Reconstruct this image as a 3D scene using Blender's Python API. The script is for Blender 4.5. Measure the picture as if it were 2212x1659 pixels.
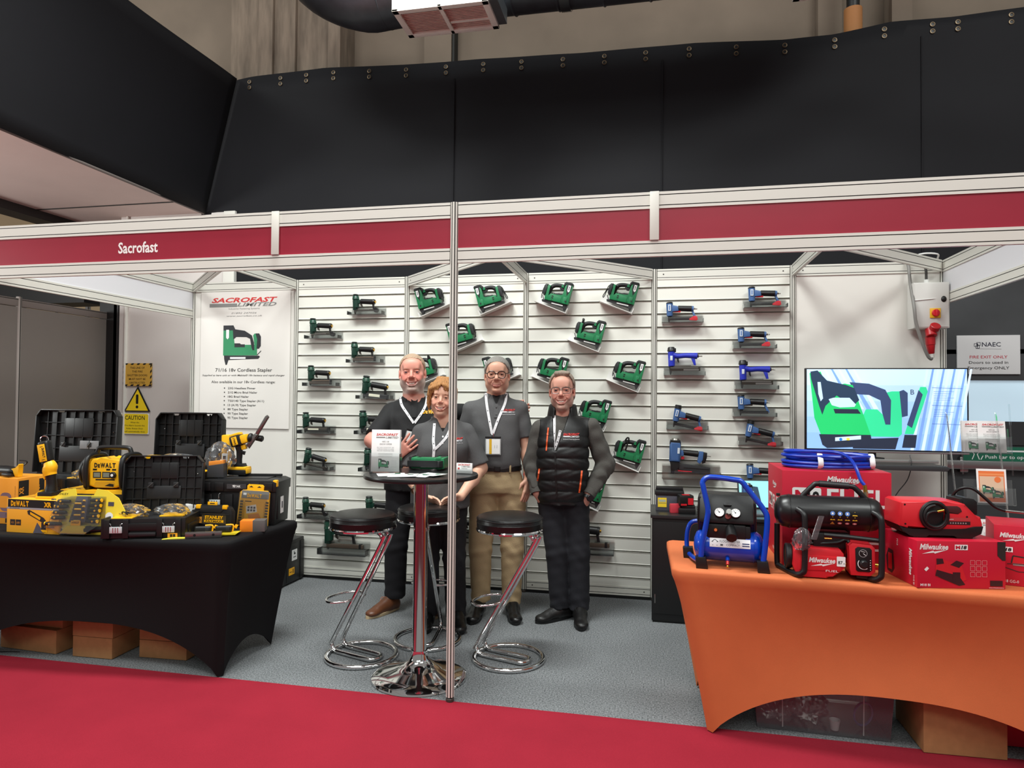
# Trade-show booth: shell-scheme stand with power tools, four people, two draped tables
import bpy, bmesh, math, random
import numpy as np
from mathutils import Vector, Matrix, Euler
for _o in list(bpy.data.objects): bpy.data.objects.remove(_o)
random.seed(7)
SC = bpy.context.scene
COL = SC.collection
PI = math.pi
V = Vector

# ---------------------------------------------------------------- camera
cam_d = bpy.data.cameras.new('camera')
cam = bpy.data.objects.new('camera', cam_d)
COL.objects.link(cam)
cam_d.sensor_width = 36.0
cam_d.lens = 1476.076 / 2212.0 * 36.0
cam_d.clip_start = .05
cam_d.clip_end = 200
_f = V((-0.20375798, 0.97880245, 0.02069927))
_r = V((0.97901449, 0.20363222, 0.00803414))
_u = V((-0.00364879, -0.02190191, 0.99975347))
cam.matrix_world = Matrix(((_r.x, _u.x, -_f.x, 3.96185), (_r.y, _u.y, -_f.y, -5.28770), (_r.z, _u.z, -_f.z, 1.51377), (0, 0, 0, 1)))
SC.camera = cam

# ---------------------------------------------------------------- world and hall lighting
wd = bpy.data.worlds.new('world')
SC.world = wd
wd.use_nodes = True
wd.node_tree.nodes['Background'].inputs[0].default_value = (1.0, .97, .93, 1)
wd.node_tree.nodes['Background'].inputs[1].default_value = .36

def lamp(name, loc, size, energy, target=None, color=(.96, 1, .975), spread=2.5):
    d = bpy.data.lights.new(name, 'AREA')
    d.shape = 'RECTANGLE'
    d.size, d.size_y = size
    d.energy = energy
    d.color = color
    d.spread = spread
    o = bpy.data.objects.new(name, d)
    COL.objects.link(o)
    o.location = loc
    if target is None:
        o.rotation_euler = (0, 0, 0)
    else:
        o.rotation_euler = (V(target) - V(loc)).to_track_quat('-Z', 'Y').to_euler()
    return o
lamp('hall_lamp_over_stand', (2.4, -2.2, 5.5), (2.0, .5), 245)
lamp('hall_lamp_aisle', (1.0, -6.2, 7.2), (3.2, 1.2), 205, (2.5, -1, 1))
lamp('hall_lamp_aisle_side', (7.6, -5.6, 7.2), (3.2, 1.2), 205, (4.2, -1, 1))
lamp('hall_lamp_far', (-4.0, -4.5, 7.0), (3, 1.2), 110, (-1, 0, 1))
lamp('hall_lamp_behind', (4.0, -11.0, 7.5), (7, 2), 200, (3, 0, 1))
lamp('added_soffit_uplight', (-3.1, -3.2, 2.2), (.8, .8), 78, (-1.0, -.9, 3.3))  # unseen lamp, added to brighten the soffit underside

SC.cycles.transparent_max_bounces = 32
SC.view_settings.view_transform = 'Standard'
SC.view_settings.look = 'None'
SC.view_settings.exposure = -0.45
SC.view_settings.gamma = 1
SC.view_settings.use_curve_mapping = False

# ---------------------------------------------------------------- materials
def lin(c):
    c = c / 255.0
    return c / 12.92 if c <= .04045 else ((c + .055) / 1.055) ** 2.4
def lin3(c):
    return (lin(c[0]), lin(c[1]), lin(c[2]), 1)
_M = {}
def M(rgb, rough=.5, metal=0, spec=.5, bump=0, bscale=300, var=0, vscale=40, coat=0, emit=0, aniso=None, weave=None):
    key = (tuple(rgb), rough, metal, spec, bump, bscale, var, vscale, coat, emit, aniso)
    if key in _M: return _M[key]
    m = bpy.data.materials.new('mat')
    m.use_nodes = True
    nt = m.node_tree; n = nt.nodes; L = nt.links
    b = n['Principled BSDF']
    c = lin3(rgb)
    b.inputs['Base Color'].default_value = c
    b.inputs['Roughness'].default_value = rough
    b.inputs['Metallic'].default_value = metal
    b.inputs['Specular IOR Level'].default_value = spec
    b.inputs['Coat Weight'].default_value = coat
    if emit:
        b.inputs['Emission Color'].default_value = c
        b.inputs['Emission Strength'].default_value = emit
    if bump or var:
        tc = n.new('ShaderNodeTexCoord')
        mp = n.new('ShaderNodeMapping'); L.new(tc.outputs['Object'], mp.inputs[0])
        if aniso: mp.inputs['Scale'].default_value = aniso
        if var:
            nz = n.new('ShaderNodeTexNoise'); nz.inputs['Scale'].default_value = vscale; nz.inputs['Detail'].default_value = 4
            L.new(mp.outputs[0], nz.inputs[0])
            rp = n.new('ShaderNodeValToRGB')
            rp.color_ramp.elements[0].position = .3; rp.color_ramp.elements[1].position = .7
            rp.color_ramp.elements[0].color = (c[0] * (1 - var), c[1] * (1 - var), c[2] * (1 - var), 1)
            rp.color_ramp.elements[1].color = (min(1, c[0] * (1 + var)), min(1, c[1] * (1 + var)), min(1, c[2] * (1 + var)), 1)
            L.new(nz.outputs[0], rp.inputs[0]); L.new(rp.outputs[0], b.inputs['Base Color'])
        if bump:
            n2 = n.new('ShaderNodeTexNoise'); n2.inputs['Scale'].default_value = bscale; n2.inputs['Detail'].default_value = 3
            L.new(mp.outputs[0], n2.inputs[0])
            bp = n.new('ShaderNodeBump'); bp.inputs['Strength'].default_value = bump; bp.inputs['Distance'].default_value = .01
            L.new(n2.outputs[0], bp.inputs['Height']); L.new(bp.outputs[0], b.inputs['Normal'])
    _M[key] = m
    return m
def clear_mat(alpha=.12, tint=(235, 240, 240), rough=.05):
    key = ('clear', alpha, tint, rough)
    if key in _M: return _M[key]
    m = bpy.data.materials.new('mat'); m.use_nodes = True
    nt = m.node_tree; n = nt.nodes; L = nt.links
    n.remove(n['Principled BSDF'])
    out = n['Material Output']
    t = n.new('ShaderNodeBsdfTransparent'); t.inputs[0].default_value = (.97, .98, .98, 1)
    g = n.new('ShaderNodeBsdfGlossy'); g.inputs['Roughness'].default_value = rough
    d = n.new('ShaderNodeBsdfDiffuse'); d.inputs[0].default_value = lin3(tint)
    fr = n.new('ShaderNodeFresnel'); fr.inputs[0].default_value = 1.45
    mx = n.new('ShaderNodeMixShader'); mx2 = n.new('ShaderNodeMixShader')
    mx2.inputs[0].default_value = alpha
    L.new(t.outputs[0], mx2.inputs[1]); L.new(d.outputs[0], mx2.inputs[2])
    L.new(fr.outputs[0], mx.inputs[0]); L.new(mx2.outputs[0], mx.inputs[1]); L.new(g.outputs[0], mx.inputs[2])
    L.new(mx.outputs[0], out.inputs[0])
    _M[key] = m
    return m

WHITE = M((226, 224, 216), .45)
PAPER = M((240, 240, 238), .6)
BLACK = M((14, 14, 15), .45)
BLACKP = M((20, 20, 21), .38, bump=.06, bscale=700)
INK = M((10, 10, 10), .6)
GREYTX = M((90, 90, 92), .6)
CHROME = M((225, 225, 225), .06, 1)
STEEL = M((170, 168, 165), .28, 1)
BRASS = M((205, 160, 70), .25, 1); EYEL = M((120, 104, 84), .4, .8)
ALU = M((214, 213, 204), .38)
SLOT = M((38, 37, 33), .7)  # dark seams; on rail and post grooves it paints in their shade
YEL = M((250, 180, 10), .4)
YELB = M((248, 172, 20), .5)
RED = M((205, 28, 40), .42)
REDB = M((196, 18, 48), .42)
ORANGE = M((240, 120, 25), .5)
CARD = M((168, 122, 78), .8, var=.08, vscale=25, bump=.05, bscale=200)
CLEAR = clear_mat(.012)
BAG = clear_mat(.07, (225, 225, 230), .12)

# ---------------------------------------------------------------- mesh builder
def TRS(loc=(0, 0, 0), rot=(0, 0, 0), sc=(1, 1, 1)):
    return Matrix.LocRotScale(V(loc), Euler(rot), V(sc))
def frame(o, x, y):
    x = V(x).normalized(); y = V(y).normalized(); z = x.cross(y).normalized(); y = z.cross(x)
    return Matrix(((x.x, y.x, z.x, o[0]), (x.y, y.y, z.y, o[1]), (x.z, y.z, z.z, o[2]), (0, 0, 0, 1)))
FRONT = frame((0, 0, 0), (1, 0, 0), (0, 0, 1))     # picture plane facing -y
_boxc = {}
class B:
    def __init__(s, T=None):
        s.v = []; s.f = []; s.k = []; s.mats = []; s.T = T or Matrix.Identity(4)
    def add(s, vs, fs, mat, T=None):
        T = s.T @ T if T is not None else s.T
        if mat not in s.mats: s.mats.append(mat)
        i = s.mats.index(mat); o = len(s.v)
        fl = T.to_3x3().determinant() < 0
        s.v += [tuple(T @ V(p)) for p in vs]
        for f in fs:
            f = [o + q for q in f]
            s.f.append(f[::-1] if fl else f); s.k.append(i)
        return s
    def box(s, c, d, mat, bev=0, rot=None, seg=2):
        key = (round(d[0], 5), round(d[1], 5), round(d[2], 5), bev, seg)
        if key not in _boxc:
            bm = bmesh.new(); bmesh.ops.create_cube(bm, size=1)
            for q in bm.verts: q.co = V((q.co.x * d[0], q.co.y * d[1], q.co.z * d[2]))
            if bev: bmesh.ops.bevel(bm, geom=bm.edges[:], offset=min(bev, min(d) * .49), segments=seg, profile=.6, affect='EDGES')
            bm.verts.index_update()
            _boxc[key] = ([q.co.copy() for q in bm.verts], [[w.index for w in f.verts] for f in bm.faces]); bm.free()
        return s.add(*_boxc[key], mat, TRS(c, rot or (0, 0, 0)))
    def cyl(s, a, b, r, mat, r2=None, n=20, bev=0):
        a = V(a); b = V(b); d = b - a; L = d.length
        r2 = r if r2 is None else r2
        pr = [(0, 0), (r, 0), (r2, L), (0, L)]
        if bev: pr = [(0, 0), (r - bev, 0), (r, bev), (r2, L - bev), (r2 - bev, L), (0, L)]
        q = d.to_track_quat('Z', 'Y').to_matrix().to_4x4(); q.translation = a
        return s.lathe(pr, mat, q, n)
    def lathe(s, pr, mat, T=None, n=24):
        vs = []; fs = []; idx = []
        for r, z in pr:
            if abs(r) < 1e-7: idx.append([len(vs)]); vs.append((0, 0, z))
            else:
                idx.append(list(range(len(vs), len(vs) + n)))
                vs += [(r * math.cos(2 * PI * k / n), r * math.sin(2 * PI * k / n), z) for k in range(n)]
        for a, b in zip(idx, idx[1:]):
            if len(a) == 1 and len(b) == 1: continue
            for k in range(n):
                k2 = (k + 1) % n
                if len(a) == 1: fs.append([a[0], b[k2], b[k]])
                elif len(b) == 1: fs.append([a[k], a[k2], b[0]])
                else: fs.append([a[k], a[k2], b[k2], b[k]])
        return s.add(vs, fs, mat, T)
    def ball(s, c, r, mat, n=16, rot=None):
        r = (r, r, r) if not hasattr(r, '__len__') else r
        m = n // 2
        pr = [(math.sin(PI * k / m), -math.cos(PI * k / m)) for k in range(m + 1)]
        pr[0] = (0, -1); pr[-1] = (0, 1)
        return s.lathe(pr, mat, TRS(c, rot or (0, 0, 0), r), n)
    def tube(s, pts, r, mat, n=10, closed=False, res=0, flat=1, up=None):
        P = [V(p) for p in pts]
        R = list(r) if hasattr(r, '__len__') else [r] * len(P)
        if res:
            P, R = spline(P, R, res, closed)
        N = len(P); T = []
        for i in range(N):
            a = P[(i - 1) % N] if (closed or i) else P[0]
            b = P[(i + 1) % N] if (closed or i < N - 1) else P[-1]
            T.append((b - a).normalized())
        u = V(up) if up else (V((0, 0, 1)) if abs(T[0].z) < .9 else V((1, 0, 0)))
        vs = []; fs = []
        for i in range(N):
            u = (u - T[i] * u.dot(T[i])).normalized() if not up else (V(up) - T[i] * V(up).dot(T[i])).normalized()
            w = T[i].cross(u)
            for k in range(n):
                a = 2 * PI * k / n
                vs.append(P[i] + (u * math.cos(a) * flat + w * math.sin(a)) * R[i])
        for i in range(N if closed else N - 1):
            j = (i + 1) % N
            for k in range(n):
                k2 = (k + 1) % n
                fs.append([i * n + k, i * n + k2, j * n + k2, j * n + k])
        if not closed:
            fs.append(list(range(n))[::-1]); fs.append([(N - 1) * n + k for k in range(n)])
        return s.add(vs, fs, mat)
    def prism(s, poly, y0, y1, mat, bev=0, T=None, seg=2):
        """polygon in x,z extruded along y from y0 to y1"""
        if y1 < y0: y0, y1 = y1, y0
        ar = sum(p[0] * q[1] - q[0] * p[1] for p, q in zip(poly, poly[1:] + poly[:1]))
        if ar < 0: poly = poly[::-1]
        n = len(poly)
        if not bev:
            vs = [(x, y0, z) for x, z in poly] + [(x, y1, z) for x, z in poly]
            fs = [list(range(n)), [n + k for k in range(n)][::-1]] + [[k, n + k, n + (k + 1) % n, (k + 1) % n] for k in range(n)]
            return s.add(vs, fs, mat, T)
        bm = bmesh.new()
        a = [bm.verts.new((x, y0, z)) for x, z in poly]; b = [bm.verts.new((x, y1, z)) for x, z in poly]
        bm.faces.new(a); bm.faces.new(b[::-1])
        for k in range(n): bm.faces.new((a[k], b[k], b[(k + 1) % n], a[(k + 1) % n]))
        ed = [e for e in bm.edges if abs(e.verts[0].co.y - e.verts[1].co.y) < 1e-9]
        bmesh.ops.bevel(bm, geom=ed, offset=bev, segments=seg, profile=.6, affect='EDGES', clamp_overlap=True)
        bm.verts.index_update()
        s.add([q.co.copy() for q in bm.verts], [[w.index for w in f.verts] for f in bm.faces], mat, T)
        bm.free(); return s
    def loft(s, rings, mat, caps=True, closed=False):
        n = len(rings[0]); vs = [p for r in rings for p in r]; fs = []
        for i in range(len(rings) - 1):
            for k in range(n):
                k2 = (k + 1) % n
                fs.append([i * n + k, i * n + k2, (i + 1) * n + k2, (i + 1) * n + k])
        if caps:
            fs.append(list(range(n))[::-1]); fs.append([(len(rings) - 1) * n + k for k in range(n)])
        return s.add(vs, fs, mat)
    def grid(s, fn, nu, nv, mat, cu=False):
        vs = [fn(i / (nu if cu else nu - 1) if nu > 1 else 0, j / (nv - 1)) for j in range(nv) for i in range(nu)]
        fs = []
        for j in range(nv - 1):
            for i in range(nu if cu else nu - 1):
                i2 = (i + 1) % nu
                fs.append([j * nu + i, j * nu + i2, (j + 1) * nu + i2, (j + 1) * nu + i])
        return s.add(vs, fs, mat)
    def build(s, name, parent=None, smooth=38, loc=None):
        me = bpy.data.meshes.new(name)
        me.from_pydata(s.v, [], s.f)
        for m in s.mats: me.materials.append(m)
        me.polygons.foreach_set('material_index', s.k)
        if smooth:
            me.polygons.foreach_set('use_smooth', [True] * len(s.f))
            me.set_sharp_from_angle(angle=math.radians(smooth))
        me.update()
        o = bpy.data.objects.new(name, me); COL.objects.link(o)
        if parent: o.parent = parent
        if loc: o.location = loc
        return o
def spline(P, R, res, closed=False):
    N = len(P); O = []; Q = []
    for i in range(N if closed else N - 1):
        p1 = P[i]; p2 = P[(i + 1) % N]
        p0 = P[i - 1] if (closed or i) else p1 * 2 - p2
        p3 = P[(i + 2) % N] if (closed or i < N - 2) else p2 * 2 - p1
        for k in range(res):
            t = k / res
            O.append(.5 * ((2 * p1) + (p2 - p0) * t + (2 * p0 - 5 * p1 + 4 * p2 - p3) * t * t + (3 * p1 - p0 - 3 * p2 + p3) * t ** 3))
            Q.append(R[i] + (R[(i + 1) % N] - R[i]) * t)
    if not closed: O.append(P[-1]); Q.append(R[-1])
    return O, Q
_tx = {}
def text_mesh(txt, bold=0.0, shear=0.0):
    key = (txt, bold, shear)
    if key not in _tx:
        cu = bpy.data.curves.new('t', 'FONT'); cu.body = txt; cu.size = 1; cu.offset = bold; cu.shear = shear; cu.resolution_u = 2
        cu.fill_mode = 'FRONT'
        ob = bpy.data.objects.new('t', cu); COL.objects.link(ob)
        dg = bpy.context.evaluated_depsgraph_get()
        me = ob.evaluated_get(dg).to_mesh()
        vs = [q.co.copy() for q in me.vertices]; fs = [list(p.vertices) for p in me.polygons]
        ob.evaluated_get(dg).to_mesh_clear()
        COL.objects.unlink(ob); bpy.data.objects.remove(ob); bpy.data.curves.remove(cu)
        xs = [q.x for q in vs] or [0]; ys = [q.y for q in vs] or [0]
        _tx[key] = (vs, fs, min(xs), max(xs), min(ys), max(ys))
    return _tx[key]
class D:
    """flat print on a plane: x right, y up in the units of the frame; k = height step above the plane"""
    def __init__(s, b, T, eps=.0004):
        s.b = b; s.T = T; s.e = eps
    def _z(s, k): return s.e * (k + 1)
    def poly(s, pts, mat, k=0):
        ar = sum(p[0] * q[1] - q[0] * p[1] for p, q in zip(pts, pts[1:] + pts[:1]))
        if ar < 0: pts = pts[::-1]
        s.b.add([(x, y, s._z(k)) for x, y in pts], [list(range(len(pts)))], mat, s.T); return s
    def rect(s, x0, y0, x1, y1, mat, k=0): return s.poly([(x0, y0), (x1, y0), (x1, y1), (x0, y1)], mat, k)
    def rrect(s, x0, y0, x1, y1, r, mat, k=0):
        p = []
        for cx, cy, a in ((x1 - r, y1 - r, 0), (x0 + r, y1 - r, 1), (x0 + r, y0 + r, 2), (x1 - r, y0 + r, 3)):
            p += [(cx + r * math.cos((a + t / 3) * PI / 2), cy + r * math.sin((a + t / 3) * PI / 2)) for t in range(4)]
        return s.poly(p, mat, k)
    def disc(s, x, y, r, mat, k=0, n=18, ry=None):
        ry = ry or r
        return s.poly([(x + r * math.cos(2 * PI * q / n), y + ry * math.sin(2 * PI * q / n)) for q in range(n)], mat, k)
    def line(s, pts, w, mat, k=0):
        for (x0, y0), (x1, y1) in zip(pts, pts[1:]):
            d = math.hypot(x1 - x0, y1 - y0) or 1; nx, ny = -(y1 - y0) / d * w / 2, (x1 - x0) / d * w / 2
            s.poly([(x0 - nx, y0 - ny), (x1 - nx, y1 - ny), (x1 + nx, y1 + ny), (x0 + nx, y0 + ny)], mat, k)
        return s
    def text(s, txt, x, y, h, mat, k=1, w=None, bold=0, shear=0, al='c', rot=0, cap=.72):
        """x,y = baseline anchor; h = capital height"""
        vs, fs, a, b_, c, d = text_mesh(txt, bold, shear)
        sy = h / cap; sx = sy if w is None else w / max(1e-6, b_ - a)
        ox = {'l': a, 'c': (a + b_) / 2, 'r': b_}[al]
        cr, sr = math.cos(rot), math.sin(rot)
        P = []
        for q in vs:
            px, py = (q.x - ox) * sx, q.y * sy
            P.append((x + px * cr - py * sr, y + px * sr + py * cr, s._z(k)))
        s.b.add(P, fs, mat, s.T); return s

# ---------------------------------------------------------------- scene objects
def tag(o, label=None, cat=None, group=None, kind=None):
    if label: o['label'] = label
    if cat: o['category'] = cat
    if group: o['group'] = group
    if kind: o['kind'] = kind
    return o
def thing(name, label, cat, loc=(0, 0, 0), rot=(0, 0, 0), group=None, sc=1):
    o = bpy.data.objects.new(name, None); COL.objects.link(o)
    o.empty_display_size = .05
    o.location = loc; o.rotation_euler = rot; o.scale = (sc, sc, sc) if not hasattr(sc, '__len__') else sc
    return tag(o, label, cat, group)
KIDS = {}
def copy_tree(o, parent=None):
    c = o.copy(); COL.objects.link(c)
    if parent: c.parent = parent
    for ch in list(o.children): copy_tree(ch, c)
    return c
def struct(o): o['kind'] = 'structure'; return o
# ---------------------------------------------------------------- floor and hall shell
def carpet(rgb, var, scale, bump):
    m = bpy.data.materials.new('mat'); m.use_nodes = True
    nt = m.node_tree; n = nt.nodes; L = nt.links; b = n['Principled BSDF']
    b.inputs['Roughness'].default_value = .95; b.inputs['Specular IOR Level'].default_value = .1
    tc = n.new('ShaderNodeTexCoord')
    nz = n.new('ShaderNodeTexNoise'); nz.inputs['Scale'].default_value = scale; nz.inputs['Detail'].default_value = 5; nz.inputs['Roughness'].default_value = .7
    n2 = n.new('ShaderNodeTexNoise'); n2.inputs['Scale'].default_value = 3; n2.inputs['Detail'].default_value = 3
    L.new(tc.outputs['Object'], nz.inputs[0]); L.new(tc.outputs['Object'], n2.inputs[0])
    rp = n.new('ShaderNodeValToRGB'); c = lin3(rgb)
    rp.color_ramp.elements[0].position = .36; rp.color_ramp.elements[1].position = .64
    rp.color_ramp.elements[0].color = (c[0] * (1 - var), c[1] * (1 - var), c[2] * (1 - var), 1)
    rp.color_ramp.elements[1].color = (c[0] * (1 + var), c[1] * (1 + var), c[2] * (1 + var), 1)
    L.new(nz.outputs[0], rp.inputs[0])
    mx = n.new('ShaderNodeMix'); mx.data_type = 'RGBA'; mx.blend_type = 'MULTIPLY'; mx.inputs[0].default_value = .25
    L.new(rp.outputs[0], mx.inputs[6]); L.new(n2.outputs[0], mx.inputs[7]); L.new(mx.outputs[2], b.inputs['Base Color'])
    bp = n.new('ShaderNodeBump'); bp.inputs['Strength'].default_value = bump; bp.inputs['Distance'].default_value = .004
    L.new(nz.outputs[0], bp.inputs['Height']); L.new(bp.outputs[0], b.inputs['Normal'])
    return m
GREYC = carpet((126, 129, 131), .62, 120, .6)
REDC = carpet((156, 38, 54), .12, 420, .3)
b = B(); b.box((2.9, -.55, -.02), (12.0, 2.9, .04), GREYC); struct(b.build('floor'))
b = B(); b.box((2.9, -7.98, -.019), (24, 12.0, .04), REDC); struct(b.build('floor_aisle'))
b = B(); b.box((2.9, 4, -.06), (40, 30, .03), M((95, 92, 88), .8)); struct(b.build('floor_hall'))

# hall back wall of stained concrete with pilasters, above and behind the drape
CONC = M((126, 112, 98), .85, var=.13, vscale=1.6, bump=.1, bscale=30)
CONC2 = M((126, 112, 98), .85, var=.3, vscale=5, aniso=(3, 3, .5), bump=.15, bscale=30)
PINK = M((226, 206, 198), .7, var=.04, vscale=2)
b = B()
b.box((4.0, 1.25, 5.4), (12.6, .2, 4.2), CONC)
for x0, x1, z in ((1.02, 1.72, 5.27), (2.05, 9.9, 5.27), (1.02, 1.72, 6.1), (2.05, 9.9, 6.1)):
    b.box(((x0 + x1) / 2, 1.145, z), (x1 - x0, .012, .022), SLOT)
struct(b.build('wall_back'))
b = B(); b.box((.35, 1.0, 5.4), (1.2, .34, 4.2), CONC2, .01)
b.box((.46, .81, 5.4), (.06, .05, 4.2), CONC2, .01); b.box((.16, .815, 5.4), (.16, .05, 4.2), CONC2, .01)
b.box((.90, .81, 5.4), (.13, .04, 4.2), CONC2, .01)
struct(b.build('trim_1'))
b = B(); b.box((1.88, 1.1, 5.4), (.28, .16, 4.2), CONC, .01); b.box((2.04, 1.08, 5.4), (.02, .12, 4.2), SLOT); struct(b.build('trim_2'))
b = B(); b.box((5.45, 1.1, 5.4), (.2, .14, 4.2), CONC, .01); b.box((5.98, 1.0, 5.4), (.16, .2, 4.2), CONC, .01); struct(b.build('trim_3'))
# white pier beside the shutter opening, carrying the warning signs
b = B(); b.box((-.645, .7, 1.65), (1.29, .2, 3.3), M((214, 208, 203), .6, var=.03, vscale=3), .004)
b.box((-1.2, .59, 1.65), (.02, .03, 3.3), WHITE, .004); b.box((-.06, .592, 1.65), (.12, .03, 3.3), WHITE, .004)
struct(b.build('wall_pier'))
# lowered soffit at the left, with seam and dark edge beam
b = B(); b.box((-1.135, -1.6, 3.36), (1.55, 4.6, .12), PINK)
b.box((-1.135, .205, 3.297), (1.55, .012, .008), SLOT)
struct(b.build('ceiling'))
b = B(); b.box((-2.0, -1.2, 3.32), (.22, 6.0, .2), M((40, 36, 36), .5)); b.box((-1.91, -1.2, 3.27), (.03, 6.0, .05), M((88, 82, 80), .4))
tag(b.build('steel_beam'), 'dark steel edge beam along the pink soffit at far left', 'beam')
# far hall seen through the shutter opening
b = B(); b.box((-6.5, 5.2, 2.6), (11, .2, 5.2), M((214, 188, 150), .8, var=.05, vscale=1))
for x in (-4.3, -3.9, -6.6): b.box((x, 5.08, 2.6), (.03, .03, 5.2), SLOT)
struct(b.build('wall_far'))
b = B(); b.box((-2.35, .74, 2.62), (1.3, .3, .34), M((16, 14, 14), .5)); b.box((-1.42, .72, 1.5), (.2, .24, 3.0), M((22, 20, 20), .5))
b.box((-1.33, .63, 1.5), (.05, .06, 3.0), M((48, 44, 44), .5))
struct(b.build('door_1'))
# neighbouring stand wall: grey panels between aluminium posts
GP = M((118, 110, 104), .35, var=.03, vscale=2)
for i, (y0, y1) in enumerate(((-1.35, -.36), (-.36, .63), (.63, 1.62))):
    t = thing('partition_panel', ['grey partition panel of the next stand, nearest the aisle', 'grey partition panel of the next stand, middle one behind the open tool case', 'narrow grey partition panel of the next stand beside the shutter edge'][i], 'partition', (-1.45, (y0 + y1) / 2, 0), (0, 0, 0), 'grey panels of the neighbouring stand')
    b = B(); b.box((0, 0, 1.15), (.02, .95, 2.24), GP); b.build('panel', t)
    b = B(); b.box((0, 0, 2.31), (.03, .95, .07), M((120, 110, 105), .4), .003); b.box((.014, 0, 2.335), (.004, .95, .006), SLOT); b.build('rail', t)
    if i < 2:
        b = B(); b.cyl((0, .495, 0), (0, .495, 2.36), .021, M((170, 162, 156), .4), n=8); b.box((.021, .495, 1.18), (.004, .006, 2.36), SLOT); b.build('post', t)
b = B()
for x in (-2.9, -2.55):
    b.cyl((x, 1.9, 0), (x, 1.9, 3.2), .03, STEEL)
b.tube([(-3.3, 1.9, 2.7), (-2.95, 1.9, 2.95), (-2.55, 1.9, 2.66)], .018, CHROME); b.tube([(-2.95, 1.9, 2.95), (-2.7, 1.9, 2.75)], .014, CHROME)
tag(b.build('truss'), 'chrome lighting truss beyond the grey partition at far left', 'truss')

# black drape: back run and left return, eyelets along the top hem
def drape_mat():
    return M((17, 17, 22), .75, spec=.35, bump=.25, bscale=3, var=.1, vscale=1.5)
DR = drape_mat()
HEM = [(-.4, 4.5), (-.02, 4.585), (.148, 4.603), (.9, 4.615), (1.685, 4.573), (2.4, 4.56), (3.306, 4.525), (4.283, 4.522), (5.0, 4.475), (5.372, 4.479), (5.8, 4.54), (6.25, 4.536), (6.738, 4.556), (8.4, 4.60)]
def hem(x): return float(np.interp(x, [p[0] for p in HEM], [p[1] for p in HEM]))
def dr_back(u, v):
    x = -.38 + u * 8.76
    zb = 3.28 if x < -.0 else (0 if x < 5.9 else 2.52)
    z = zb + (hem(x) - zb) * v
    w = .008 * math.sin(x * 3.1 + 1) * (1 - .5 * v) + .002 * math.sin(x * 9 + v * 2)
    return (x, .6 + w, z)
t = thing('black_drape', 'long black fabric drape with brass eyelets hung behind the stand', 'drape', (0, 0, 0))
b = B(); b.grid(dr_back, 140, 26, DR); o = b.build('cloth', t)
sd = o.modifiers.new('s', 'SOLIDIFY'); sd.thickness = .006
for x in (2.18, 4.02, 6.02):
    b = B()
    b.tube([(x, .594 + .004 * math.sin(x * 3.1 + 1), z) for z in (2.4, 3.2, 4.4)], .006, DR, n=6); b.build('seam', t)
eye = [1.0, 1.36, 1.72, 2.1, 2.45, 2.8, 3.17, 3.53, 3.88, 4.24, 4.62, 5.0, 5.38, 5.75, 6.1, 6.28, 6.65]
eye0 = None
for x in [.12, .45, .72] + eye:
    for dz in (.05, .105):
        if eye0 is None:
            b = B(); b.lathe([(.011, .002), (.013, .005), (.019, .004), (.02, 0)], EYEL, TRS((0, 0, 0), (PI / 2, 0, 0)), 14)
            b.lathe([(0, .0005), (.011, .0005)], BLACK, TRS((0, 0, 0), (PI / 2, 0, 0)), 10)
            e = eye0 = b.build('eyelet', t)
        else:
            e = eye0.copy(); COL.objects.link(e)
        e.location = (x, .5955 + .004 * math.sin(x * 3.1 + 1), hem(x) - dz)
t = thing('black_drape', 'black fabric drape hung along the edge of the pink soffit', 'drape', (0, 0, 0))
def dr_left(u, v):
    y = .58 - u * 5.4
    xt = -.02 - .13 * u * 3; xb = -.34 + .05 * u
    zb = 3.285; zt = 4.585 + .07 * u * 3
    return (xb + (xt - xb) * v + .012 * math.sin(y * 3), y, zb + (zt - zb) * v)
b = B(); b.grid(dr_left, 60, 12, DR); o = b.build('cloth', t); sd = o.modifiers.new('s', 'SOLIDIFY'); sd.thickness = .006
b = B(); b.tube([(-.345, .58, 3.29), (-.3, -4.8, 3.29)], .012, M((120, 112, 108), .5), n=8); b.build('hem', t)

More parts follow.
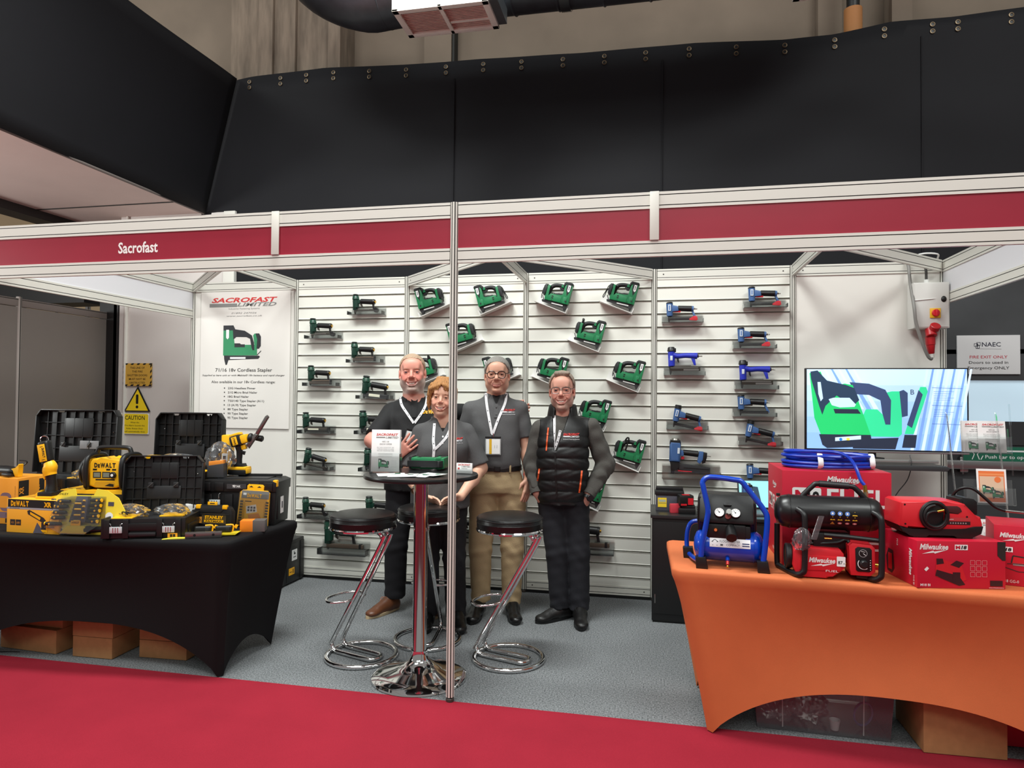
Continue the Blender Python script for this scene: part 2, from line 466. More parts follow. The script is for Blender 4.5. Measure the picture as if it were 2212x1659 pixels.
# spiral duct with two ceiling diffusers
DUCT = M((92, 98, 104), .42, .75, var=.25, vscale=6)
b = B()
pr = []
b.tube([(1.25, -.45, 5.3), (1.38, -.45, 4.85), (1.75, -.45, 4.62), (2.2, -.45, 4.62), (4.2, -.45, 4.62), (4.9, -.45, 4.64), (5.3, -.45, 4.9), (5.4, -.45, 5.3)], .27, DUCT, n=40, res=6)
for k in range(9):
    x = 1.95 + k * .33
    b.lathe([(.272, -.012), (.279, 0), (.272, .012)], DUCT, TRS((x, -.45, 4.62), (0, PI / 2, .0)), 40)
for x in (3.32, 4.55): b.cyl((x - .035, -.45, 4.62), (x + .035, -.45, 4.62), .283, STEEL, n=40)
tag(b.build('air_duct'), 'grey spiral air duct crossing above the drape', 'duct')
def diffuser(loc, rz, label):
    t = thing('ceiling_diffuser', label, 'air vent', loc, (0, 0, rz), 'air diffusers under the duct')
    W = M((226, 222, 214), .5); PKG = M((196, 160, 148), .6, var=.2, vscale=18)
    b = B(); w, d = .69, .36
    b.prism([(-w / 2, 0), (-w / 2, .12), (w / 2 + .0, .12), (w / 2, 0)], -d / 2, d / 2, W, .006)
    b.box((w / 2 + .03, .0, .06), (.06, d * .9, .11), M((110, 116, 120), .4, .6))
    b.build('box', t)
    b = B()
    for x0, x1, y0, y1 in ((-w / 2, w / 2, -d / 2, -d / 2 + .045), (-w / 2, w / 2, d / 2 - .045, d / 2), (-w / 2, -w / 2 + .045, -d / 2, d / 2), (w / 2 - .045, w / 2, -d / 2, d / 2), (-.014, .014, -d / 2, d / 2)):
        b.box(((x0 + x1) / 2, (y0 + y1) / 2, -.008), (x1 - x0, y1 - y0, .016), W, .003)
    b.box((.17, .04, -.006), (.3, .02, .012), W); b.build('frame', t)
    b = B()
    b.box((0, 0, .004), (w - .08, d - .08, .004), M((70, 52, 50), .8))
    for k in range(14):
        b.box((0, -d / 2 + .055 + k * (d - .11) / 13, -.004), (w - .09, .013, .004), PKG, rot=(.5, 0, 0))
    b.build('grille', t)
diffuser((2.505, -.675, 4.215), .0, 'white louvred air diffuser under the duct, whole in view')
diffuser((5.2, -.66, 4.2), -.02, 'white louvred air diffuser under the duct, cut by the top of the frame')
b = B(); b.cyl((5.56, .75, 4.5), (5.56, .75, 4.75), .07, M((176, 120, 70), .7)); b.cyl((5.56, .75, 4.75), (5.56, .75, 6.5), .05, BLACK)
tag(b.build('pipe'), 'short orange brown pipe stub rising behind the drape under the duct', 'pipe')

# ---------------------------------------------------------------- shell scheme frame
MOD = .99
def post_profile(R=.0215, w=.0026, dp=.007):
    pts = []; dark = []
    for k in range(8):
        a0 = PI / 8 + k * PI / 4; a1 = a0 + PI / 4
        p0 = V((math.cos(a0), math.sin(a0))) * R; p1 = V((math.cos(a1), math.sin(a1))) * R
        m = (p0 + p1) / 2; t = (p1 - p0).normalized(); n = m.normalized()
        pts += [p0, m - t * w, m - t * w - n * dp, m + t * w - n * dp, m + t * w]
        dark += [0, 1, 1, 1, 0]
    return pts, dark
def post_mesh(b, h, z0=0):
    pts, dark = post_profile(); n = len(pts)
    for d in (0, 1):
        vs = [(p.x, p.y, z0) for p in pts] + [(p.x, p.y, h) for p in pts]
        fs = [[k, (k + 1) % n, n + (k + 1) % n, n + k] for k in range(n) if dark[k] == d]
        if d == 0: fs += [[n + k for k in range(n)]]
        b.add(vs, fs, SLOT if d else ALU)  # groove faces take the dark tone as painted shade
def post(x, y, label):
    t = thing('upright_post', label, 'post', (x, y, 0), (0, 0, PI / 8), 'white aluminium posts of the stand')
    b = B(); post_mesh(b, 2.5, .025); b.build('profile', t)
    b = B(); b.cyl((0, 0, 0), (0, 0, .018), .0205, M((60, 54, 50), .5), n=16, bev=.003); b.cyl((0, 0, .016), (0, 0, .03), .014, BLACK, n=12); b.build('foot', t)
    return t
def rail(b, p0, p1, h=.08, th=.02, g=.015):
    """extruded rail between two points at its vertical centre, two slots along each face with their shade painted in dark"""
    p0 = V(p0); p1 = V(p1); d = p1 - p0; L = d.length; x = d.normalized()
    T = frame(p0, x, (0, 0, 1))
    # local: x along, y up, z outward
    h2 = h / 2; t2 = th / 2; w = .0021; dp = .006
    prof = [(-t2, -h2), (t2, -h2)]
    half = []
    for yc in (-h2 + g, h2 - g):
        half += [(t2, yc - w), (t2 - dp, yc - w), (t2 - dp, yc + w), (t2, yc + w)]
    prof += half + [(t2, h2), (-t2, h2)] + [(-z, -y) for z, y in half]
    n = len(prof)
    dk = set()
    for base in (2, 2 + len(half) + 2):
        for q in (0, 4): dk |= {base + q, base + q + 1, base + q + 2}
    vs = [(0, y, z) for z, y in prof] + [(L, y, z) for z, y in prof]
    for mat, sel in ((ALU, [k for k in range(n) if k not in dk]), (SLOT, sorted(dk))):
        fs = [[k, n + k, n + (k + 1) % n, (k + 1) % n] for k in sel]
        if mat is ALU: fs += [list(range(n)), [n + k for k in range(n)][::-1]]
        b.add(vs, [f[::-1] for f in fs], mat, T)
    return T, L
HOLE = M((70, 66, 60), .6)
def holes(b, T, L, xs, z=.0105):
    for x in xs: D(b, T @ TRS((0, 0, z))).disc(x, 0, .0055, HOLE, 0, 10)
lab = ['back corner post left of the poster', 'back post between the poster and the green stapler wall', 'back post at left of the man in black shirt', 'back post behind the man in tan trousers', 'back post beside the blue nailers', 'back post left of the television', 'back corner post right of the switch box']
for i in range(7): post(i * MOD, 0, 'white aluminium ' + lab[i])
post(0, -1.98, 'white aluminium front corner post under the name board end')
post(3 * MOD, -1.98, 'white aluminium front post in the middle of the stand')
post(6 * MOD, -1.98, 'white aluminium front corner post beyond the orange table')

SLAT = M((226, 226, 217), .38)
GROOVE = M((150, 148, 138), .5)
PLAIN = M((222, 219, 212), .55, var=.015, vscale=2)
for i in range(6):
    x0 = i * MOD + .0225; x1 = (i + 1) * MOD - .0225; xc = (x0 + x1) / 2; w = x1 - x0
    lb = ['plain white wall panel behind the product poster', 'white slatwall panel hung with small dark green nailers', 'white slatwall panel behind the three people grouped at the table', 'white slatwall panel behind the man in the quilted vest', 'white slatwall panel hung with blue nailers', 'plain white wall panel behind the television'][i]
    t = thing('slatwall_panel' if 0 < i < 5 else 'wall_panel', lb, 'wall panel', (xc, 0, 0), (0, 0, 0), 'back wall panels of the stand')
    b = B()
    if 0 < i < 5:
        b.box((0, .012, 1.25), (w, .006, 2.4), GROOVE)
        zs = [2.36 - .1 * k for k in range(23)]
        tops = [2.42] + [z - .005 for z in zs]; bots = [z + .005 for z in zs] + [.09]
        for zt, zb in zip(tops, bots):
            if zt - zb < .008: continue
            b.prism([(-.010, zb), (-.006, zb + .004), (-.006, zt - .004), (-.010, zt), (.009, zt), (.009, zb)], -w / 2, w / 2, SLAT, T=frame((0, 0, 0), (0, 1, 0), (0, 0, 1)) @ Matrix(((1, 0, 0, 0), (0, 0, 1, 0), (0, 1, 0, 0), (0, 0, 0, 1))))
        b.build('slat_board', t)
    else:
        b.box((0, .002, 1.25), (w, .008, 2.4), PLAIN); b.build('board', t)
    b = B(); T, L = rail(b, (-w / 2, 0, 2.46), (w / 2, 0, 2.46)); holes(b, T, L, (.045, w - .045)); b.build('top_rail', t)
    b = B(); T, L = rail(b, (-w / 2, 0, .06), (w / 2, 0, .06), .07); holes(b, T, L, (.045, w - .045)); b.box((0, 0, .012), (w, .012, .024), BLACK); b.build('bottom_rail', t)

# ceiling braces from the back posts to the name boards
for (bi, fi, lb) in ((0, 2, 'white roof brace running from the back left corner diagonally to the name board'), (1, 1, 'white roof beam from the post right of the poster to the front'), (2, 4, 'white roof brace leaving the post above the man in black shirt'), (3, 3, 'white roof beam joining the middle back and front posts'), (4, 2, 'white roof brace leaving the post left of the blue nailers'), (5, 5, 'white roof beam from the post left of the television to the front'), (6, 4, 'white roof brace leaving the corner above the switch box')):
    a = V((bi * MOD, 0, 0)); c = V((fi * MOD, -1.98, 0)); d = (c - a).normalized()
    zz = 2.459 + .0006 * bi
    b = B(); T, L = rail(b, a + d * .03 + V((0, 0, zz)), c - d * .045 + V((0, 0, zz))); holes(b, T, L, (.05, L - .06))
    tag(b.build('roof_brace'), lb, 'brace', 'roof braces of the stand')

# name boards: front spans and the two returns
CRIM = M((150, 32, 52), .32, var=.03, vscale=6, spec=.6)
FB = M((222, 222, 226), .5)
def nameboard(p0, p1, label, mat, lettering=False, right=False):
    p0 = V((*p0, 0)); p1 = V((*p1, 0)); d = p1 - p0; L = d.length; x = d.normalized()
    T0 = frame(p0, x, (0, 0, 1)); rz = math.atan2(d.y, d.x)
    t = thing('name_board', label, 'name board', p0, (0, 0, rz), 'name boards around the stand')
    b = B(); rail(b, (.021, 0, 2.46), (L - .021, 0, 2.46)); b.build('top_rail', t)
    e0 = .021 if label.find('middle') < 0 or 'right' in label else 0; e1 = .021 if 'left of the middle' in label or 'return' in label else 0
    if 'right of the middle' in label: e0 = .021
    if 'orange table' in label: e0, e1 = 0, .021
    b = B(); T, LL = rail(b, (e0, 0, 2.23), (L - e1, 0, 2.23), .075); b.build('bottom_rail', t)
    b = B(); b.box((L / 2, 0, 2.343), (L - .03, .008, .16), mat); b.build('board', t)
    if lettering:
        b = B(); D(b, frame((0, -.0045, 0), (1, 0, 0), (0, 0, 1))).text('Sacrofast', 1.128, 2.312, .062, M((238, 232, 228), .5), w=.255, bold=.022)
        b.build('lettering', t)
    return t
nameboard((0, -1.98), (2 * MOD, -1.98), 'crimson name board lettered in white at left', CRIM, True)
nameboard((2 * MOD, -1.98), (3 * MOD, -1.98), 'blank crimson name board left of the middle post', CRIM)
nameboard((3 * MOD, -1.98), (4 * MOD, -1.98), 'blank crimson name board right of the middle post', CRIM)
nameboard((4 * MOD, -1.98), (6 * MOD, -1.98), 'long blank crimson name board above the orange table', CRIM)
nameboard((0, 0), (0, -1.98), 'white return board over the open left side of the stand', FB)
nameboard((6 * MOD, 0), (6 * MOD, -1.98), 'white return board over the right side by the fire door', FB)
for i, lb in ((2, 'flat white cover strip between the crimson boards at left'), (4, 'flat white cover strip between the crimson boards at right')):
    b = B(); b.box((i * MOD, -1.995, 2.385), (.043, .008, .232), ALU, .002); tag(b.build('cover_strip'), lb, 'strip', 'cover strips on the name boards')

# fire doors beyond the right corner
b = B()
DG = M((62, 64, 66), .55, var=.25, vscale=2.2)
x0 = 6.02
b.box((7.2, .66, 2.66), (2.4, .08, 1.55), DG); b.box((7.2, .66, .6), (2.4, .08, 1.2), DG, .0); b.box((7.2, .64, 1.275), (2.4, .06, .18), M((48, 50, 52), .5)); b.box((7.2, .66, 1.80), (2.4, .08, .24), DG)
b.box((6.14, .66, 1.5), (.28, .08, .5), DG)
struct(b.build('door_2'))
b = B(); b.box((7.1, .645, 1.52), (2.0, .012, .36), M((190, 214, 228), .3, emit=.75)); b.box((6.95, .636, 1.52), (.02, .012, .36), M((150, 175, 190), .4)); b.box((6.28, .63, 1.52), (.02, .03, .36), DG); b.box((7.1, .63, 1.335), (2, .03, .02), DG)
struct(b.build('window_1'))
b = B(); b.box((7.0, .585, 1.03), (2.0, .05, .07), M((150, 150, 150), .3, .8), .012); b.box((6.3, .61, 1.03), (.06, .06, .12), STEEL, .01)
tag(b.build('push_bar'), 'grey metal push bar across the fire door', 'push bar')
# signs on the door
b = B(); b.box((6.481, .612, 1.878), (.434, .012, .30), M((214, 214, 214), .5))
d = D(b, frame((6.481, .6058, 1.878), (1, 0, 0), (0, 0, 1)))
NV = M((36, 40, 58), .6)
for dx, dy in ((-.085, .075), (-.068, .083), (-.074, .062)):
    d.line([(dx - .012, dy - .012), (dx + .012, dy - .012), (dx + .012, dy + .012), (dx - .012, dy + .012), (dx - .012, dy - .012)], .0035, NV)
d.line([(-.076, .05), (-.076, .085)], .004, NV)
d.text('NAEC', .02, .063, .034, NV, w=.13, bold=.01); d.line([(-.088, .047), (.09, .042)], .002, GREYTX)
RT = M((190, 40, 62), .6)
d.text('FIRE EXIT ONLY', 0, -.028, .022, RT, w=.26, bold=.006); d.text('Doors to used in', 0, -.070, .022, INK, w=.27, bold=.004); d.text('Emergency ONLY', 0, -.112, .022, INK, w=.285, bold=.004)
tag(b.build('notice_sign'), 'white notice with FIRE EXIT ONLY in red on the grey door', 'sign')
b = B(); b.box((6.60, .575, 1.113), (.62, .008, .118), M((18, 104, 78), .5))
d = D(b, frame((6.60, .5705, 1.113), (1, 0, 0), (0, 0, 1)))
d.text('Push bar to open', -.01, -.03, .027, PAPER, w=.30, bold=.008); d.rect(-.2, .022, .2, .034, PAPER)
for sx in (-1, 1):
    d.line([(sx * .25, -.04), (sx * .235, .0), (sx * .25, .025), (sx * .24, .045)], .006, PAPER)
    d.line([(sx * .20, -.04), (sx * .215, .0), (sx * .20, .02)], .006, PAPER)
    for q in range(4): d.line([(sx * (.207 + q * .011), .02), (sx * (.207 + q * .011), .047)], .004, PAPER)
    d.line([(sx * .205, .047), (sx * .242, .047)], .004, PAPER); d.line([(sx * .19, -.04), (sx * .175, -.01)], .006, PAPER)
tag(b.build('push_bar_sign'), 'green sign reading push bar to open on the fire door', 'sign')

# warning signs on the white pier
def sign(px, pz, w, h, mat, name, label):
    b = B(); b.box((px, .586, pz), (w, .006, h), mat, 0); return b, D(b, frame((px, .5829, pz), (1, 0, 0), (0, 0, 1))), lambda: tag(b.build(name), label, 'sign', 'warning signs on the white pier')
GOLD = M((206, 160, 62), .6); YS = M((244, 212, 30), .5)
b, d, fin = sign(-1.054, 1.717, .326, .224, GOLD, 'warning_sign', 'orange yellow sign with black hazard stripes about the fire shutter line')
for k in range(5):
    x = -.15 + k * .069
    for y in (.097, -.113): d.poly([(x, y), (x + .03, y), (x + .045, y + .016), (x + .015, y + .016)], INK)
for k in range(4):
    y = -.1 + k * .055
    for x in (-.164, .146): d.poly([(x, y), (x + .018, y + .02), (x + .018, y + .045), (x, y + .025)], INK)
for k, s in enumerate(('THE LINE OF', 'THE FIRE', 'SHUTTER DOORS', 'MUST NOT BE', 'OBSTRUCTED')):
    d.text(s, 0, .058 - k * .037, .02, M((70, 52, 20), .6), w=[.165, .12, .228, .19, .18][k], bold=.01)
fin()
b = B(); b.prism([(-1.20, 1.351), (-.902, 1.351), (-1.046, 1.600)], .583, .589, INK)
d = D(b, frame((-1.05, .5829, 1.351), (1, 0, 0), (0, 0, 1)))
d.poly([(-.128, .01), (.126, .01), (.004, .222)], YS); d.rrect(-.014, .075, .014, .17, .01, INK, 1); d.disc(0, .046, .015, INK, 1)
tag(b.build('warning_sign'), 'yellow triangle warning sign with black exclamation mark', 'sign', 'warning signs on the white pier')
b = B(); b.box((-1.072, .586, 1.231), (.316, .006, .206), PAPER)
d = D(b, frame((-1.072, .5829, 1.228), (1, 0, 0), (0, 0, 1)))
d.rrect(-.152, -.096, .152, .101, .018, YS); d.text('CAUTION', 0, .042, .042, INK, w=.225, bold=.015)
for k, s in enumerate(('When the', 'Fire Alarm Sounds this', 'Roller Shutter Door', 'will automatically close')): d.text(s, 0, .008 - k * .03, .015, INK, w=[.1, .225, .19, .23][k], bold=.008)
tag(b.build('warning_sign'), 'yellow square sign headed CAUTION below the triangle', 'sign', 'warning signs on the white pier')

# printed poster on the first back panel
def stapler_print(d, x, y, s, G=None, K=None, k=1, hole=None):
    """flat picture of a cordless stapler; x,y lower left of the body, s = size of 300 units"""
    G = G or M((44, 140, 92), .6); K = K or M((30, 32, 38), .6)
    u = s / 300.0
    P = lambda pts: [(x + a * u, y + c * u) for a, c in pts]
    d.poly(P([(0, 0), (0, 215), (80, 215), (95, 90), (95, 80), (262, 80), (250, 150), (262, 165), (285, 160), (285, 0)]), G, k)
    d.poly(P([(0, 190), (0, 228), (84, 228), (100, 198), (180, 186), (240, 150), (258, 95), (262, 40), (248, 38), (238, 60), (225, 125), (195, 138), (110, 140), (85, 120), (80, 190)]), K, k + 1)
    d.poly(P([(95, 62), (182, 62), (182, 84), (150, 84), (140, 92), (95, 92)]), K, k + 1)
    d.poly(P([(280, 50), (300, 50), (315, 70), (315, 140), (300, 165), (270, 165), (285, 120)]), K, k + 2)
    d.poly(P([(8, 0), (10, -28), (22, -70), (34, -70), (46, -34), (295, -26), (310, -10), (300, -2)]), K, k + 1)
    d.poly(P([(24, 195), (48, 195), (48, 135), (36, 122), (24, 135)]), PAPER, k + 2)
    d.poly(P([(60, -12), (190, -12), (190, -26), (60, -26)]), PAPER, k + 2)
    d.line(P([(285, 2), (318, 34)]), 6 * u, K, k)
    return d
x0, x1, z0, z1 = .088, .942, 1.238, 2.415
t = thing('poster', 'white vinyl poster with green stapler picture at the left back', 'poster', (0, 0, 0))
b = B(); b.box(((x0 + x1) / 2, -.014, (z0 + z1) / 2), (x1 - x0, .003, z1 - z0), M((226, 222, 216), .5)); b.build('sheet', t)
b = B(); S = (x1 - x0) / 1072.0
d = D(b, frame((x0 - 62 * S, -.0157, z0), (1, 0, 0), (0, 0, 1)))
Y = lambda py: (1632 - py) * (z1 - z0) / 1622.0
X = lambda px: px * S
TR = M((206, 58, 58), .6); TG = M((134, 134, 132), .6); TK = M((52, 50, 48), .6)
d.text('SACROFAST', X(585), Y(138), .040, TR, w=X(790), bold=.03, shear=.3)
d.rect(X(165), Y(195), X(500), Y(152), TG); d.text('LIMITED', X(735), Y(188), .032, TG, w=X(470), bold=.025, shear=.3)
d.text('Industrial Fastening Systems', X(585), Y(224), .014, TG, w=X(370)); d.text('01892 247026', X(585), Y(277), .014, TG, w=X(300), shear=.3); d.text('www.sacrofast.co.uk', X(590), Y(310), .014, TG, w=X(425), shear=.3)
stapler_print(d, X(340), Y(772), X(430))
d.text('71/16 18v Cordless Stapler', X(590), Y(964), .030, TK, w=X(680), bold=.012); d.text('Supplied as bare unit or with Makita© 18v battery and rapid charger', X(585), Y(1017), .015, TK, w=X(990), shear=.25, bold=.008)
d.text('Also available in our 18v Cordless range:', X(585), Y(1100), .022, TK, w=X(765), bold=.01)
for k, (s, w) in enumerate((('23G Headless Pinner', 330), ('21G Micro Brad Nailer', 352), ('18G Brad Nailer', 252), ('T50/140 Type Stapler (A11)', 435), ('13 (A19) Type Stapler', 340), ('80 Type Stapler', 245), ('90 Type Stapler', 245), ('95 Type Stapler', 245))):
    yy = Y(1172 + k * 50); d.text(s, X(406), yy, .018, TK, w=X(w), al='l', bold=.012); d.disc(X(364), yy + .009, .006, TK, 1, 8)
b.build('lettering', t)
for i, (px, pz) in enumerate(()): pass
# ---------------------------------------------------------------- tools on the slatwall
GRN = M((26, 118, 72), .42); GRK = M((30, 32, 34), .5); GRH = M((20, 21, 22), .6, bump=.1, bscale=500)
MAG = M((44, 44, 46), .4); DKG = M((12, 50, 38), .4); DKG2 = M((16, 62, 46), .42); GUN = M((70, 66, 60), .35, .6); BRN = M((92, 80, 70), .4, .5)
BL1 = M((62, 96, 146), .4); BL2 = M((34, 48, 172), .4); REDT = M((208, 34, 48), .45); NICK = M((190, 188, 180), .25, 1)
sc_ = .87e-3
def P3(pts, k=1.0): return [(x * sc_ * k, z * sc_ * k) for x, z in pts]
def cordless(root, strap='down'):
    k = sc_
    b = B()
    b.prism(P3([(0, 0), (0, 176), (8, 186), (60, 186), (69, 176), (66, 120), (60, 78), (76, 64), (168, 64), (178, 60), (186, 34), (196, 34), (198, 100), (186, 128), (206, 136), (222, 132), (222, 40), (216, 0)]), -.030, .030, GRN, .006)
    b.prism(P3([(20, 0), (20, 60), (54, 60), (54, 0)]), -.034, .034, GRN, .004)
    b.prism(P3([(70, 2), (70, 54), (160, 54), (160, 2)]), -.033, .033, GRN, .004)
    b.cyl((28 * k, -.0345, 24 * k), (28 * k, -.0365, 24 * k), .006, GRK, n=14)
    for x in (62, 150): b.cyl((x * k, -.0335, 10 * k), (x * k, -.0345, 10 * k), .0028, BLACK, n=8)
    for z in (46, 30): b.box((150 * k, -.0335, z * k), (.014, .002, .003), BLACK); b.box((150 * k, -.0335, (z - 6) * k), (.014, .002, .003), BLACK)
    b.build('body', root)
    b = B()
    b.prism(P3([(-2, 168), (-2, 186), (6, 194), (64, 194), (78, 178), (74, 140), (66, 160), (60, 180), (8, 180)]), -.034, .034, GRH, .004)
    b.prism(P3([(8, 176), (8, 128), (30, 74), (48, 128), (52, 176)]), -.0318, .0318, GRK, .001)
    b.build('head_cap', root)
    b = B(); b.prism(P3([(14, 168), (14, 118), (24, 106), (36, 118), (36, 168)]), -.0328, -.031, PAPER); b.box((25 * k, -.0332, 142 * k), (.006, .0006, .03), GREYTX); b.build('nameplate', root)
    b = B()
    b.tube([V((x * k, 0, z * k)) for x, z in ((62, 150), (92, 152), (130, 150), (164, 140), (186, 118), (192, 84), (194, 44))], [.0165, .0155, .016, .0165, .017, .014, .011], GRH, n=12, res=3)
    b.prism(P3([(74, 58), (74, 82), (106, 82), (114, 74), (150, 74), (150, 58)]), -.022, .022, GRH, .003)
    b.build('grip', root)
    b = B(); b.prism(P3([(70, 138), (72, 112), (92, 110), (108, 122), (118, 138)]), -.011, .011, GRK, .003); b.build('trigger', root)
    b = B(); b.prism(P3([(72, 138), (84, 166), (94, 164), (100, 138)]), -.019, .019, GRN, .003); b.build('shroud', root)
    b = B(); b.prism(P3([(216, 40), (236, 36), (246, 52), (246, 118), (236, 136), (214, 138), (222, 110)]), -.036, .036, GRK, .005); b.box((.2141, 0, 90 * k), (.006, .036, .03), BLACK, .002); b.build('battery', root)
    b = B(); b.prism(P3([(4, 2), (6, -14), (12, -34), (18, -58), (28, -58), (38, -30), (236, -22), (242, -6), (230, 2)]), -.017, .017, MAG, .003)
    b.tube([(.196, 0, 0), (.205, -.0, .012), (.214, 0, .03)], .003, GRK, n=6); b.box((.10, -.018, -.009), (.2, .003, .004), BLACK); b.build('magazine', root)
    b = B(); b.box((.083, -.0182, -.0135), (.09, .0015, .010), PAPER); b.build('sticker', root)
    st = {'down': [(205, 130), (232, 132), (248, 96), (250, 40), (246, 4)], 'loop': [(200, 132), (246, 118), (262, 70), (278, 14), (268, 6), (258, 60), (240, 110)], 'up': [(196, 130), (206, 168), (196, 172), (186, 132)], 'across': [(176, 150), (166, 178), (150, 176), (150, 120), (152, 70)]}[strap]
    b = B(); b.tube([V((x * k, -.02, z * k)) for x, z in st], .0032 if strap != 'across' else .006, BLACK, n=6, res=5)
    if strap == 'up': b.prism(P3([(186, 132), (192, 176), (204, 168), (214, 134)]), -.01, .01, BLACK, .002)
    b.build('wrist_strap', root)
def tilt_shelf():
    b = B(); W = M((228, 226, 222), .4)
    b.prism([(-.016, .036), (-.012, .038), (.0025, .0045), (.245, .104), (.247, .100), (.0, -.001)], -.045, .05, W)
    b.prism([(-.02, .06), (.22, .16), (.245, .104), (.0, 0)], .047, .05, W)
    return b.build('angled_shelf')
G = {'G1': (2.11, 2.221), 'G2': (2.606, 2.229), 'G3': (2.378, 1.934), 'G4': (2.061, 1.66), 'G5': (2.678, 1.662), 'H1': (3.311, 2.232), 'H2': (3.809, 2.222), 'H3': (3.562, 1.934), 'H4': (3.279, 1.656), 'H5': (3.859, 1.629), 'H6': (3.606, 1.333), 'H7': (3.864, 1.035), 'H8': (3.565, 0.731)}
GL = {'G1': ('topmost at left, right of the left post', 'down'), 'G2': ('in the top row left of the centre panel joint', 'loop'), 'G3': ('partly hidden by the middle front post', 'down'), 'G4': ('peeping out behind the head of the man in black', 'up'), 'G5': ('behind the head of the man with dark round glasses', 'down'),
      'H1': ('top row, first right of the panel joint, with a long dark magazine', 'down'), 'H2': ('top row, farthest right, with a hanging wrist loop', 'loop'), 'H3': ('alone in the second row with its strap end standing up', 'up'), 'H4': ('just above the head of the man in the quilted vest', 'down'), 'H5': ('third row at the right edge', 'down'), 'H6': ('behind the shoulder of the man in the quilted vest', 'down'), 'H7': ('beside the elbow of the man in the quilted vest', 'across'), 'H8': ('behind the wristwatch of the man in the quilted vest', 'across')}
protos = {}; shelf0 = None
for k, (x, z) in G.items():
    lb, st = GL[k]
    rt = -.26 if k[0] == 'G' else .26
    sx = 1 if k[0] == 'G' else -1
    lab = 'green cordless stapler, ' + lb
    if st not in protos:
        t = thing('cordless_stapler', lab, 'stapler', (0, 0, 0), (0, 0, 0), 'green cordless staplers on the slatwall')
        cordless(t, st); protos[st] = t
    else:
        t = copy_tree(protos[st]); t['label'] = lab
    t.location = (x, -.062, z); t.rotation_euler = (0, rt, 0); t.scale = (sx, 1, 1)
    if shelf0 is None: o = shelf0 = tilt_shelf()
    else: o = shelf0.copy(); COL.objects.link(o)
    o.location = (x + sx * .014, -.062, z - .066); o.scale = (sx, 1, 1)
    tag(o, 'white shelf, stapler ' + lb, 'shelf', 'white angled shelves for the green staplers')

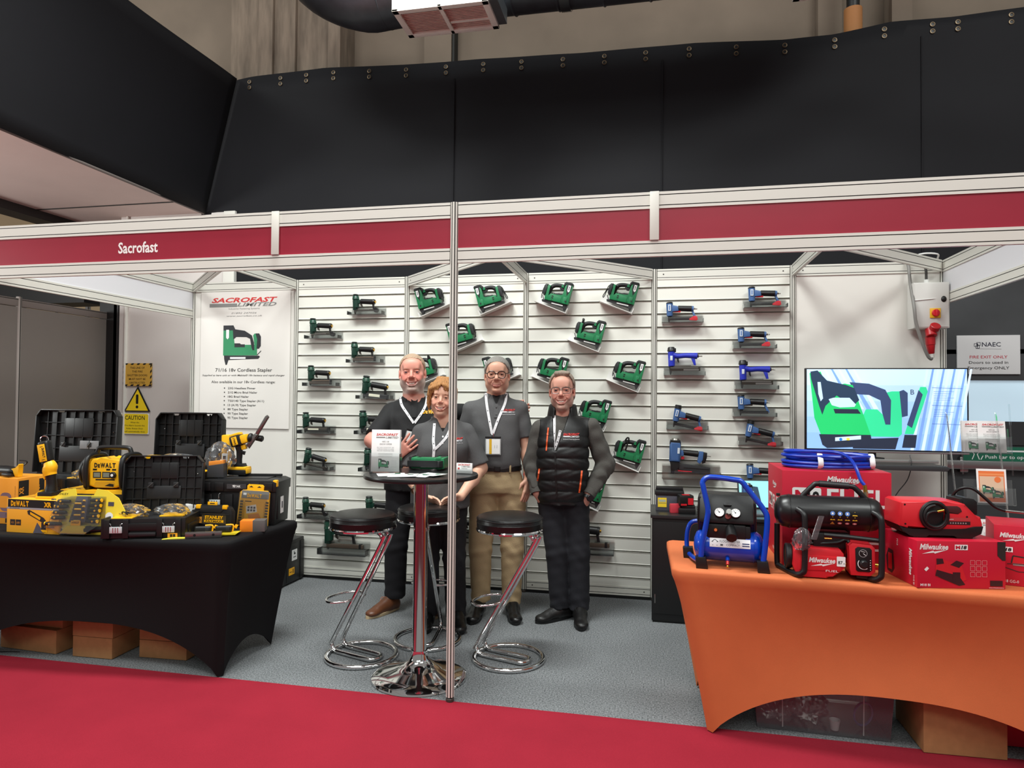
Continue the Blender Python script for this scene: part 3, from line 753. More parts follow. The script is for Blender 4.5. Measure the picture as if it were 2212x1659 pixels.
mm = .001
def nailer(root, kind):
    if kind in ('dark', 'brad', 'can', 'bigdark', 'heavy'):
        s = {'dark': 1, 'brad': 1, 'can': 1.02, 'bigdark': 1.12, 'heavy': 1.4}[kind] * mm
        top = 152 if kind != 'heavy' else 165
        b = B(); b.cyl((30 * s, 0, 52 * s), (26 * s, 0, 118 * s), .024 * s / mm, DKG, .027 * s / mm, 20, .004); b.cyl((26 * s, 0, 118 * s), (25 * s, 0, top * s), .029 * s / mm, DKG2, .026 * s / mm, 20, .005)
        b.box((22 * s, 0, 70 * s), (.034 * s / mm, .03 * s / mm, .07 * s / mm), DKG, .006); b.prism([(40 * s, 80 * s), (40 * s, 118 * s), (82 * s, 120 * s), (82 * s, 96 * s)], -.016, .016, DKG, .005)
        for q in range(3): b.box(((14 + 10 * q) * s, -.024 * s / mm, 74 * s), (.002, .004, .05 * s / mm), DKG2)
        b.build('head', root)
        b = B(); b.lathe([(0, 0), (.022, .001), (.026, .008), (.02, .014), (0, .016)], M((34, 40, 40), .4), TRS((25 * s, 0, top * s), (0, 0, 0), (s / mm,) * 3), 18); b.cyl((10 * s, 0, (top - 26) * s), (42 * s, 0, (top - 26) * s), .0275 * s / mm, GUN, n=4); b.build('exhaust_cap', root)
        b = B(); b.cyl((70 * s, 0, 107 * s), (182 * s, 0, 100 * s), .021 * s / mm, BLACKP, .022 * s / mm, 16, .004); b.build('grip', root)
        b = B(); b.cyl((180 * s, 0, 100 * s), (192 * s, 0, 99 * s), .0235 * s / mm, BLACK, .021 * s / mm, 16); b.cyl((190 * s, 0, 100 * s), (200 * s, 0, 99 * s), .012, BRASS, n=12); b.build('air_fitting', root)
        b = B(); b.prism([(66 * s, 88 * s), (70 * s, 70 * s), (84 * s, 62 * s), (86 * s, 66 * s), (80 * s, 88 * s)], -.006, .006, GUN, .001); b.build('trigger', root)
        b = B(); b.prism([(172 * s, 82 * s), (186 * s, 82 * s), (194 * s, 40 * s), (178 * s, 40 * s)], -.008, .008, BLACKP, .002); b.build('strut', root)
        mg = GUN if kind in ('dark', 'can') else (BRN if kind != 'bigdark' else MAG)
        b = B()
        if kind == 'dark':
            b.box((104 * s, 0, 34 * s), (.176, .022, .016), mg, .003); b.cyl((205 * s, -.014, 33 * s), (205 * s, .014, 33 * s), .02, BLACKP, n=18, bev=.003); b.box((100 * s, -.0115, 36 * s), (.1, .002, .005), STEEL)
        elif kind == 'can':
            b.cyl((26 * s, 0, 30 * s), (222 * s, 0, 26 * s), .023, mg, n=18, bev=.002); b.cyl((220 * s, 0, 26 * s), (232 * s, 0, 26 * s), .027, BLACKP, n=18, bev=.003)
        elif kind == 'heavy':
            b.box((130 * s, 0, 24 * s), (.32, .03, .030), mg, .003); b.box((226 * s, 0, 26 * s), (.02, .034, .04), BLACKP, .003)
        else:
            b.box((112 * s, 0, 28 * s), (.192 * s / mm, .022, .034), mg, .003); b.box((112 * s, -.0115, 31 * s), (.18 * s / mm, .003, .004), BLACK); b.box((204 * s, 0, 28 * s), (.012, .026, .042), BLACKP, .003)
        b.build('magazine', root)
        b = B(); b.prism([(12 * s, 54 * s), (14 * s, 20 * s), (18 * s, 0), (26 * s, 0), (30 * s, 24 * s), (40 * s, 54 * s)], -.008, .008, GUN, .002); b.build('nose', root)
        if kind in ('can', 'bigdark'):
            b = B(); b.box((104 * s, -.0235 if kind == 'can' else -.0122, 30 * s), (.095, .002, .012 if kind == 'can' else .022), M((226, 222, 200), .6)); b.build('sticker', root)
    else:
        red = kind in ('blue', 'bluecap'); s = mm
        body = BL2 if kind == 'royal' else BL1
        if kind in ('blue', 'bluecap', 'plain'):
            b = B(); b.cyl((30 * s, 0, 44 * s), (28 * s, 0, 140 * s), .022, body, .025, 20, .004); b.prism([(36 * s, 76 * s), (44 * s, 128 * s), (84 * s, 120 * s), (98 * s, 104 * s), (92 * s, 82 * s)], -.019, .019, body, .008); b.build('head', root)
            b = B(); b.cyl((28 * s, 0, 138 * s), (27 * s, 0, (150 if kind != 'bluecap' else 168) * s), .0265, BLACKP, .024, 20, .004); b.build('exhaust_cap', root)
            b = B(); b.cyl((88 * s, 0, 103 * s), (190 * s, 0, 98 * s), .021, BLACKP, .022, 16, .004); b.build('grip', root)
            b = B(); b.cyl((188 * s, 0, 98 * s), (202 * s, 0, 97 * s), .0225, body, .02, 16); b.cyl((200 * s, 0, 98 * s), (228 * s, 0, 97 * s), .0045, NICK, n=10); b.cyl((206 * s, 0, 98 * s), (213 * s, 0, 98 * s), .008, NICK, n=6); b.build('air_fitting', root)
            b = B(); b.prism([(52 * s, 74 * s), (56 * s, 90 * s), (112 * s, 86 * s), (106 * s, 72 * s)], -.009, .009, REDT if red else GUN, .003); b.build('trigger', root)
            b = B(); b.prism([(184 * s, 82 * s), (200 * s, 84 * s), (226 * s, 24 * s), (196 * s, 24 * s), (206 * s, 40 * s)], -.008, .008, body, .002); b.build('strut', root)
            if red:
                b = B(); b.prism([(170 * s, 24 * s), (198 * s, 38 * s), (208 * s, 46 * s), (226 * s, 42 * s), (232 * s, 18 * s), (222 * s, 10 * s), (172 * s, 14 * s)], -.011, .011, REDT, .003); b.build('release', root)
            b = B(); b.box((118 * s, 0, 26 * s), (.196, .018, .022), BLACKP, .003); b.build('magazine', root)
            b = B(); b.prism([(16 * s, 48 * s), (18 * s, 14 * s), (20 * s, 0), (27 * s, 0), (32 * s, 20 * s), (46 * s, 48 * s)], -.008, .008, BLACKP, .002); b.build('nose', root)
            b = B(); b.box((27 * s, -.0262, 106 * s), (.02, .003, .046), M((206, 216, 226), .5)); b.box((27 * s, -.028, 106 * s), (.008, .001, .034), M((70, 110, 170), .5)); b.build('sticker', root)
        elif kind == 'royal':
            b = B(); b.cyl((30 * s, 0, 62 * s), (27 * s, 0, 172 * s), .024, body, .026, 20, .004); b.box((24 * s, 0, 90 * s), (.036, .036, .06), body, .006)
            b.tube([(.03, 0, .15), (.07, 0, .138), (.13, 0, .142), (.196, 0, .14)], [.024, .019, .018, .022], body, n=14, res=4); b.cyl((.19, 0, .14), (.215, 0, .138), .023, body, n=16, bev=.003); b.prism([(.166, .13), (.196, .13), (.205, .07), (.19, .07)], -.01, .01, body, .003); b.build('head', root)
            b = B(); b.cyl((27 * s, 0, 170 * s), (26 * s, 0, 206 * s), .030, BLACKP, .026, 20, .006); b.box((.05, 0, .182), (.022, .03, .03), BLACKP, .004); b.build('exhaust_cap', root)
            b = B(); b.cyl((.214, 0, .138), (.224, 0, .138), .012, BLACK, n=14); b.cyl((.222, 0, .138), (.25, 0, .137), .005, NICK, n=10); b.build('air_fitting', root)
            b = B(); b.prism([(.066, .122), (.07, .1), (.082, .088), (.084, .094), (.08, .122)], -.006, .006, BLACK, .001); b.build('trigger', root)
            b = B(); b.box((.128, 0, .046), (.215, .024, .036), GUN, .003); b.box((.12, -.0125, .05), (.2, .003, .006), STEEL); b.box((.17, -.0125, .036), (.11, .003, .012), STEEL); b.box((.1, 0, .068), (.14, .016, .006), STEEL); b.build('magazine', root)
            b = B(); b.prism([(.012, .066), (.014, .02), (.018, 0), (.026, 0), (.03, .02), (.036, .066)], -.009, .009, BLACK, .002); b.build('nose', root)
            b = B(); b.prism([(.018, .105), (.018, .14), (.036, .14), (.036, .105)], -.0275, -.02, M((206, 214, 220), .5), .004); b.build('sticker', root)
        elif kind == 'large':
            b = B(); b.prism([(.004, .09), (.0, .24), (.082, .24), (.082, .09)], -.036, .036, body, .018, seg=3); b.prism([(.078, .14), (.08, .182), (.1, .176), (.112, .16), (.1, .135)], -.02, .02, body, .006); b.build('head', root)
            b = B(); b.prism([(.0, .222), (.004, .25), (.076, .25), (.082, .222)], -.034, .034, BLACKP, .006); b.cyl((.04, 0, .25), (.04, 0, .262), .03, NICK, .026, 20); b.build('exhaust_cap', root)
            b = B(); b.cyl((.1, 0, .163), (.21, 0, .158), .021, BLACKP, .023, 16, .003); b.build('grip', root)
            b = B(); b.cyl((.268, 0, .15), (.3, 0, .148), .0045, NICK, n=10); b.prism([(.24, .09), (.245, .176), (.272, .172), (.272, .14), (.262, .1)], -.026, .026, BLACKP, .008); b.build('air_fitting', root)
            b = B(); b.prism([(.205, .1), (.215, .18), (.246, .178), (.244, .12), (.224, .088)], -.026, .026, body, .006); b.build('strut', root)
            b = B(); b.prism([(.088, .112), (.09, .134), (.112, .132), (.11, .112)], -.008, .008, REDT, .003); b.build('trigger', root)
            b = B(); b.prism([(.064, .04), (.064, .082), (.3, .066), (.3, .016), (.16, .016)], -.015, .015, MAG, .003); b.box((.2, -.016, .052), (.18, .002, .004), BLACK); b.box((.12, 0, .026), (.1, .032, .006), REDT); b.build('magazine', root)
            b = B(); b.prism([(.006, .092), (.02, .06), (.02, 0), (.042, 0), (.046, .03), (.078, .044), (.078, .092)], -.02, .02, BLACKP, .004); b.build('nose', root)
            b = B(); b.box((.067, -.0365, .175), (.016, .002, .042), M((206, 214, 220), .5)); b.build('sticker', root)
def clear_shelf(w, d, h):
    b = B(); t = .003
    b.box((0, 0, t / 2), (w, d, t), CLEAR); b.box((0, -d / 2 + t / 2, h * .35), (w, t, h * .7 - .001), CLEAR); b.box((0, d / 2 - t / 2, h / 2 + .01), (w, t, h + .02), CLEAR)
    for sx in (-1, 1): b.box((sx * (w / 2 - t / 2), 0, h * .3), (t, d - 2 * t, h * .55), CLEAR)
    return b.build('acrylic_shelf')
# kind, left x, lowest z, tilt, description
TL = [('dark', 1.538, 2.189, 0, 'small dark green air nailer', 'top of its panel at right'), ('dark', 1.158, 1.997, 0, 'small dark green air nailer', 'uppermost at left beside the poster'), ('brad', 1.532, 1.797, 0, 'dark green nailer with brown magazine', 'second down at right'), ('brad', 1.146, 1.605, 0, 'dark green nailer with dull grey magazine', 'second down at left beside the poster'),
      ('bigdark', 1.621, 1.503, .1, 'larger dark green nailer with white label', 'above the arm of the man in black'), ('can', 1.105, 1.212, 0, 'dark green nailer with round magazine', 'third down at left'), ('bigdark', 1.61, 1.215, 0, 'dark green nailer half hidden', 'left of the sleeve of the man in black'), ('dark', 1.105, .915, .2, 'dark green nailer tilted nose down', 'fourth down at left'),
      ('bigdark', 1.65, .915, .05, 'dark green nailer', 'behind the leaflet holder on the round table'), ('dark', 1.114, .512, 0, 'small dark green air nailer', 'lowest at left above the black tool trunk'), ('bigdark', 1.674, .52, 0, 'dark green nailer', 'just above the left stool seat'), ('heavy', 1.316, .258, 0, 'heavy dark green nailer with long brown magazine', 'behind the left bar stool'),
      ('heavy', 3.30, .372, 0, 'dark green nailer', 'low beside the leg of the man in quilted vest'), ('dark', 2.45, .42, 0, 'small dark nailer', 'low between the woman and tan trousers'),
      ('blue', 4.05, 2.087, 0, 'blue nailer with red trigger', 'top left of the blue nailer panel'), ('blue', 4.633, 2.187, 0, 'blue nailer with red trigger', 'highest of all, at the right'), ('blue', 4.559, 1.891, 0, 'blue nailer with red trigger', 'second down at the right'), ('royal', 4.065, 1.696, 0, 'royal blue brad nailer with black cap', 'at the left of its panel'), ('royal', 4.573, 1.596, 0, 'royal blue brad nailer with black cap', 'at the right of its panel'),
      ('bluecap', 4.086, 1.30, .2, 'blue nailer with tall black cap, tilted', 'at the left above the large blue stapler'), ('plain', 4.56, 1.398, 0, 'blue nailer without red parts', 'below the right royal blue nailer'), ('bluecap', 4.599, 1.196, .2, 'blue nailer with tall black cap, tilted', 'at the right above the red carton'), ('large', 4.07, .963, .05, 'large blue stapler', 'at the left above the grey battery box'), ('blue', 4.622, .90, 0, 'blue nailer with red trigger', 'cut off by the big red carton')]
np_ = {}; sh_ = {}
for kind, x, z, tl, lb, wh in TL:
    grp = 'blue nailers on the slatwall' if kind in ('blue', 'bluecap', 'plain', 'royal', 'large') else 'dark green nailers on the slatwall'
    lab = lb + ', ' + wh
    if kind not in np_:
        t = thing('nail_gun', lab, 'nail gun', (0, 0, 0), (0, 0, 0), grp); nailer(t, kind); np_[kind] = t
    else:
        t = copy_tree(np_[kind]); t['label'] = lab
    t.location = (x - .006, -.066, z + .002 + .012 * (tl > .15)); t.rotation_euler = (0, tl, 0)
    big = kind in ('heavy', 'large'); key = big
    if key not in sh_: o = sh_[key] = clear_shelf(.42 if big else .30, .1, .085 if big else .05)
    else: o = sh_[key].copy(); COL.objects.link(o)
    o.location = (x + (.16 if big else .115), -.062, z - .004 - (.0 if tl < .15 else .004) - (.03 if big else 0))
    tag(o, 'shelf of ' + lb.replace('small ', '') + ', ' + wh, 'shelf', 'clear acrylic shelves on the slatwall')
# ---------------------------------------------------------------- draped trestle tables
def draped_table(top, feet, z, arch, mat, label, cat_label, sag=.05, side_arch=.13):
    """top, feet: front left, front right, back right, back left (x, y)"""
    top = [V((*p, z)) for p in top]; feet = [V((*p, 0.004)) for p in feet]
    nS = 44
    def ring(P, r, lift=0):
        out = []
        c = sum(P, V((0, 0, 0))) / 4
        for i in range(4):
            a = P[i]; b = P[(i + 1) % 4]; d = (b - a).normalized()
            a2 = a + d * r; b2 = b - d * r
            for k in range(nS): out.append((a2 + (b2 - a2) * (k / (nS - 1)), i, k / (nS - 1)))
        return out
    T = ring(top, .035); F = ring(feet, .022)
    n = len(T); mid = sum(top, V((0, 0, 0))) / 4
    rings = []
    out_n = []
    for (p, i, u) in T:
        d = (top[(i + 1) % 4] - top[i]).normalized(); out_n.append(V((d.y, -d.x, 0)))
    rings.append([p - nn * .012 + V((0, 0, .002)) for (p, i, u), nn in zip(T, out_n)])
    rings.append([p - nn * .002 + V((0, 0, -.004)) for (p, i, u), nn in zip(T, out_n)])
    rings.append([p + V((0, 0, -.012)) for (p, i, u) in T])
    rings.append([p + V((0, 0, -.034)) for (p, i, u) in T])
    rows = 26
    for q in range(1, rows + 1):
        v = q / rows; R = []
        for (p, i, u), (fp, _, _), nn in zip(T, F, out_n):
            h = arch if i in (0, 2) else side_arch
            e = 1 - abs(2 * u - 1) ** (2.5 if i in (0, 2) else 1.9)
            zb = .006 + h * e ** .85
            a = p + V((0, 0, -.034)); b = V((fp.x, fp.y, zb))
            # near the corners follow the leg, in the middle hang and pull inwards
            s = math.sin(PI * min(1, v * .9)) * math.sin(PI * u) ** .6 * (sag if i in (0, 2) else sag * .5)
            w = a + (b - a) * v
            f = v ** .8
            w.x = a.x + (b.x - a.x) * f; w.y = a.y + (b.y - a.y) * f
            R.append(w - nn * s)
        rings.append(R)
    last = rings[-1]
    rings.append([p - nn * .004 + V((0, 0, .006)) for p, nn in zip(last, out_n)])
    b = B(); b.loft([[tuple(p) for p in r][::-1] for r in rings], mat, caps=False)
    b.add([tuple(p) for p in rings[0]], [list(range(n))], mat)
    o = b.build('tablecloth', None, 60)
    tag(o, label, 'tablecloth')
BKC = M((13, 12, 14), .85, spec=.25, bump=.15, bscale=500)
ORC = M((204, 108, 60), .8, bump=.12, bscale=500, var=.03, vscale=8)
draped_table([(-.05, -2.215), (1.772, -2.062), (1.80, -1.36), (-.02, -1.50)], [(.05, -2.11), (1.693, -1.985), (1.691, -1.469), (.05, -1.60)], .740, .25, BKC, 'black stretch cloth pulled over the table at left with arched hem', '')
draped_table([(4.045, -2.092), (5.87, -2.262), (5.88, -1.56), (4.03, -1.43)], [(4.205, -2.035), (5.73, -2.18), (5.72, -1.62), (4.185, -1.512)], .745, .245, ORC, 'orange stretch cloth pulled over the table at right with arched hem', '')

# ---------------------------------------------------------------- round bar table and stools
t = thing('bar_table', 'round black topped bar table on chrome trumpet base by the front post', 'table', (2.722, -1.735, 0))
b = B(); b.lathe([(0, 1.076), (.296, 1.076), (.308, 1.080), (.310, 1.090), (.307, 1.099), (.30, 1.101), (0, 1.101)], M((22, 22, 23), .3), n=64); b.build('tabletop', t)
b = B(); b.lathe([(0, 1.076), (.09, 1.076), (.09, 1.070), (.05, 1.062), (.0385, 1.05), (.038, .15), (.040, .145)], CHROME, n=40); b.build('pole', t)
b = B(); b.lathe([(.043, .15), (.046, .12), (.058, .095), (.085, .075), (.13, .056), (.19, .038), (.235, .024), (.255, .012), (.258, .004), (.255, .001), (0, .001)][::-1], CHROME, n=64); b.build('base', t)
def stool(loc, rz, label):
    t = thing('bar_stool', label, 'stool', loc, (0, 0, rz), 'chrome bar stools around the bar table')
    LE = M((17, 17, 18), .36, bump=.1, bscale=60)
    b = B(); b.lathe([(0, .752), (.17, .752), (.186, .758), (.192, .775), (.190, .792), (.1925, .797), (.190, .802), (.190, .818), (.184, .829), (.165, .836), (.08, .8405), (0, .841)], LE, n=56); b.tube([(.1925 * math.cos(2 * PI * k / 40), .1925 * math.sin(2 * PI * k / 40), .818) for k in range(40)], .0022, LE, n=6, closed=True); b.build('seat', t)
    b = B(); b.lathe([(.150, .742), (.18, .742), (.192, .747), (.196, .756), (.192, .763), (.188, .760), (.18, .752), (.15, .752)], CHROME, n=56); b.build('seat_ring', t)
    for sy in (-1, 1):
        b = B(); y = sy * .028
        b.tube([(.02, y, .745), (.11, y, .742), (.150, y, .735), (.170, y, .71), (.160, y, .67), (-.170, y * 1.6, .10), (-.188, y * 1.7, .05), (-.165, y * 1.7, .022), (-.12, y * 1.7, .0165), (.08, y * 1.7, .0165), (.115, y * 1.2, .0165), (.128, 0, .0165)], .0125, CHROME, n=14, res=5); b.build('leg_tube', t)
    b = B(); b.tube([(.2 * math.cos(2 * PI * k / 56), .2 * math.sin(2 * PI * k / 56), .0135) for k in range(56)], .0135, CHROME, n=12, closed=True); b.build('base_ring', t)
    b = B(); b.tube([(-.03, .03, .335), (-.06, .09, .33), (-.13, .13, .325), (-.205, .08, .322), (-.222, 0, .32), (-.205, -.08, .322), (-.13, -.13, .325), (-.06, -.09, .33), (-.03, -.03, .335)], .008, CHROME, n=10, res=4); b.build('footrest', t)
stool((2.295, -1.53, 0), -.32, 'black seated chrome bar stool left of the bar table')
stool((3.142, -1.385, 0), -.30, 'black seated chrome bar stool right of the front post')
stool((2.585, -1.195, 0), -1.45, 'black seated chrome bar stool behind the bar table before the woman')
# things on the bar table
def leaflet_print(b, T, w, h, k=0):
    d = D(b, T, .0003)
    d.text('SACROFAST', w * .05, h * .36, h * .055, TR, w=w * .78, bold=.03, shear=.3); d.rect(-w * .34, h * .305, -.02 * w, h * .33, TG); d.text('LIMITED', w * .22, h * .295, h * .045, TG, w=w * .45, bold=.02, shear=.3)
    d.text('NEC UK', 0, h * .2, h * .035, GREYTX, shear=.2); d.text('SHOW OFFER', 0, h * .14, h * .035, GREYTX, shear=.2)
    for i, (s, y) in enumerate((('BUY ANY SACROFAST 18V', .07), ('CORDLESS STAPLER OR NAILER', .03), ('AND GET THE BATTERY FREE', -.01))): d.text(s, 0, h * y, h * .018, GREYTX, w=w * .6)
    for y in (-.07, -.1, -.14): d.rect(-w * .25, h * y, w * .25, h * (y + .008), M((170, 170, 170), .6))
    stapler_print(d, -w * .24, -h * .38, w * .36)
    for q in range(6): d.rect(w * .2, h * (-.24 - q * .03), w * .40, h * (-.235 - q * .03), M((180, 180, 180), .6))
t = thing('leaflet_holder', 'clear acrylic leaflet holder at the left edge of the bar table', 'leaflet holder', (2.527, -1.765, 1.1015), (0, 0, .1))
b = B(); hm = clear_mat(.03)
b.box((0, -.022, .055), (.168, .003, .108), hm); b.box((0, .030, .085), (.168, .003, .168), hm, rot=(-.1, 0, 0)); b.box((-.083, .004, .052), (.003, .048, .104), hm); b.box((.083, .004, .052), (.003, .048, .104), hm); b.box((0, .004, .002), (.163, .046, .003), hm); b.build('pocket', t)
t = thing('leaflet', 'stack of white leaflets standing in the acrylic holder on the bar table', 'leaflet', (2.527, -1.765, 1.105), (-.06, 0, .1))
b = B(); b.box((0, .002, .116), (.158, .03, .228), PAPER, .001); b.build('paper_stack', t)
b = B(); leaflet_print(b, frame((0, -.0132, .116), (1, 0, 0), (0, 0, 1)), .158, .228); b.build('lettering', t)
# cordless stapler lying on the table
t = thing('cordless_stapler', 'green cordless stapler lying on its side on the bar table', 'stapler', (2.66, -1.62, 1.133), (PI / 2 - .0, 0, PI + .12), None)
cordless(t, 'down')
t.rotation_euler = (PI / 2, 0, PI + .10); t.location = (2.80, -1.58, 1.140)
for i, (x, y, r, lb) in enumerate(((2.60, -1.86, .5, 'left'), (2.68, -1.90, .2, 'middle'), (2.75, -1.88, -.15, 'right'), (2.81, -1.84, -.5, 'rear right'))):
    b = B(); c = math.cos(r); s = math.sin(r)
    def pf(u, v): 
        px, py = (u - .5) * .15, (v - .5) * .105
        return (px, py, .0012 + .0012 * i + .004 * (u * u) * (i % 2) + .003 * v * v)
    b.grid(pf, 8, 6, PAPER); d = D(b, frame((0, 0, .002 + .0012 * i), (1, 0, 0), (0, 1, 0)), .0015)
    for q in range(4): d.rect(-.05, -.03 + q * .012, .02, -.028 + q * .012, M((170, 172, 170), .6), 2)
    d.rect(.02, .01, .05, .035, M((60, 120, 90), .6), 2)
    o = b.build('leaflet'); o.location = (x, y, 1.1015); o.rotation_euler = (0, 0, r); sd = o.modifiers.new('s', 'SOLIDIFY'); sd.thickness = .0006
    tag(o, 'loose white leaflet lying on the bar table, ' + lb + ' one of the fan', 'leaflet', 'loose leaflets on the bar table')
t = thing('business_card_holder', 'small clear holder with white business cards right of the front post', 'card holder', (2.955, -1.70, 1.1015), (0, 0, -.05))
b = B(); b.box((0, -.012, .014), (.094, .002, .026), hm); b.box((0, .012, .02), (.094, .002, .04), hm); b.box((0, 0, .0015), (.094, .024, .002), hm); b.build('pocket', t)
t = thing('business_card', 'white business cards with red lettering in the small clear holder', 'business card', (2.955, -1.70, 1.104), (-.08, 0, -.05))
b = B(); b.box((0, 0, .028), (.088, .014, .055), PAPER, .0005); b.build('card_stack', t)
b = B(); d = D(b, frame((0, -.0072, .028), (1, 0, 0), (0, 0, 1)), .0003); d.text('SACROFAST', 0, .014, .009, TR, w=.07, bold=.03); d.text('LIMITED', .01, .005, .006, TG, w=.05, bold=.02); d.rect(-.036, -.008, -.026, .002, TR); d.rect(-.015, -.004, .018, -.002, TG); b.build('lettering', t)
# ---------------------------------------------------------------- left table: yellow and black tools
LATCH = M((208, 214, 216), .35, .25); BP = M((18, 18, 19), .42, bump=.05, bscale=400); BP2 = M((30, 30, 32), .45); DYE = M((246, 184, 22), .42)
def dewalt(d, x, y, h, mat, k=1, rot=0, w=None):
    w = w or h * 4.6
    c, s = math.cos(rot), math.sin(rot)
    for ch, a, hh, ww in (('D', .08, 1, .145), ('E', .22, .74, .10), ('W', .40, 1, .22), ('A', .60, 1, .17), ('L', .765, 1, .11), ('T', .92, 1, .15)):
        ox = (a - .5) * w; d.text(ch, x + ox * c, y + ox * s, h * hh, mat, k, w=w * ww, bold=.05, rot=rot)
def tool_case(root, w, d, h, lh, tilt, stick=True, labelled=True):
    """open case: base at the origin (front at -d/2), lid standing at the back"""
    b = B(); th = .012
    b.box((0, 0, .006), (w - .02, d - .02, .012), BP, .004)
    b.prism([(-w / 2, .0), (-w / 2 - .0, h), (w / 2, h), (w / 2, 0)], -d / 2, -d / 2 + th, BP, .004); b.prism([(-w / 2, .0), (-w / 2, h), (w / 2, h), (w / 2, 0)], d / 2 - th, d / 2, BP, .004)
    for sx in (-1, 1): b.box((sx * (w / 2 - th / 2), 0, h / 2), (th, d - .01, h), BP, .004)
    for x in (-.42, -.20, .20, .42): b.box((x * w, -d / 2 - .006, h * .5), (.03, .014, h * .96), BP, .004)
    for sx in (-1, 1): b.box((sx * w / 2, -d * .1, h * .35), (.012, d * .5, h * .5), BP, .004)
    b.build('base', root)
    b = B(); b.box((0, 0, h - .018), (w - .03, d - .03, .02), BP2, .004)
    for x, y, sx, sy in ((-.3, -.1, .25, .5), (.25, .05, .3, .4)): b.box((x * w, y * d, h - .006), (sx * w, sy * d, .008), DYE, .003)
    b.build('insert', root)
    for x in (-.31, .31):
        b = B(); b.box((x * w, -d / 2 - .014, h * .46), (.062, .008, h * .32 if h < .15 else .04), LATCH, .002)
        for q in range(3): b.box((x * w + (q - 1) * .012, -d / 2 - .0185, h * .46), (.004, .003, .026), CHROME)
        for sx in (-1, 1): b.tube([(x * w + sx * .022, -d / 2 - .014, h * .58), (x * w + sx * .024, -d / 2 - .016, h * .74), (x * w + sx * .032, -d / 2 - .012, h * .78)], .0028, CHROME, n=6)
        b.build('latch', root)
    b = B(); b.box((0, -d / 2 - .012, h * .22), (w * .32, .016, .020), BP2, .006); b.box((0, -d / 2 - .008, h * .6), (w * .34, .006, h * .35), BLACK, .002); b.build('carry_handle', root)
    if labelled:
        b = B(); b.box((.36 * w, -d / 2 - .0145, h * .14), (.05, .002, .024), M((222, 150, 30), .5)); b.box((.345 * w, -d / 2 - .016, h * .14), (.012, .001, .014), INK); b.box((.38 * w, -d / 2 - .016, h * .14), (.012, .001, .014), INK); b.build('sticker', root)
    T = TRS((0, d / 2 - .006, h), (-tilt, 0, 0))
    b = B(T); c = .045
    out = [(-w / 2, 0), (-w / 2 - .006, .02), (-w / 2, lh - c), (-w / 2 + c * .7, lh), (-w * .30, lh), (-w * .29, lh - .022), (-w * .21, lh - .022), (-w * .20, lh + .002), (w * .20, lh + .002), (w * .21, lh - .022), (w * .29, lh - .022), (w * .30, lh), (w / 2 - c * .7, lh), (w / 2, lh - c), (w / 2 + .006, .02), (w / 2, 0)]
    b.prism(out, 0, .012, BP, .003)
    rim = [(-w / 2, .01), (-w / 2, lh - c), (-w / 2 + c * .7, lh - .004), (w / 2 - c * .7, lh - .004), (w / 2, lh - c), (w / 2, .01)]
    for (x0, z0), (x1, z1) in zip(rim, rim[1:]):
        L = math.hypot(x1 - x0, z1 - z0); a = math.atan2(z1 - z0, x1 - x0)
        b.box(((x0 + x1) / 2, -.018, (z0 + z1) / 2), (L, .042, .008), BP, .002, rot=(0, -a, 0))
    for k in range(1, 9):
        x = -w / 2 + k * w / 9; b.box((x, -.006, lh * .5), (.004, .014, lh * .94), BP, 0)
    for k in range(1, 5): b.box((0, -.005, lh * k / 5), (w * .96, .012, .004), BP, 0)
    b.box((0, -.010, lh * .32), (w * .44, .012, lh * .24), BP2, .006); b.box((0, -.008, lh * .72), (w * .36, .01, lh * .3), BP, .006)
    b.build('lid', root)
    for x in (-.16, .16):
        b = B(T); b.box((x * w, -.022, lh * .46), (.03, .012, .03), BP2, .004); b.tube([(x * w - .012, -.03, lh * .43), (x * w + .014, -.03, lh * .5)], .002, STEEL, n=6); b.build('lid_clip', root)
    b = B(T)
    for x, z in ((-.40, .70), (.42, .66), (-.38, .2)): b.ball((x * w, -.006, z * lh), .004, CHROME, 8)
    b.build('rivet', root)
def bag(name, loc, r, seed, label, rz=0, group=None):
    """crumpled clear plastic bag"""
    rnd = random.Random(seed); ph = [rnd.random() * 6 for _ in range(8)]
    def fn(u, v):
        a = 2 * PI * u; t = PI * v; q = 1 + .18 * math.sin(3 * a + ph[0]) * math.sin(2 * t + ph[1]) + .14 * math.sin(7 * a + ph[2] + 4 * t) + .08 * math.sin(13 * a + ph[3] - 9 * t)
        z = -math.cos(t) * r[2] * (1 + .12 * math.sin(5 * a + ph[4])); z = max(z, -r[2] * .8)
        return (r[0] * q * math.sin(t) * math.cos(a), r[1] * q * math.sin(t) * math.sin(a), z + r[2] * .8)
    b = B(); b.grid(fn, 40, 18, BAG, cu=True); o = b.build(name, smooth=25); o.location = loc; o.rotation_euler = (0, 0, rz)
    return tag(o, label, 'plastic bag', group)
TZ = .7425
t = thing('tool_case', 'large open black tool case at the back left of the black table', 'tool case', (.165, -1.485, TZ), (0, 0, .02), 'open black tool cases on the black table'); tool_case(t, .63, .24, .235, .435, .06, labelled=True)
b = B(); T = TRS((0, .114, .235), (-.06, 0, 0))
for x in (.0, .075): b.T = T; b.box((x + .06, -.02, .20), (.068, .006, .055), M((120, 120, 122), .5), .002)
b.build('grey_pad', t)
t = thing('tool_case', 'open black tool case lying flat at the middle of the black table', 'tool case', (1.215, -1.925, TZ), (0, 0, .34), 'open black tool cases on the black table'); tool_case(t, .43, .30, .105, .315, .10)
t = thing('tool_case', 'open black tool case standing behind the middle one, below the poster', 'tool case', (1.02, -1.46, TZ), (0, 0, .08), 'open black tool cases on the black table'); tool_case(t, .46, .22, .30, .36, .05, labelled=False)
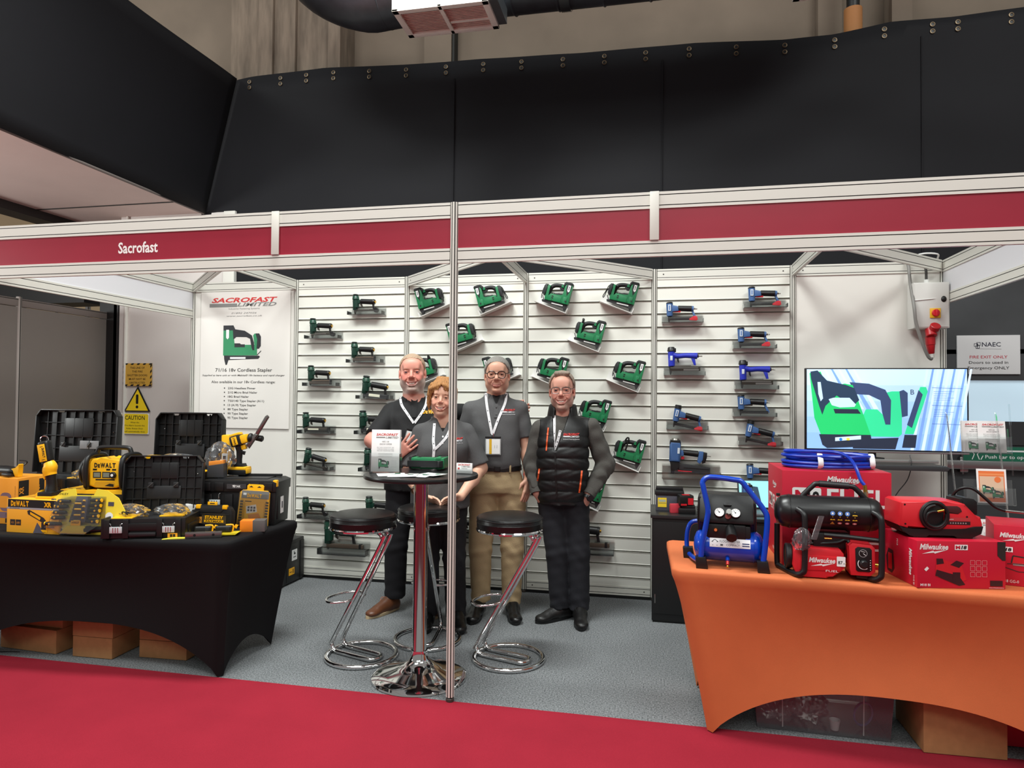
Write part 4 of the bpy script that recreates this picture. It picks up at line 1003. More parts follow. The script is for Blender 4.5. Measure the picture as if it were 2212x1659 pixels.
bag('plastic_bag', (.38, -1.50, .955), (.10, .07, .05), 3, 'clear plastic bag in the large open case at back left')
bag('plastic_bag', (1.12, -1.985, .835), (.10, .05, .04), 4, 'clear plastic bag at left in the flat open case')
bag('plastic_bag', (1.31, -1.89, .838), (.10, .05, .035), 5, 'clear plastic bag at right in the flat open case')
bag('plastic_bag', (1.02, -1.49, 1.035), (.17, .06, .06), 6, 'clear plastic bag laid over the case behind')
bag('plastic_bag', (1.33, -1.50, 1.06), (.085, .06, .09), 8, 'shiny plastic bag standing beside the band file')
b = B(); b.box((0, 0, .014), (.13, .05, .028), DYE, .003); D(b, frame((0, -.0256, .014), (1, 0, 0), (0, 0, 1))).rect(-.03, -.004, .03, .006, INK)
o = b.build('carton'); o.location = (.985, -1.62, 1.118); tag(o, 'small yellow carton under the plastic bag on the case behind', 'box')
b = B(); b.tube([(1.10, -2.03, .86), (1.12, -2.05, .875), (1.145, -2.03, .865), (1.13, -2.0, .86), (1.11, -2.02, .87), (1.15, -2.05, .862)], .0035, BLACK, n=6, res=5); tag(b.build('cable'), 'coiled black cable in the flat open case', 'cable')

# cartons at left
def carton(name, w, d, h, mat, loc, rz, label, cat='box', group=None):
    t = thing(name, label, cat, loc, (0, 0, rz), group)
    b = B(); b.box((0, 0, h / 2), (w, d, h), mat, .0025); b.build('box', t)
    return t
ODW = M((240, 158, 48), .55); CH = M((40, 38, 36), .5)
GBX = 'yellow cartons on the black table'
t = carton('carton', .30, .15, .27, ODW, (.115, -1.832, TZ), .02, 'orange yellow carton at far left with grey tool picture', group=GBX)
b = B(); d = D(b, frame((0, -.0756, .135), (1, 0, 0), (0, 0, 1))); PU = M((128, 104, 116), .5)
d.rrect(.03, -.06, .11, .05, .03, PU); d.rrect(.02, -.04, .095, .03, .02, ODW, 1); d.rrect(.0, -.1, .10, -.065, .015, PU)
for q in range(2):
    for r_ in range(2): d.rect(.07 + q * .035, -.128 + r_ * .03 - .0, .1 + q * .035, -.102 + r_ * .03, CH)
d.text('www.dewalt.com', .137, .05, .006, CH, rot=PI / 2, w=.08)
d2 = D(b, frame((.151, 0, .135), (0, 1, 0), (0, 0, 1))); d2.rect(-.068, -.13, .0, .12, CH); d2.text('XR', -.035, .06, .03, ODW, w=.045, rot=PI / 2, bold=.03); d2.disc(-.03, -.06, .025, ODW, 1); b.build('lettering', t)
t = carton('carton', .28, .125, .265, ODW, (.09, -1.69, TZ), .02, 'orange yellow carton at far left, behind the one with the tool picture', group=GBX)
b = B(); d2 = D(b, frame((.141, 0, .13), (0, 1, 0), (0, 0, 1))); d2.rect(-.06, -.12, .0, .12, CH); d2.text('XR', -.035, .06, .03, ODW, w=.045, rot=PI / 2, bold=.03); d2.disc(-.03, -.06, .025, ODW, 1); b.build('lettering', t)
t = carton('carton', .345, .17, .185, M((250, 178, 44), .5), (.585, -2.015, TZ), .0, 'yellow carton with black band and lamp picture, front left', group=GBX)
b = B(); d = D(b, frame((0, -.0856, .0925), (1, 0, 0), (0, 0, 1)))
d.rect(-.165, .048, .1725, .0925, INK); dewalt(d, -.085, .056, .028, YEL, 2, w=.12); d.text('XR', .10, .056, .026, YEL, 2, w=.05, bold=.05); d.rect(-.1725, .038, .1725, .048, M((160, 160, 164), .5)); d.text('LED LITHIUM ION', -.12, .040, .006, INK, 2)
for x in (-.148, -.11): d.rect(x, -.052, x + .034, -.020, CH)
for x in (-.148, -.11): d.text('1/2' if x < -.12 else 'LED', x + .017, -.042, .01, ODW, 2)
d.poly([(-.035, .030), (-.02, .036), (.075, -.004), (.09, -.02), (.08, -.03), (.06, -.028), (-.03, .012)], CH); d.poly([(-.015, .026), (.055, -.004), (.05, -.018), (-.015, .012)], YEL, 1); d.rect(.06, -.07, .09, -.03, CH); d.rect(.05, -.085, .1, -.07, YEL)
d.text('www.dewalt.com', .06, -.085, .006, INK, 1); b.build('lettering', t)
t = carton('carton', .42, .26, .215, DYE, (.745, -1.735, TZ), .12, 'yellow and black carton under the yellow inflator', group=GBX)
b = B(); d = D(b, frame((0, -.1305, .1075), (1, 0, 0), (0, 0, 1))); d.rect(-.21, -.108, .21, .085, CH); d.text('TOOL', .05, .05, .03, YEL, 2, w=.12); d.rect(.08, .01, .17, .05, M((190, 130, 40), .5), 1); dewalt(d, -.08, .045, .03, YEL, 2)
d2 = D(b, frame((.2105, 0, .1075), (0, 1, 0), (0, 0, 1))); d2.rect(-.13, -.108, .13, .085, CH); d2.text('XR', -.08, .02, .035, YEL, 2, w=.06, rot=PI / 2, bold=.04)
d3 = D(b, frame((0, 0, .2155), (1, 0, 0), (0, 1, 0)))
for q in range(6): d3.poly([(-.18 + q * .06, -.1 + (q % 3) * .05), (-.1 + q * .06, -.1 + (q % 3) * .05), (-.12 + q * .06, -.08 + (q % 3) * .05), (-.2 + q * .06, -.08 + (q % 3) * .05)], M((120, 92, 40), .5))
b.build('lettering', t)
# yellow tyre inflator
t = thing('inflator', 'yellow and black tyre inflator on a carton, side hoses coiled', 'inflator', (.80, -1.76, TZ + .2165), (0, 0, .16))
b = B(); b.prism([(-.098, .022), (-.098, .15), (-.08, .178), (-.05, .185), (-.03, .172), (.05, .172), (.098, .178), (.098, .022), (.06, .01), (-.06, .01)], -.085, .085, DYE, .014, seg=3); b.build('body', t)
b = B(); d = D(b, frame((0, -.0855, .1), (1, 0, 0), (0, 0, 1))); dewalt(d, 0, .03, .026, INK, 1, w=.13)
for x in (-.06, .02, .055): d.rect(x - .012, .012, x + .012, .022, INK)
for x in (-.045, .010): d.rect(x - .026, -.032, x + .022, .004, INK); d.rect(x - .021, -.027, x + .017, -.001, M((128, 134, 120), .3), 1)
d.rect(-.055, -.046, .06, -.038, INK); d.rrect(-.06, -.088, .062, -.054, .012, M((214, 156, 26), .5)); d.poly([(-.0, -.078), (.03, -.064), (.055, -.068), (.055, -.084)], INK, 1); b.build('lettering', t)
b = B(); b.cyl((.052, -.085, .086), (.052, -.1, .086), .019, BLACK, n=20, bev=.003); b.cyl((.052, -.1, .086), (.052, -.102, .086), .008, PAPER, n=12); b.build('dial', t)
for sx in (-1, 1):
    b = B(); x = sx * .108
    b.tube([(x, -.092, .03), (x, -.096, .15), (x, -.06, .195), (x, .06, .195), (x, .096, .15), (x, .092, .03), (x, .06, .012), (x, -.06, .012)], .0155, BP, n=12, closed=True, res=4); b.build('roll_bar', t)
    b = B(); b.cyl((sx * .12, 0, .10), (sx * .150, 0, .10), .078, DYE, n=32, bev=.006); b.cyl((sx * .150, 0, .10), (sx * .160, 0, .10), .045, BP, n=24)
    b.build('hose_reel', t)
    b = B()
    for q in range(2 if sx < 0 else 3):
        xx = sx * (.135 + .02 * q); rr = .082 - .004 * q; b.tube([(xx, rr * math.cos(2 * PI * k / 30), .10 + rr * math.sin(2 * PI * k / 30)) for k in range(30)], .0085, BLACK, n=8, closed=True)
    b.build('hose', t)
b = B(); b.tube([(-.108, 0, .19), (-.10, 0, .222), (-.075, 0, .24), (.075, 0, .24), (.10, 0, .222), (.108, 0, .19)], .0135, BP, n=12, res=4); b.build('handle', t)
# hand lamp
t = thing('work_light', 'yellow and black pivoting hand lamp standing on a carton', 'lamp', (.60, -2.0, TZ + .186), (0, 0, .12))
b = B(); b.box((0, 0, .018), (.088, .10, .034), BP, .008); b.box((0, -.002, .006), (.094, .11, .012), DYE, .003); b.prism([(-.08, .012), (-.035, .02), (-.035, .045), (-.06, .03)], -.03, .03, DYE, .003); b.build('battery', t)
b = B(); b.tube([(0, 0, .03), (.002, .002, .07), (.0, 0, .11), (-.004, 0, .135)], [.032, .027, .026, .03], BP, n=16, res=3); b.build('handle', t)
b = B(); b.tube([(-.004, 0, .125), (-.010, 0, .15), (-.006, 0, .175), (-.016, 0, .198)], [.032, .036, .036, .028], DYE, n=16, res=3); b.prism([(-.04, .11), (-.046, .13), (-.02, .135), (-.016, .125), (-.03, .098)], -.014, .014, DYE, .004); b.build('neck', t)
T = TRS((-.022, 0, .205), (0, -.20, 0)); b = B(T); b.box((0, 0, .055), (.062, .05, .125), BP, .016, seg=3); b.box((0, 0, -.012), (.054, .046, .03), BP, .01); b.build('lamp_head', t)
b = B(T); b.box((-.006, -.0262, .05), (.044, .004, .098), DYE, .0018); d = D(b, frame((-.006, -.0284, .05), (1, 0, 0), (0, 0, 1))); b.T = Matrix.Identity(4); d.T = T @ d.T; dewalt(d, .004, .0, .014, INK, 1, rot=-PI / 2, w=.055); d.rect(-.006, .034, .012, .037, INK); d.rect(-.006, -.040, .012, -.037, INK); b.build('face_plate', t)
b = B(T); b.tube([(-.024, 0, .116), (-.022, 0, .135), (0, 0, .146), (.022, 0, .135), (.024, 0, .116)], .003, CHROME, n=8, res=4); b.build('hook', t)
# tool on the far left carton
t = thing('leaf_blower', 'black and yellow power tool lying on the far left carton', 'power tool', (.10, -1.81, TZ + .272), (0, 0, -.1))
b = B(); b.tube([(-.16, 0, .03), (-.02, 0, .028), (.05, -.01, .03), (.085, -.015, .028)], [.03, .034, .028, .012], BP, n=16, res=3); b.tube([(.02, -.05, .014), (.07, -.055, .013), (.10, -.055, .012)], [.012, .013, .009], BP, n=10, res=2); b.build('body', t)
b = B(); b.prism([(.02, .03), (.05, .046), (.09, .05), (.115, .078), (.12, .074), (.112, .04), (.112, .0), (.085, .0), (.078, .03)], -.03, .0, DYE, .004); b.build('guard', t)
b = B(); b.tube([(.06, .02, .05), (.1, .03, .075), (.1, .03, .09), (.04, .035, .092)], .004, BP, n=8, res=3); b.build('trigger_wire', t)

# screwdriver set on a clear packed card
t = thing('screwdriver_set', 'yellow carded screwdriver set in clear packaging, standing at the front edge', 'screwdriver set', (.865, -2.075, TZ + .003), (-.10, 0, .12), None, 1.12)
YC = M((240, 214, 60), .45); GC = M((74, 72, 84), .5)
b = B(); w = .48
arc = [(-w / 2, .0), (-w / 2 + .03, .09), (-w / 2 + .07, .155), (-w / 2 + .13, .205), (-w / 2 + .19, .222), (-.04, .222), (-.03, .19), (.06, .19), (.075, .222), (.13, .215), (.19, .18), (w / 2 - .012, .12), (w / 2, .05), (w / 2 - .04, 0)]
b.prism(arc, .0, .004, YC); d = D(b, frame((0, -.0005, 0), (1, 0, 0), (0, 0, 1))); d.poly([(-w / 2, 0), (-w / 2 + .03, .09), (-w / 2 + .05, .125), (-.12, .05), (-.06, .0)], GC); d.text('STANLEY', -.11, .19, .010, INK, 1, w=.075)
for q, c in enumerate(((190, 40, 70), (230, 220, 180), (90, 90, 100))): d.disc(-.19 + q * .024, .02, .008, M(c, .5), 1)
d.rect(-.16, .14, -.135, .17, GC); d.poly([(-.155, .145), (-.15, .145), (-.138, .165), (-.143, .165)], PAPER, 1); d.rect(.14, .14, .17, .16, GC, 1); d.disc(.15, .09, .02, PAPER, 1); b.build('card', t)
sp = [(-.075, .160, .066), (-.085, .134, .066), (-.092, .106, .07), (-.098, .08, .07), (-.12, .05, .085)] + [(.085, .168, .06), (.082, .142, .06), (.078, .118, .06), (.074, .092, .06), (.07, .066, .06)]
for i, (x, z, L) in enumerate(sp):
    b = B(); s = 1 if i < 5 else -1
    b.tube([(x - s * L * .5, -.018, z), (x - s * L * .3, -.018, z), (x, -.018, z), (x + s * L * .42, -.018, z)], [.008, .0105, .0095, .008], BP, n=10); b.cyl((x - s * L * .5, -.018, z), (x - s * L * .56, -.018, z), .009, DYE, n=10); b.cyl((x - s * L * .22, -.0285, z), (x - s * L * .22, -.0295, z), .005, YEL, n=8)
    if i == 4: b.cyl((x + .0, -.016, z - .018), (x - .05, -.016, z - .018), .002, STEEL, n=6)
    b.build('screwdriver', t)
b = B(); b.prism([(-.04, .06), (-.01, .185), (.05, .185), (.045, .06)], -.026, -.002, GC, .003)
for q in range(8):
    z = .165 - q * .014; x = .02 if q % 2 == 0 else -.0; b.cyl((x + (.008 if q % 2 == 0 else -.012), -.028, z), (x + .02, -.028, z), .0045, M((224, 170, 60), .45), n=8); b.cyl((x - .03, -.027, z), (x, -.027, z), .0014, STEEL, n=6)
b.box((.0, -.0285, .055), (.05, .003, .026), YEL, .001); D(b, frame((0, -.0302, .055), (1, 0, 0), (0, 0, 1))).text('STANLEY', 0, .0, .007, INK, 0, w=.04, bold=.03); b.build('bit_rack', t)
b = B(); b.prism([(-.075, .006), (-.06, .02), (-.035, .045), (.05, .045), (.075, .02), (.06, .006)], -.04, -.003, M((232, 204, 70), .4), .006); b.cyl((.07, -.02, .026), (.14, -.02, .03), .016, BP, .014, 14, .004); b.cyl((.05, -.022, .024), (.075, -.022, .026), .020, BP, n=14, bev=.003); b.build('driver_handle', t)
b = B(); q = [(-.13, .035), (-.105, .17), (-.05, .185), (.06, .185), (.125, .185), (.13, .05), (.06, .004), (-.06, .004)]; b.prism(q, -.046, -.0445, CLEAR); b.prism([(x * 1.02, z * 1.01) for x, z in q], -.003, -.0015, CLEAR); b.build('blister', t)

# big closed tool trunk with things on it
t = thing('tool_chest', 'large closed black tool trunk with yellow corner clips, right end of the black table', 'tool case', (1.505, -1.49, TZ), (0, 0, .20))
w, dd, h = .44, .25, .20
b = B(); b.prism([(-w / 2, 0), (-w / 2 - .008, h), (w / 2 + .008, h), (w / 2, 0)], -dd / 2, dd / 2, BP, .012)
for x in (-.4, -.12, .12, .4): b.box((x * w, -dd / 2 - .004, h * .48), (.05, .012, h * .9), BP, .006)
b.box((w / 2 + .002, 0, h * .5), (.012, dd * .7, h * .7), BP, .005); b.build('body', t)
b = B(); b.prism([(-w / 2 - .012, h), (-w / 2 - .014, h + .055), (-w / 2 + .02, h + .068), (w / 2 - .02, h + .068), (w / 2 + .014, h + .055), (w / 2 + .012, h)], -dd / 2 - .012, dd / 2 + .006, BP, .006)
for x in (-.42, -.24, .24, .42): b.box((x * w, -dd / 2 - .014, h + .03), (.055, .012, .05), BP, .005)
b.box((0, .02, h + .0695), (w * .7, dd * .6, .006), BP2, .003); b.box((.06, dd * .3, h + .078), (w * .62, .02, .016), BP, .004); b.build('lid', t)
b = B(); b.box((0, -dd / 2 - .0215, h + .034), (.115, .003, .028), M((60, 60, 62), .4)); d = D(b, frame((0, -dd / 2 - .0232, h + .034), (1, 0, 0), (0, 0, 1))); d.text('TSTAK', 0, -.006, .013, PAPER, 0, w=.05, bold=.02); d.poly([(-.02, .008), (-.014, -.008), (-.008, .008)], PAPER); b.build('nameplate', t)
for sx in (-1, 1):
    b = B(); b.box((sx * (w / 2 + .004), -dd / 2 + .006, h + .05), (.026, .03, .04), DYE, .005); b.build('corner_clip', t)
b = B(); b.box((-.30 * w, -dd / 2 - .014, h * .68), (.064, .008, .034), LATCH, .002)
for q in range(3): b.box((-.30 * w + (q - 1) * .014, -dd / 2 - .0185, h * .68), (.004, .003, .026), CHROME)
for sx in (-1, 1): b.tube([(-.3 * w + sx * .024, -dd / 2 - .014, h * .78), (-.3 * w + sx * .026, -dd / 2 - .016, h * .93), (-.3 * w + sx * .032, -dd / 2 - .012, h * .96)], .0028, CHROME, n=6)
b.build('latch', t)
b = B(); b.box((w / 2 + .0095, -.02, h * .55), (.002, .05, .10), PAPER); b.box((w / 2 + .011, -.02, h * .55), (.001, .02, .04), GREYTX); b.build('sticker', t)
# cordless band file standing on its battery
zt = TZ + .275
t = thing('band_file', 'yellow cordless band file standing on the black trunk, arm pointing up', 'power tool', (1.425, -1.44, zt), (0, 0, .1))
b = B(); b.box((0, 0, .022), (.12, .08, .036), BP, .01); b.box((.0, 0, .046), (.118, .076, .020), DYE, .006); b.box((.048, 0, .03), (.03, .07, .035), DYE, .008); b.build('battery', t)
b = B(); b.tube([(-.012, 0, .05), (-.004, 0, .10), (-.002, 0, .15), (-.01, 0, .19)], [.026, .018, .019, .024], BP, n=14, res=3); b.prism([(-.05, .05), (.04, .05), (.03, .075), (-.04, .075)], -.03, .03, BP, .008); b.build('grip', t)
b = B(); T = TRS((0, 0, .2), (0, -.3, 0)); b.T = T; b.box((-.01, 0, .02), (.075, .07, .07), BP, .014); b.box((.035, 0, .018), (.055, .062, .055), DYE, .012); b.box((-.005, 0, .058), (.06, .05, .02), DYE, .008); b.box((.02, 0, -.03), (.03, .03, .03), DYE, .006); b.build('head', t)
b = B(T); b.box((-.012, -.036, .02), (.034, .003, .052), DYE, .001); dd_ = D(b, frame((-.012, -.038, .02), (0, 0, 1), (-1, 0, 0))); b.T = Matrix.Identity(4); dd_.T = T @ dd_.T; dewalt(dd_, 0, -.006, .011, INK, 0, w=.045); b.build('nameplate', t)
b = B(); b.prism([(.008, .155), (.036, .15), (.03, .128), (.014, .138)], -.01, .01, BP, .003); b.build('trigger', t)
b = B(); b.prism([(.045, .19), (.10, .262), (.118, .255), (.062, .175)], -.016, .016, STEEL, .004); b.prism([(.095, .255), (.165, .372), (.175, .378), (.183, .374), (.184, .364), (.115, .25)], -.008, .008, STEEL, .003); b.build('file_arm', t)
b = B(); b.tube([(.107, -.0, .262), (.166, 0, .366), (.176, 0, .376), (.186, 0, .368), (.112, 0, .246), (.06, 0, .17)], .0045, M((92, 84, 78), .7), n=6); b.build('sanding_belt', t)
b = B(); b.cyl((.09, .02, .236), (.14, .02, .228), .018, BP, .02, 16, .006); b.ball((.07, 0, .235), (.02, .03, .03), BP, 14); b.build('side_handle', t)
# yellow packs and bin beside it
b = B(); b.box((0, 0, .125), (.05, .09, .25), DYE, .008); b.box((.03, 0, .06), (.06, .07, .07), DYE, .015); b.box((-.0, -.047, .11), (.035, .004, .05), PAPER); b.box((-.0, -.05, .11), (.02, .001, .02), INK); o = b.build('tool_pack'); o.location = (1.315, -1.40, zt); o.rotation_euler = (0, 0, .2)
tag(o, 'yellow tool pack standing behind the band file', 'box')
b = B(); b.prism([(-.055, 0), (-.055, .07), (.045, .085), (.045, 0)], -.03, .03, M((62, 62, 64), .4), .004); b.prism([(-.05, .068), (-.05, .095), (.04, .105), (.04, .08)], -.022, .022, M((230, 140, 50), .5), .004); o = b.build('parts_bin'); o.location = (1.352, -1.55, zt); o.rotation_euler = (0, 0, .2)
tag(o, 'small grey bin with orange contents on the black trunk', 'bin')
# carded driver case, bit set, booklet, little carton, knives and level
t = thing('driver_case', 'black driver case with yellow lettering standing before the trunk', 'tool case', (1.462, -1.745, TZ), (-.06, 0, .06))
b = B(); w = .245
b.prism([(-w / 2, .008), (-w / 2, .095), (-w / 2 + .02, .122), (-.07, .138), (.07, .138), (w / 2 - .02, .128), (w / 2, .10), (w / 2, .008), (w / 2 - .01, 0), (-w / 2 + .01, 0)], -.022, .022, BP, .006); b.prism([(-.075, .115), (-.055, .095), (.055, .095), (.075, .115), (.065, .13), (-.065, .13)], -.026, -.02, BP2, .003)
for z in (.03, .085): b.box((0, -.0225, z), (w * .92, .004, .004), BP2)
b.build('shell', t)
b = B(); d = D(b, frame((0, -.0225, 0), (1, 0, 0), (0, 0, 1))); d.rrect(-.06, .025, .09, .09, .01, M((72, 60, 40), .35)); d.text('STANLEY', .015, .060, .018, YEL, 2, w=.115, bold=.04); d.rect(-.045, .040, .075, .054, YEL, 1); d.text('FATMAX', .015, .0425, .009, INK, 2, w=.10, bold=.03); d.rect(-.085, .034, -.06, .07, M((222, 150, 60), .5), 1); d.poly([(-.078, .04), (-.066, .052), (-.078, .066), (-.07, .052)], INK, 2)
for q in range(9): d.rect(-.05 + q * .014, .026, -.046 + q * .014, .036, STEEL, 1)
b.build('lettering', t)
for x in (-.085, .08):
    b = B(); b.box((x, -.018, .128), (.03, .02, .024), YEL, .005); b.build('clip', t)
b = B(); b.box((-.005, -.01, .145), (.06, .006, .022), YEL, .002); b.box((-.005, -.0135, .147), (.03, .001, .005), INK); b.build('hanger', t)
t = thing('bit_set', 'yellow bit set in clear packaging leaning on the black trunk', 'bit set', (1.640, -1.635, TZ), (-.10, .04, .10))
b = B(); w = .19
b.prism([(-w / 2, .01), (-w / 2 + .005, .2), (-w / 2 + .02, .214), (w / 2 - .02, .214), (w / 2 - .005, .2), (w / 2, .01), (w / 2 - .01, 0), (-w / 2 + .01, 0)], -.006, .012, M((225, 166, 40), .5), .004); b.build('case', t)
b = B(); d = D(b, frame((.006, -.0065, 0), (1, 0, 0), (0, 0, 1))); d.rect(-.085, .165, .085, .21, M((116, 114, 110), .5)); dewalt(d, -.005, .172, .02, YEL, 2, w=.09); d.poly([(-.075, .162), (.08, .162), (.06, .135), (.06, .0), (-.058, .0), (-.055, .135)], M((250, 190, 60), .45), 1); d.rect(-.075, .182, -.055, .195, PAPER, 2)
d.poly([(-.045, .075), (-.05, .118), (.01, .132), (.02, .088)], PAPER, 2); d.poly([(-.035, .07), (-.022, .03), (.05, .05), (.03, .082)], M((226, 140, 40), .5), 2)
for q in range(6): d.rect(-.04 + (q % 3) * .018, .09 + (q // 3) * .016, -.028 + (q % 3) * .018, .102 + (q // 3) * .016, GC, 3)
d.rect(-.06, .145, -.02, .15, INK, 2)
for q in range(9): d.rect(.068, .012 + q * .016, .086, .022 + q * .016, M((60, 56, 50), .5), 1); d.rect(-.09, .012 + q * .016, -.072, .022 + q * .016, M((90, 80, 60), .5), 1)
b.build('card', t)
b = B(); b.prism([(-.05, .205), (-.052, .238), (-.042, .248), (.042, .248), (.052, .238), (.05, .205), (.02, .205), (.02, .216), (-.02, .216), (-.02, .205)], -.003, .006, YEL, .002); d = D(b, frame((0, -.0034, 0), (1, 0, 0), (0, 0, 1)))
for x in (-.026, .024): d.poly([(x - .014, .230), (x + .014, .230), (x, .239)], INK)
b.build('hanger', t)
b = B(); b.prism([(-.092, .004), (-.088, .2), (.088, .2), (.092, .004)], -.016, -.0145, CLEAR); b.build('blister', t)
b = B()
for q in range(5): b.box((q * .0022, 0, .068), (.0015, .10 - .004 * q, .135 - .004 * q), PAPER, 0, rot=(0, .05 * (q - 2), 0))
o = b.build('booklet'); o.location = (1.322, -1.72, TZ + .004); o.rotation_euler = (0, 0, -.75); tag(o, 'thick white instruction booklet standing beside the driver case', 'booklet')
t = carton('carton', .135, .075, .062, M((238, 130, 30), .5), (1.715, -1.735, TZ), .36, 'small orange and grey carton at the right corner of the black table')
b = B(); b.box((.0355, 0, .0312), (.066, .0765, .0635), M((92, 88, 86), .5), .001); b.build('sleeve', t)
t = thing('knife_pack', 'two black and yellow folding knives on a card at the front right', 'knife', (1.585, -1.895, TZ + .002), (-.08, 0, .40))
b = B(); b.prism([(-.11, .0), (.11, .0), (.125, .012), (-.125, .012)], -.05, .05, M((232, 206, 40), .5), .001); b.build('card', t)
for x in (-.062, .045):
    b = B(); b.box((x, -.018, .032), (.088, .032, .036), BP, .010, seg=3); b.box((x + .022, -.035, .032), (.02, .003, .022), BP2, .002); b.build('knife', t)
    b = B(); b.tube([(x + .038, -.018, .012), (x + .048, -.018, .03), (x + .046, -.018, .052), (x + .01, -.018, .052)], .005, YEL, n=8, res=3); b.prism([(x + .055, .04), (x + .06, .055), (x + .075, .05), (x + .065, .03)], -.024, -.01, YEL, .002); b.build('clip', t)
b = B(); b.box((0, 0, .018), (.185, .022, .034), STEEL, .002)
d = D(b, frame((0, -.0112, .018), (1, 0, 0), (0, 0, 1)))
for x in (-.045, .05): d.disc(x, .0, .007, BLACK)
o = b.build('spirit_level'); o.location = (1.575, -1.985, TZ); o.rotation_euler = (0, 0, .42); tag(o, 'bright metal block level with two holes along the front edge', 'level')
b = B(); b.prism([(-.075, 0), (.06, 0), (.05, .005), (-.02, .006)], -.012, .014, M((236, 220, 70), .5)); o = b.build('scraper'); o.location = (1.45, -2.035, TZ); o.rotation_euler = (0, 0, .42); tag(o, 'thin yellow scraper lying left of the metal level', 'scraper')

# cardboard cartons under the black table
def cardbox(loc, w, d, h, rz, label, lid=False):
    t = thing('cardboard_box', label, 'box', loc, (0, 0, rz), 'brown cartons under the black table')
    b = B(); b.box((0, 0, h / 2), (w, d, h), CARD, .003); b.build('box', t)
    if lid:
        b = B(); b.box((0, 0, h - .035), (w + .012, d + .012, .075), CARD, .003); b.build('lid', t)
cardbox((.36, -1.72, .003), .42, .34, .135, -.06, 'brown carton under the black table at far left')
cardbox((.38, -1.69, .1395), .38, .34, .09, -.03, 'brown carton lying on the far left one')
cardbox((.80, -1.72, .003), .26, .36, .115, .02, 'brown carton under the black table, lowest of the middle stack')
cardbox((.80, -1.72, .120), .265, .36, .085, .02, 'brown carton under the black table, second of the middle stack')
cardbox((.81, -1.70, .207), .29, .36, .06, -.02, 'brown carton under the black table, top of the middle stack')
cardbox((1.20, -1.66, .003), .30, .33, .10, .04, 'brown carton under the black table, lower at right')
cardbox((1.20, -1.66, .105), .30, .33, .085, .04, 'brown carton under the black table, upper at right')
b = B(); b.tube([(.21, -1.95, .004), (.26, -1.93, .004), (.33, -1.925, .006)], .002, BLACK, n=6); b.tube([(.20, -1.945, .004), (.235, -1.937, .004)], .002, BLACK, n=6); tag(b.build('cable_tie'), 'small black cable tie on the carpet at far left', 'cable tie')
# black case standing on the carpet by the slatwall
t = thing('tool_case', 'black tool case standing on the carpet below the small nailers', 'tool case', (1.045, -.215, .004), (0, 0, PI / 2 - .03))
b = B(); b.box((0, 0, .175), (.37, .115, .34), BP, .02); b.box((0, -.055, .17), (.16, .012, .30), BP, .005)
for x in (-.15, .15): b.box((x, -.055, .17), (.06, .014, .31), BP, .006)
b.box((0, 0, .335), (.36, .12, .03), BP, .01); b.build('shell', t)
b = B(); b.tube([(-.07, 0, .345), (-.065, 0, .372), (.065, 0, .372), (.07, 0, .345)], .010, BP, n=8, res=3); b.build('carry_handle', t)
b = B(); b.box((.03, -.0625, .225), (.075, .002, .085), PAPER); d = D(b, frame((.03, -.0636, .225), (1, 0, 0), (0, 0, 1))); d.rect(-.012, .005, .012, .018, INK); d.rect(-.012, .005, -.004, .032, INK); d.rect(-.02, -.02, .02, -.012, GREYTX); b.build('white_sticker', t)
b = B(); b.box((-.01, -.0625, .10), (.08, .002, .055), YEL); d = D(b, frame((-.01, -.0636, .10), (1, 0, 0), (0, 0, 1))); d.rect(.012, -.018, .018, .018, INK); d.rect(.022, -.018, .028, .018, INK); d.rect(-.03, -.006, .0, .0, CH); b.build('yellow_sticker', t)
# ---------------------------------------------------------------- right table: red and blue compressors
OZ = .7475
CRB = M((0, 62, 178), .22, coat=.4); RB = M((196, 22, 50), .45); RT2 = M((206, 34, 44), .4)
WT = M((236, 232, 230), .5)
def milwaukee(d, x, y, w, mat, k=1, bolt=True, rot=0):
    d.text('Milwaukee', x, y, w * .20, mat, k, w=w, bold=.03, shear=.25, rot=rot)
    if bolt and not rot:
        d.poly([(x - w * .42, y - w * .16), (x - w * .02, y - w * .04), (x + w * .0, y - w * .075), (x + w * .48, y - w * .005), (x + w * .03, y - w * .15), (x + .0, y - w * .115)], mat, k)
def m18(d, x, y, w, k=1):
    h = w * .42; d.rect(x - w / 2, y - h / 2, x + w / 2, y + h / 2, PAPER, k); d.text('M', x - w * .26, y - h * .3, h * .6, RB, k + 1, w=w * .36, bold=.05); d.text('18', x + w * .2, y - h * .3, h * .6, INK, k + 1, w=w * .44, bold=.05, shear=.15)
# blue compressor
t = thing('air_compressor', 'small blue air compressor with black cover at the left of the orange table', 'compressor', (4.297, -1.965, OZ), (0, 0, -.09))
prf = [(0, -.155), (.03, -.152), (.055, -.142), (.068, -.125), (.071, -.105), (.071, .105), (.068, .125), (.055, .142), (.03, .152), (0, .155)]
b = B(); b.lathe(prf, CRB, TRS((.004, -.01, .094), (0, PI / 2, 0)), 40); b.tube([(-.105, -.01 + .0712 * math.cos(2 * PI * k / 30), .094 + .0712 * math.sin(2 * PI * k / 30)) for k in range(30)], .0022, CRB, n=6, closed=True); b.tube([(.113, -.01 + .0712 * math.cos(2 * PI * k / 30), .094 + .0712 * math.sin(2 * PI * k / 30)) for k in range(30)], .0022, CRB, n=6, closed=True); b.build('tank', t)
b = B(); fz = []
b.tube([(-.118, -.085, .03), (-.108, -.085, .12), (-.09, -.085, .22), (-.086, -.085, .27), (-.105, -.08, .36), (-.108, -.075, .392), (-.075, -.07, .412), (.03, -.07, .404), (.06, -.07, .396), (.09, -.072, .36), (.155, -.08, .275), (.168, -.084, .23), (.16, -.085, .12), (.15, -.085, .03)], .0125, CRB, n=14, res=4); b.build('handle_bar', t)
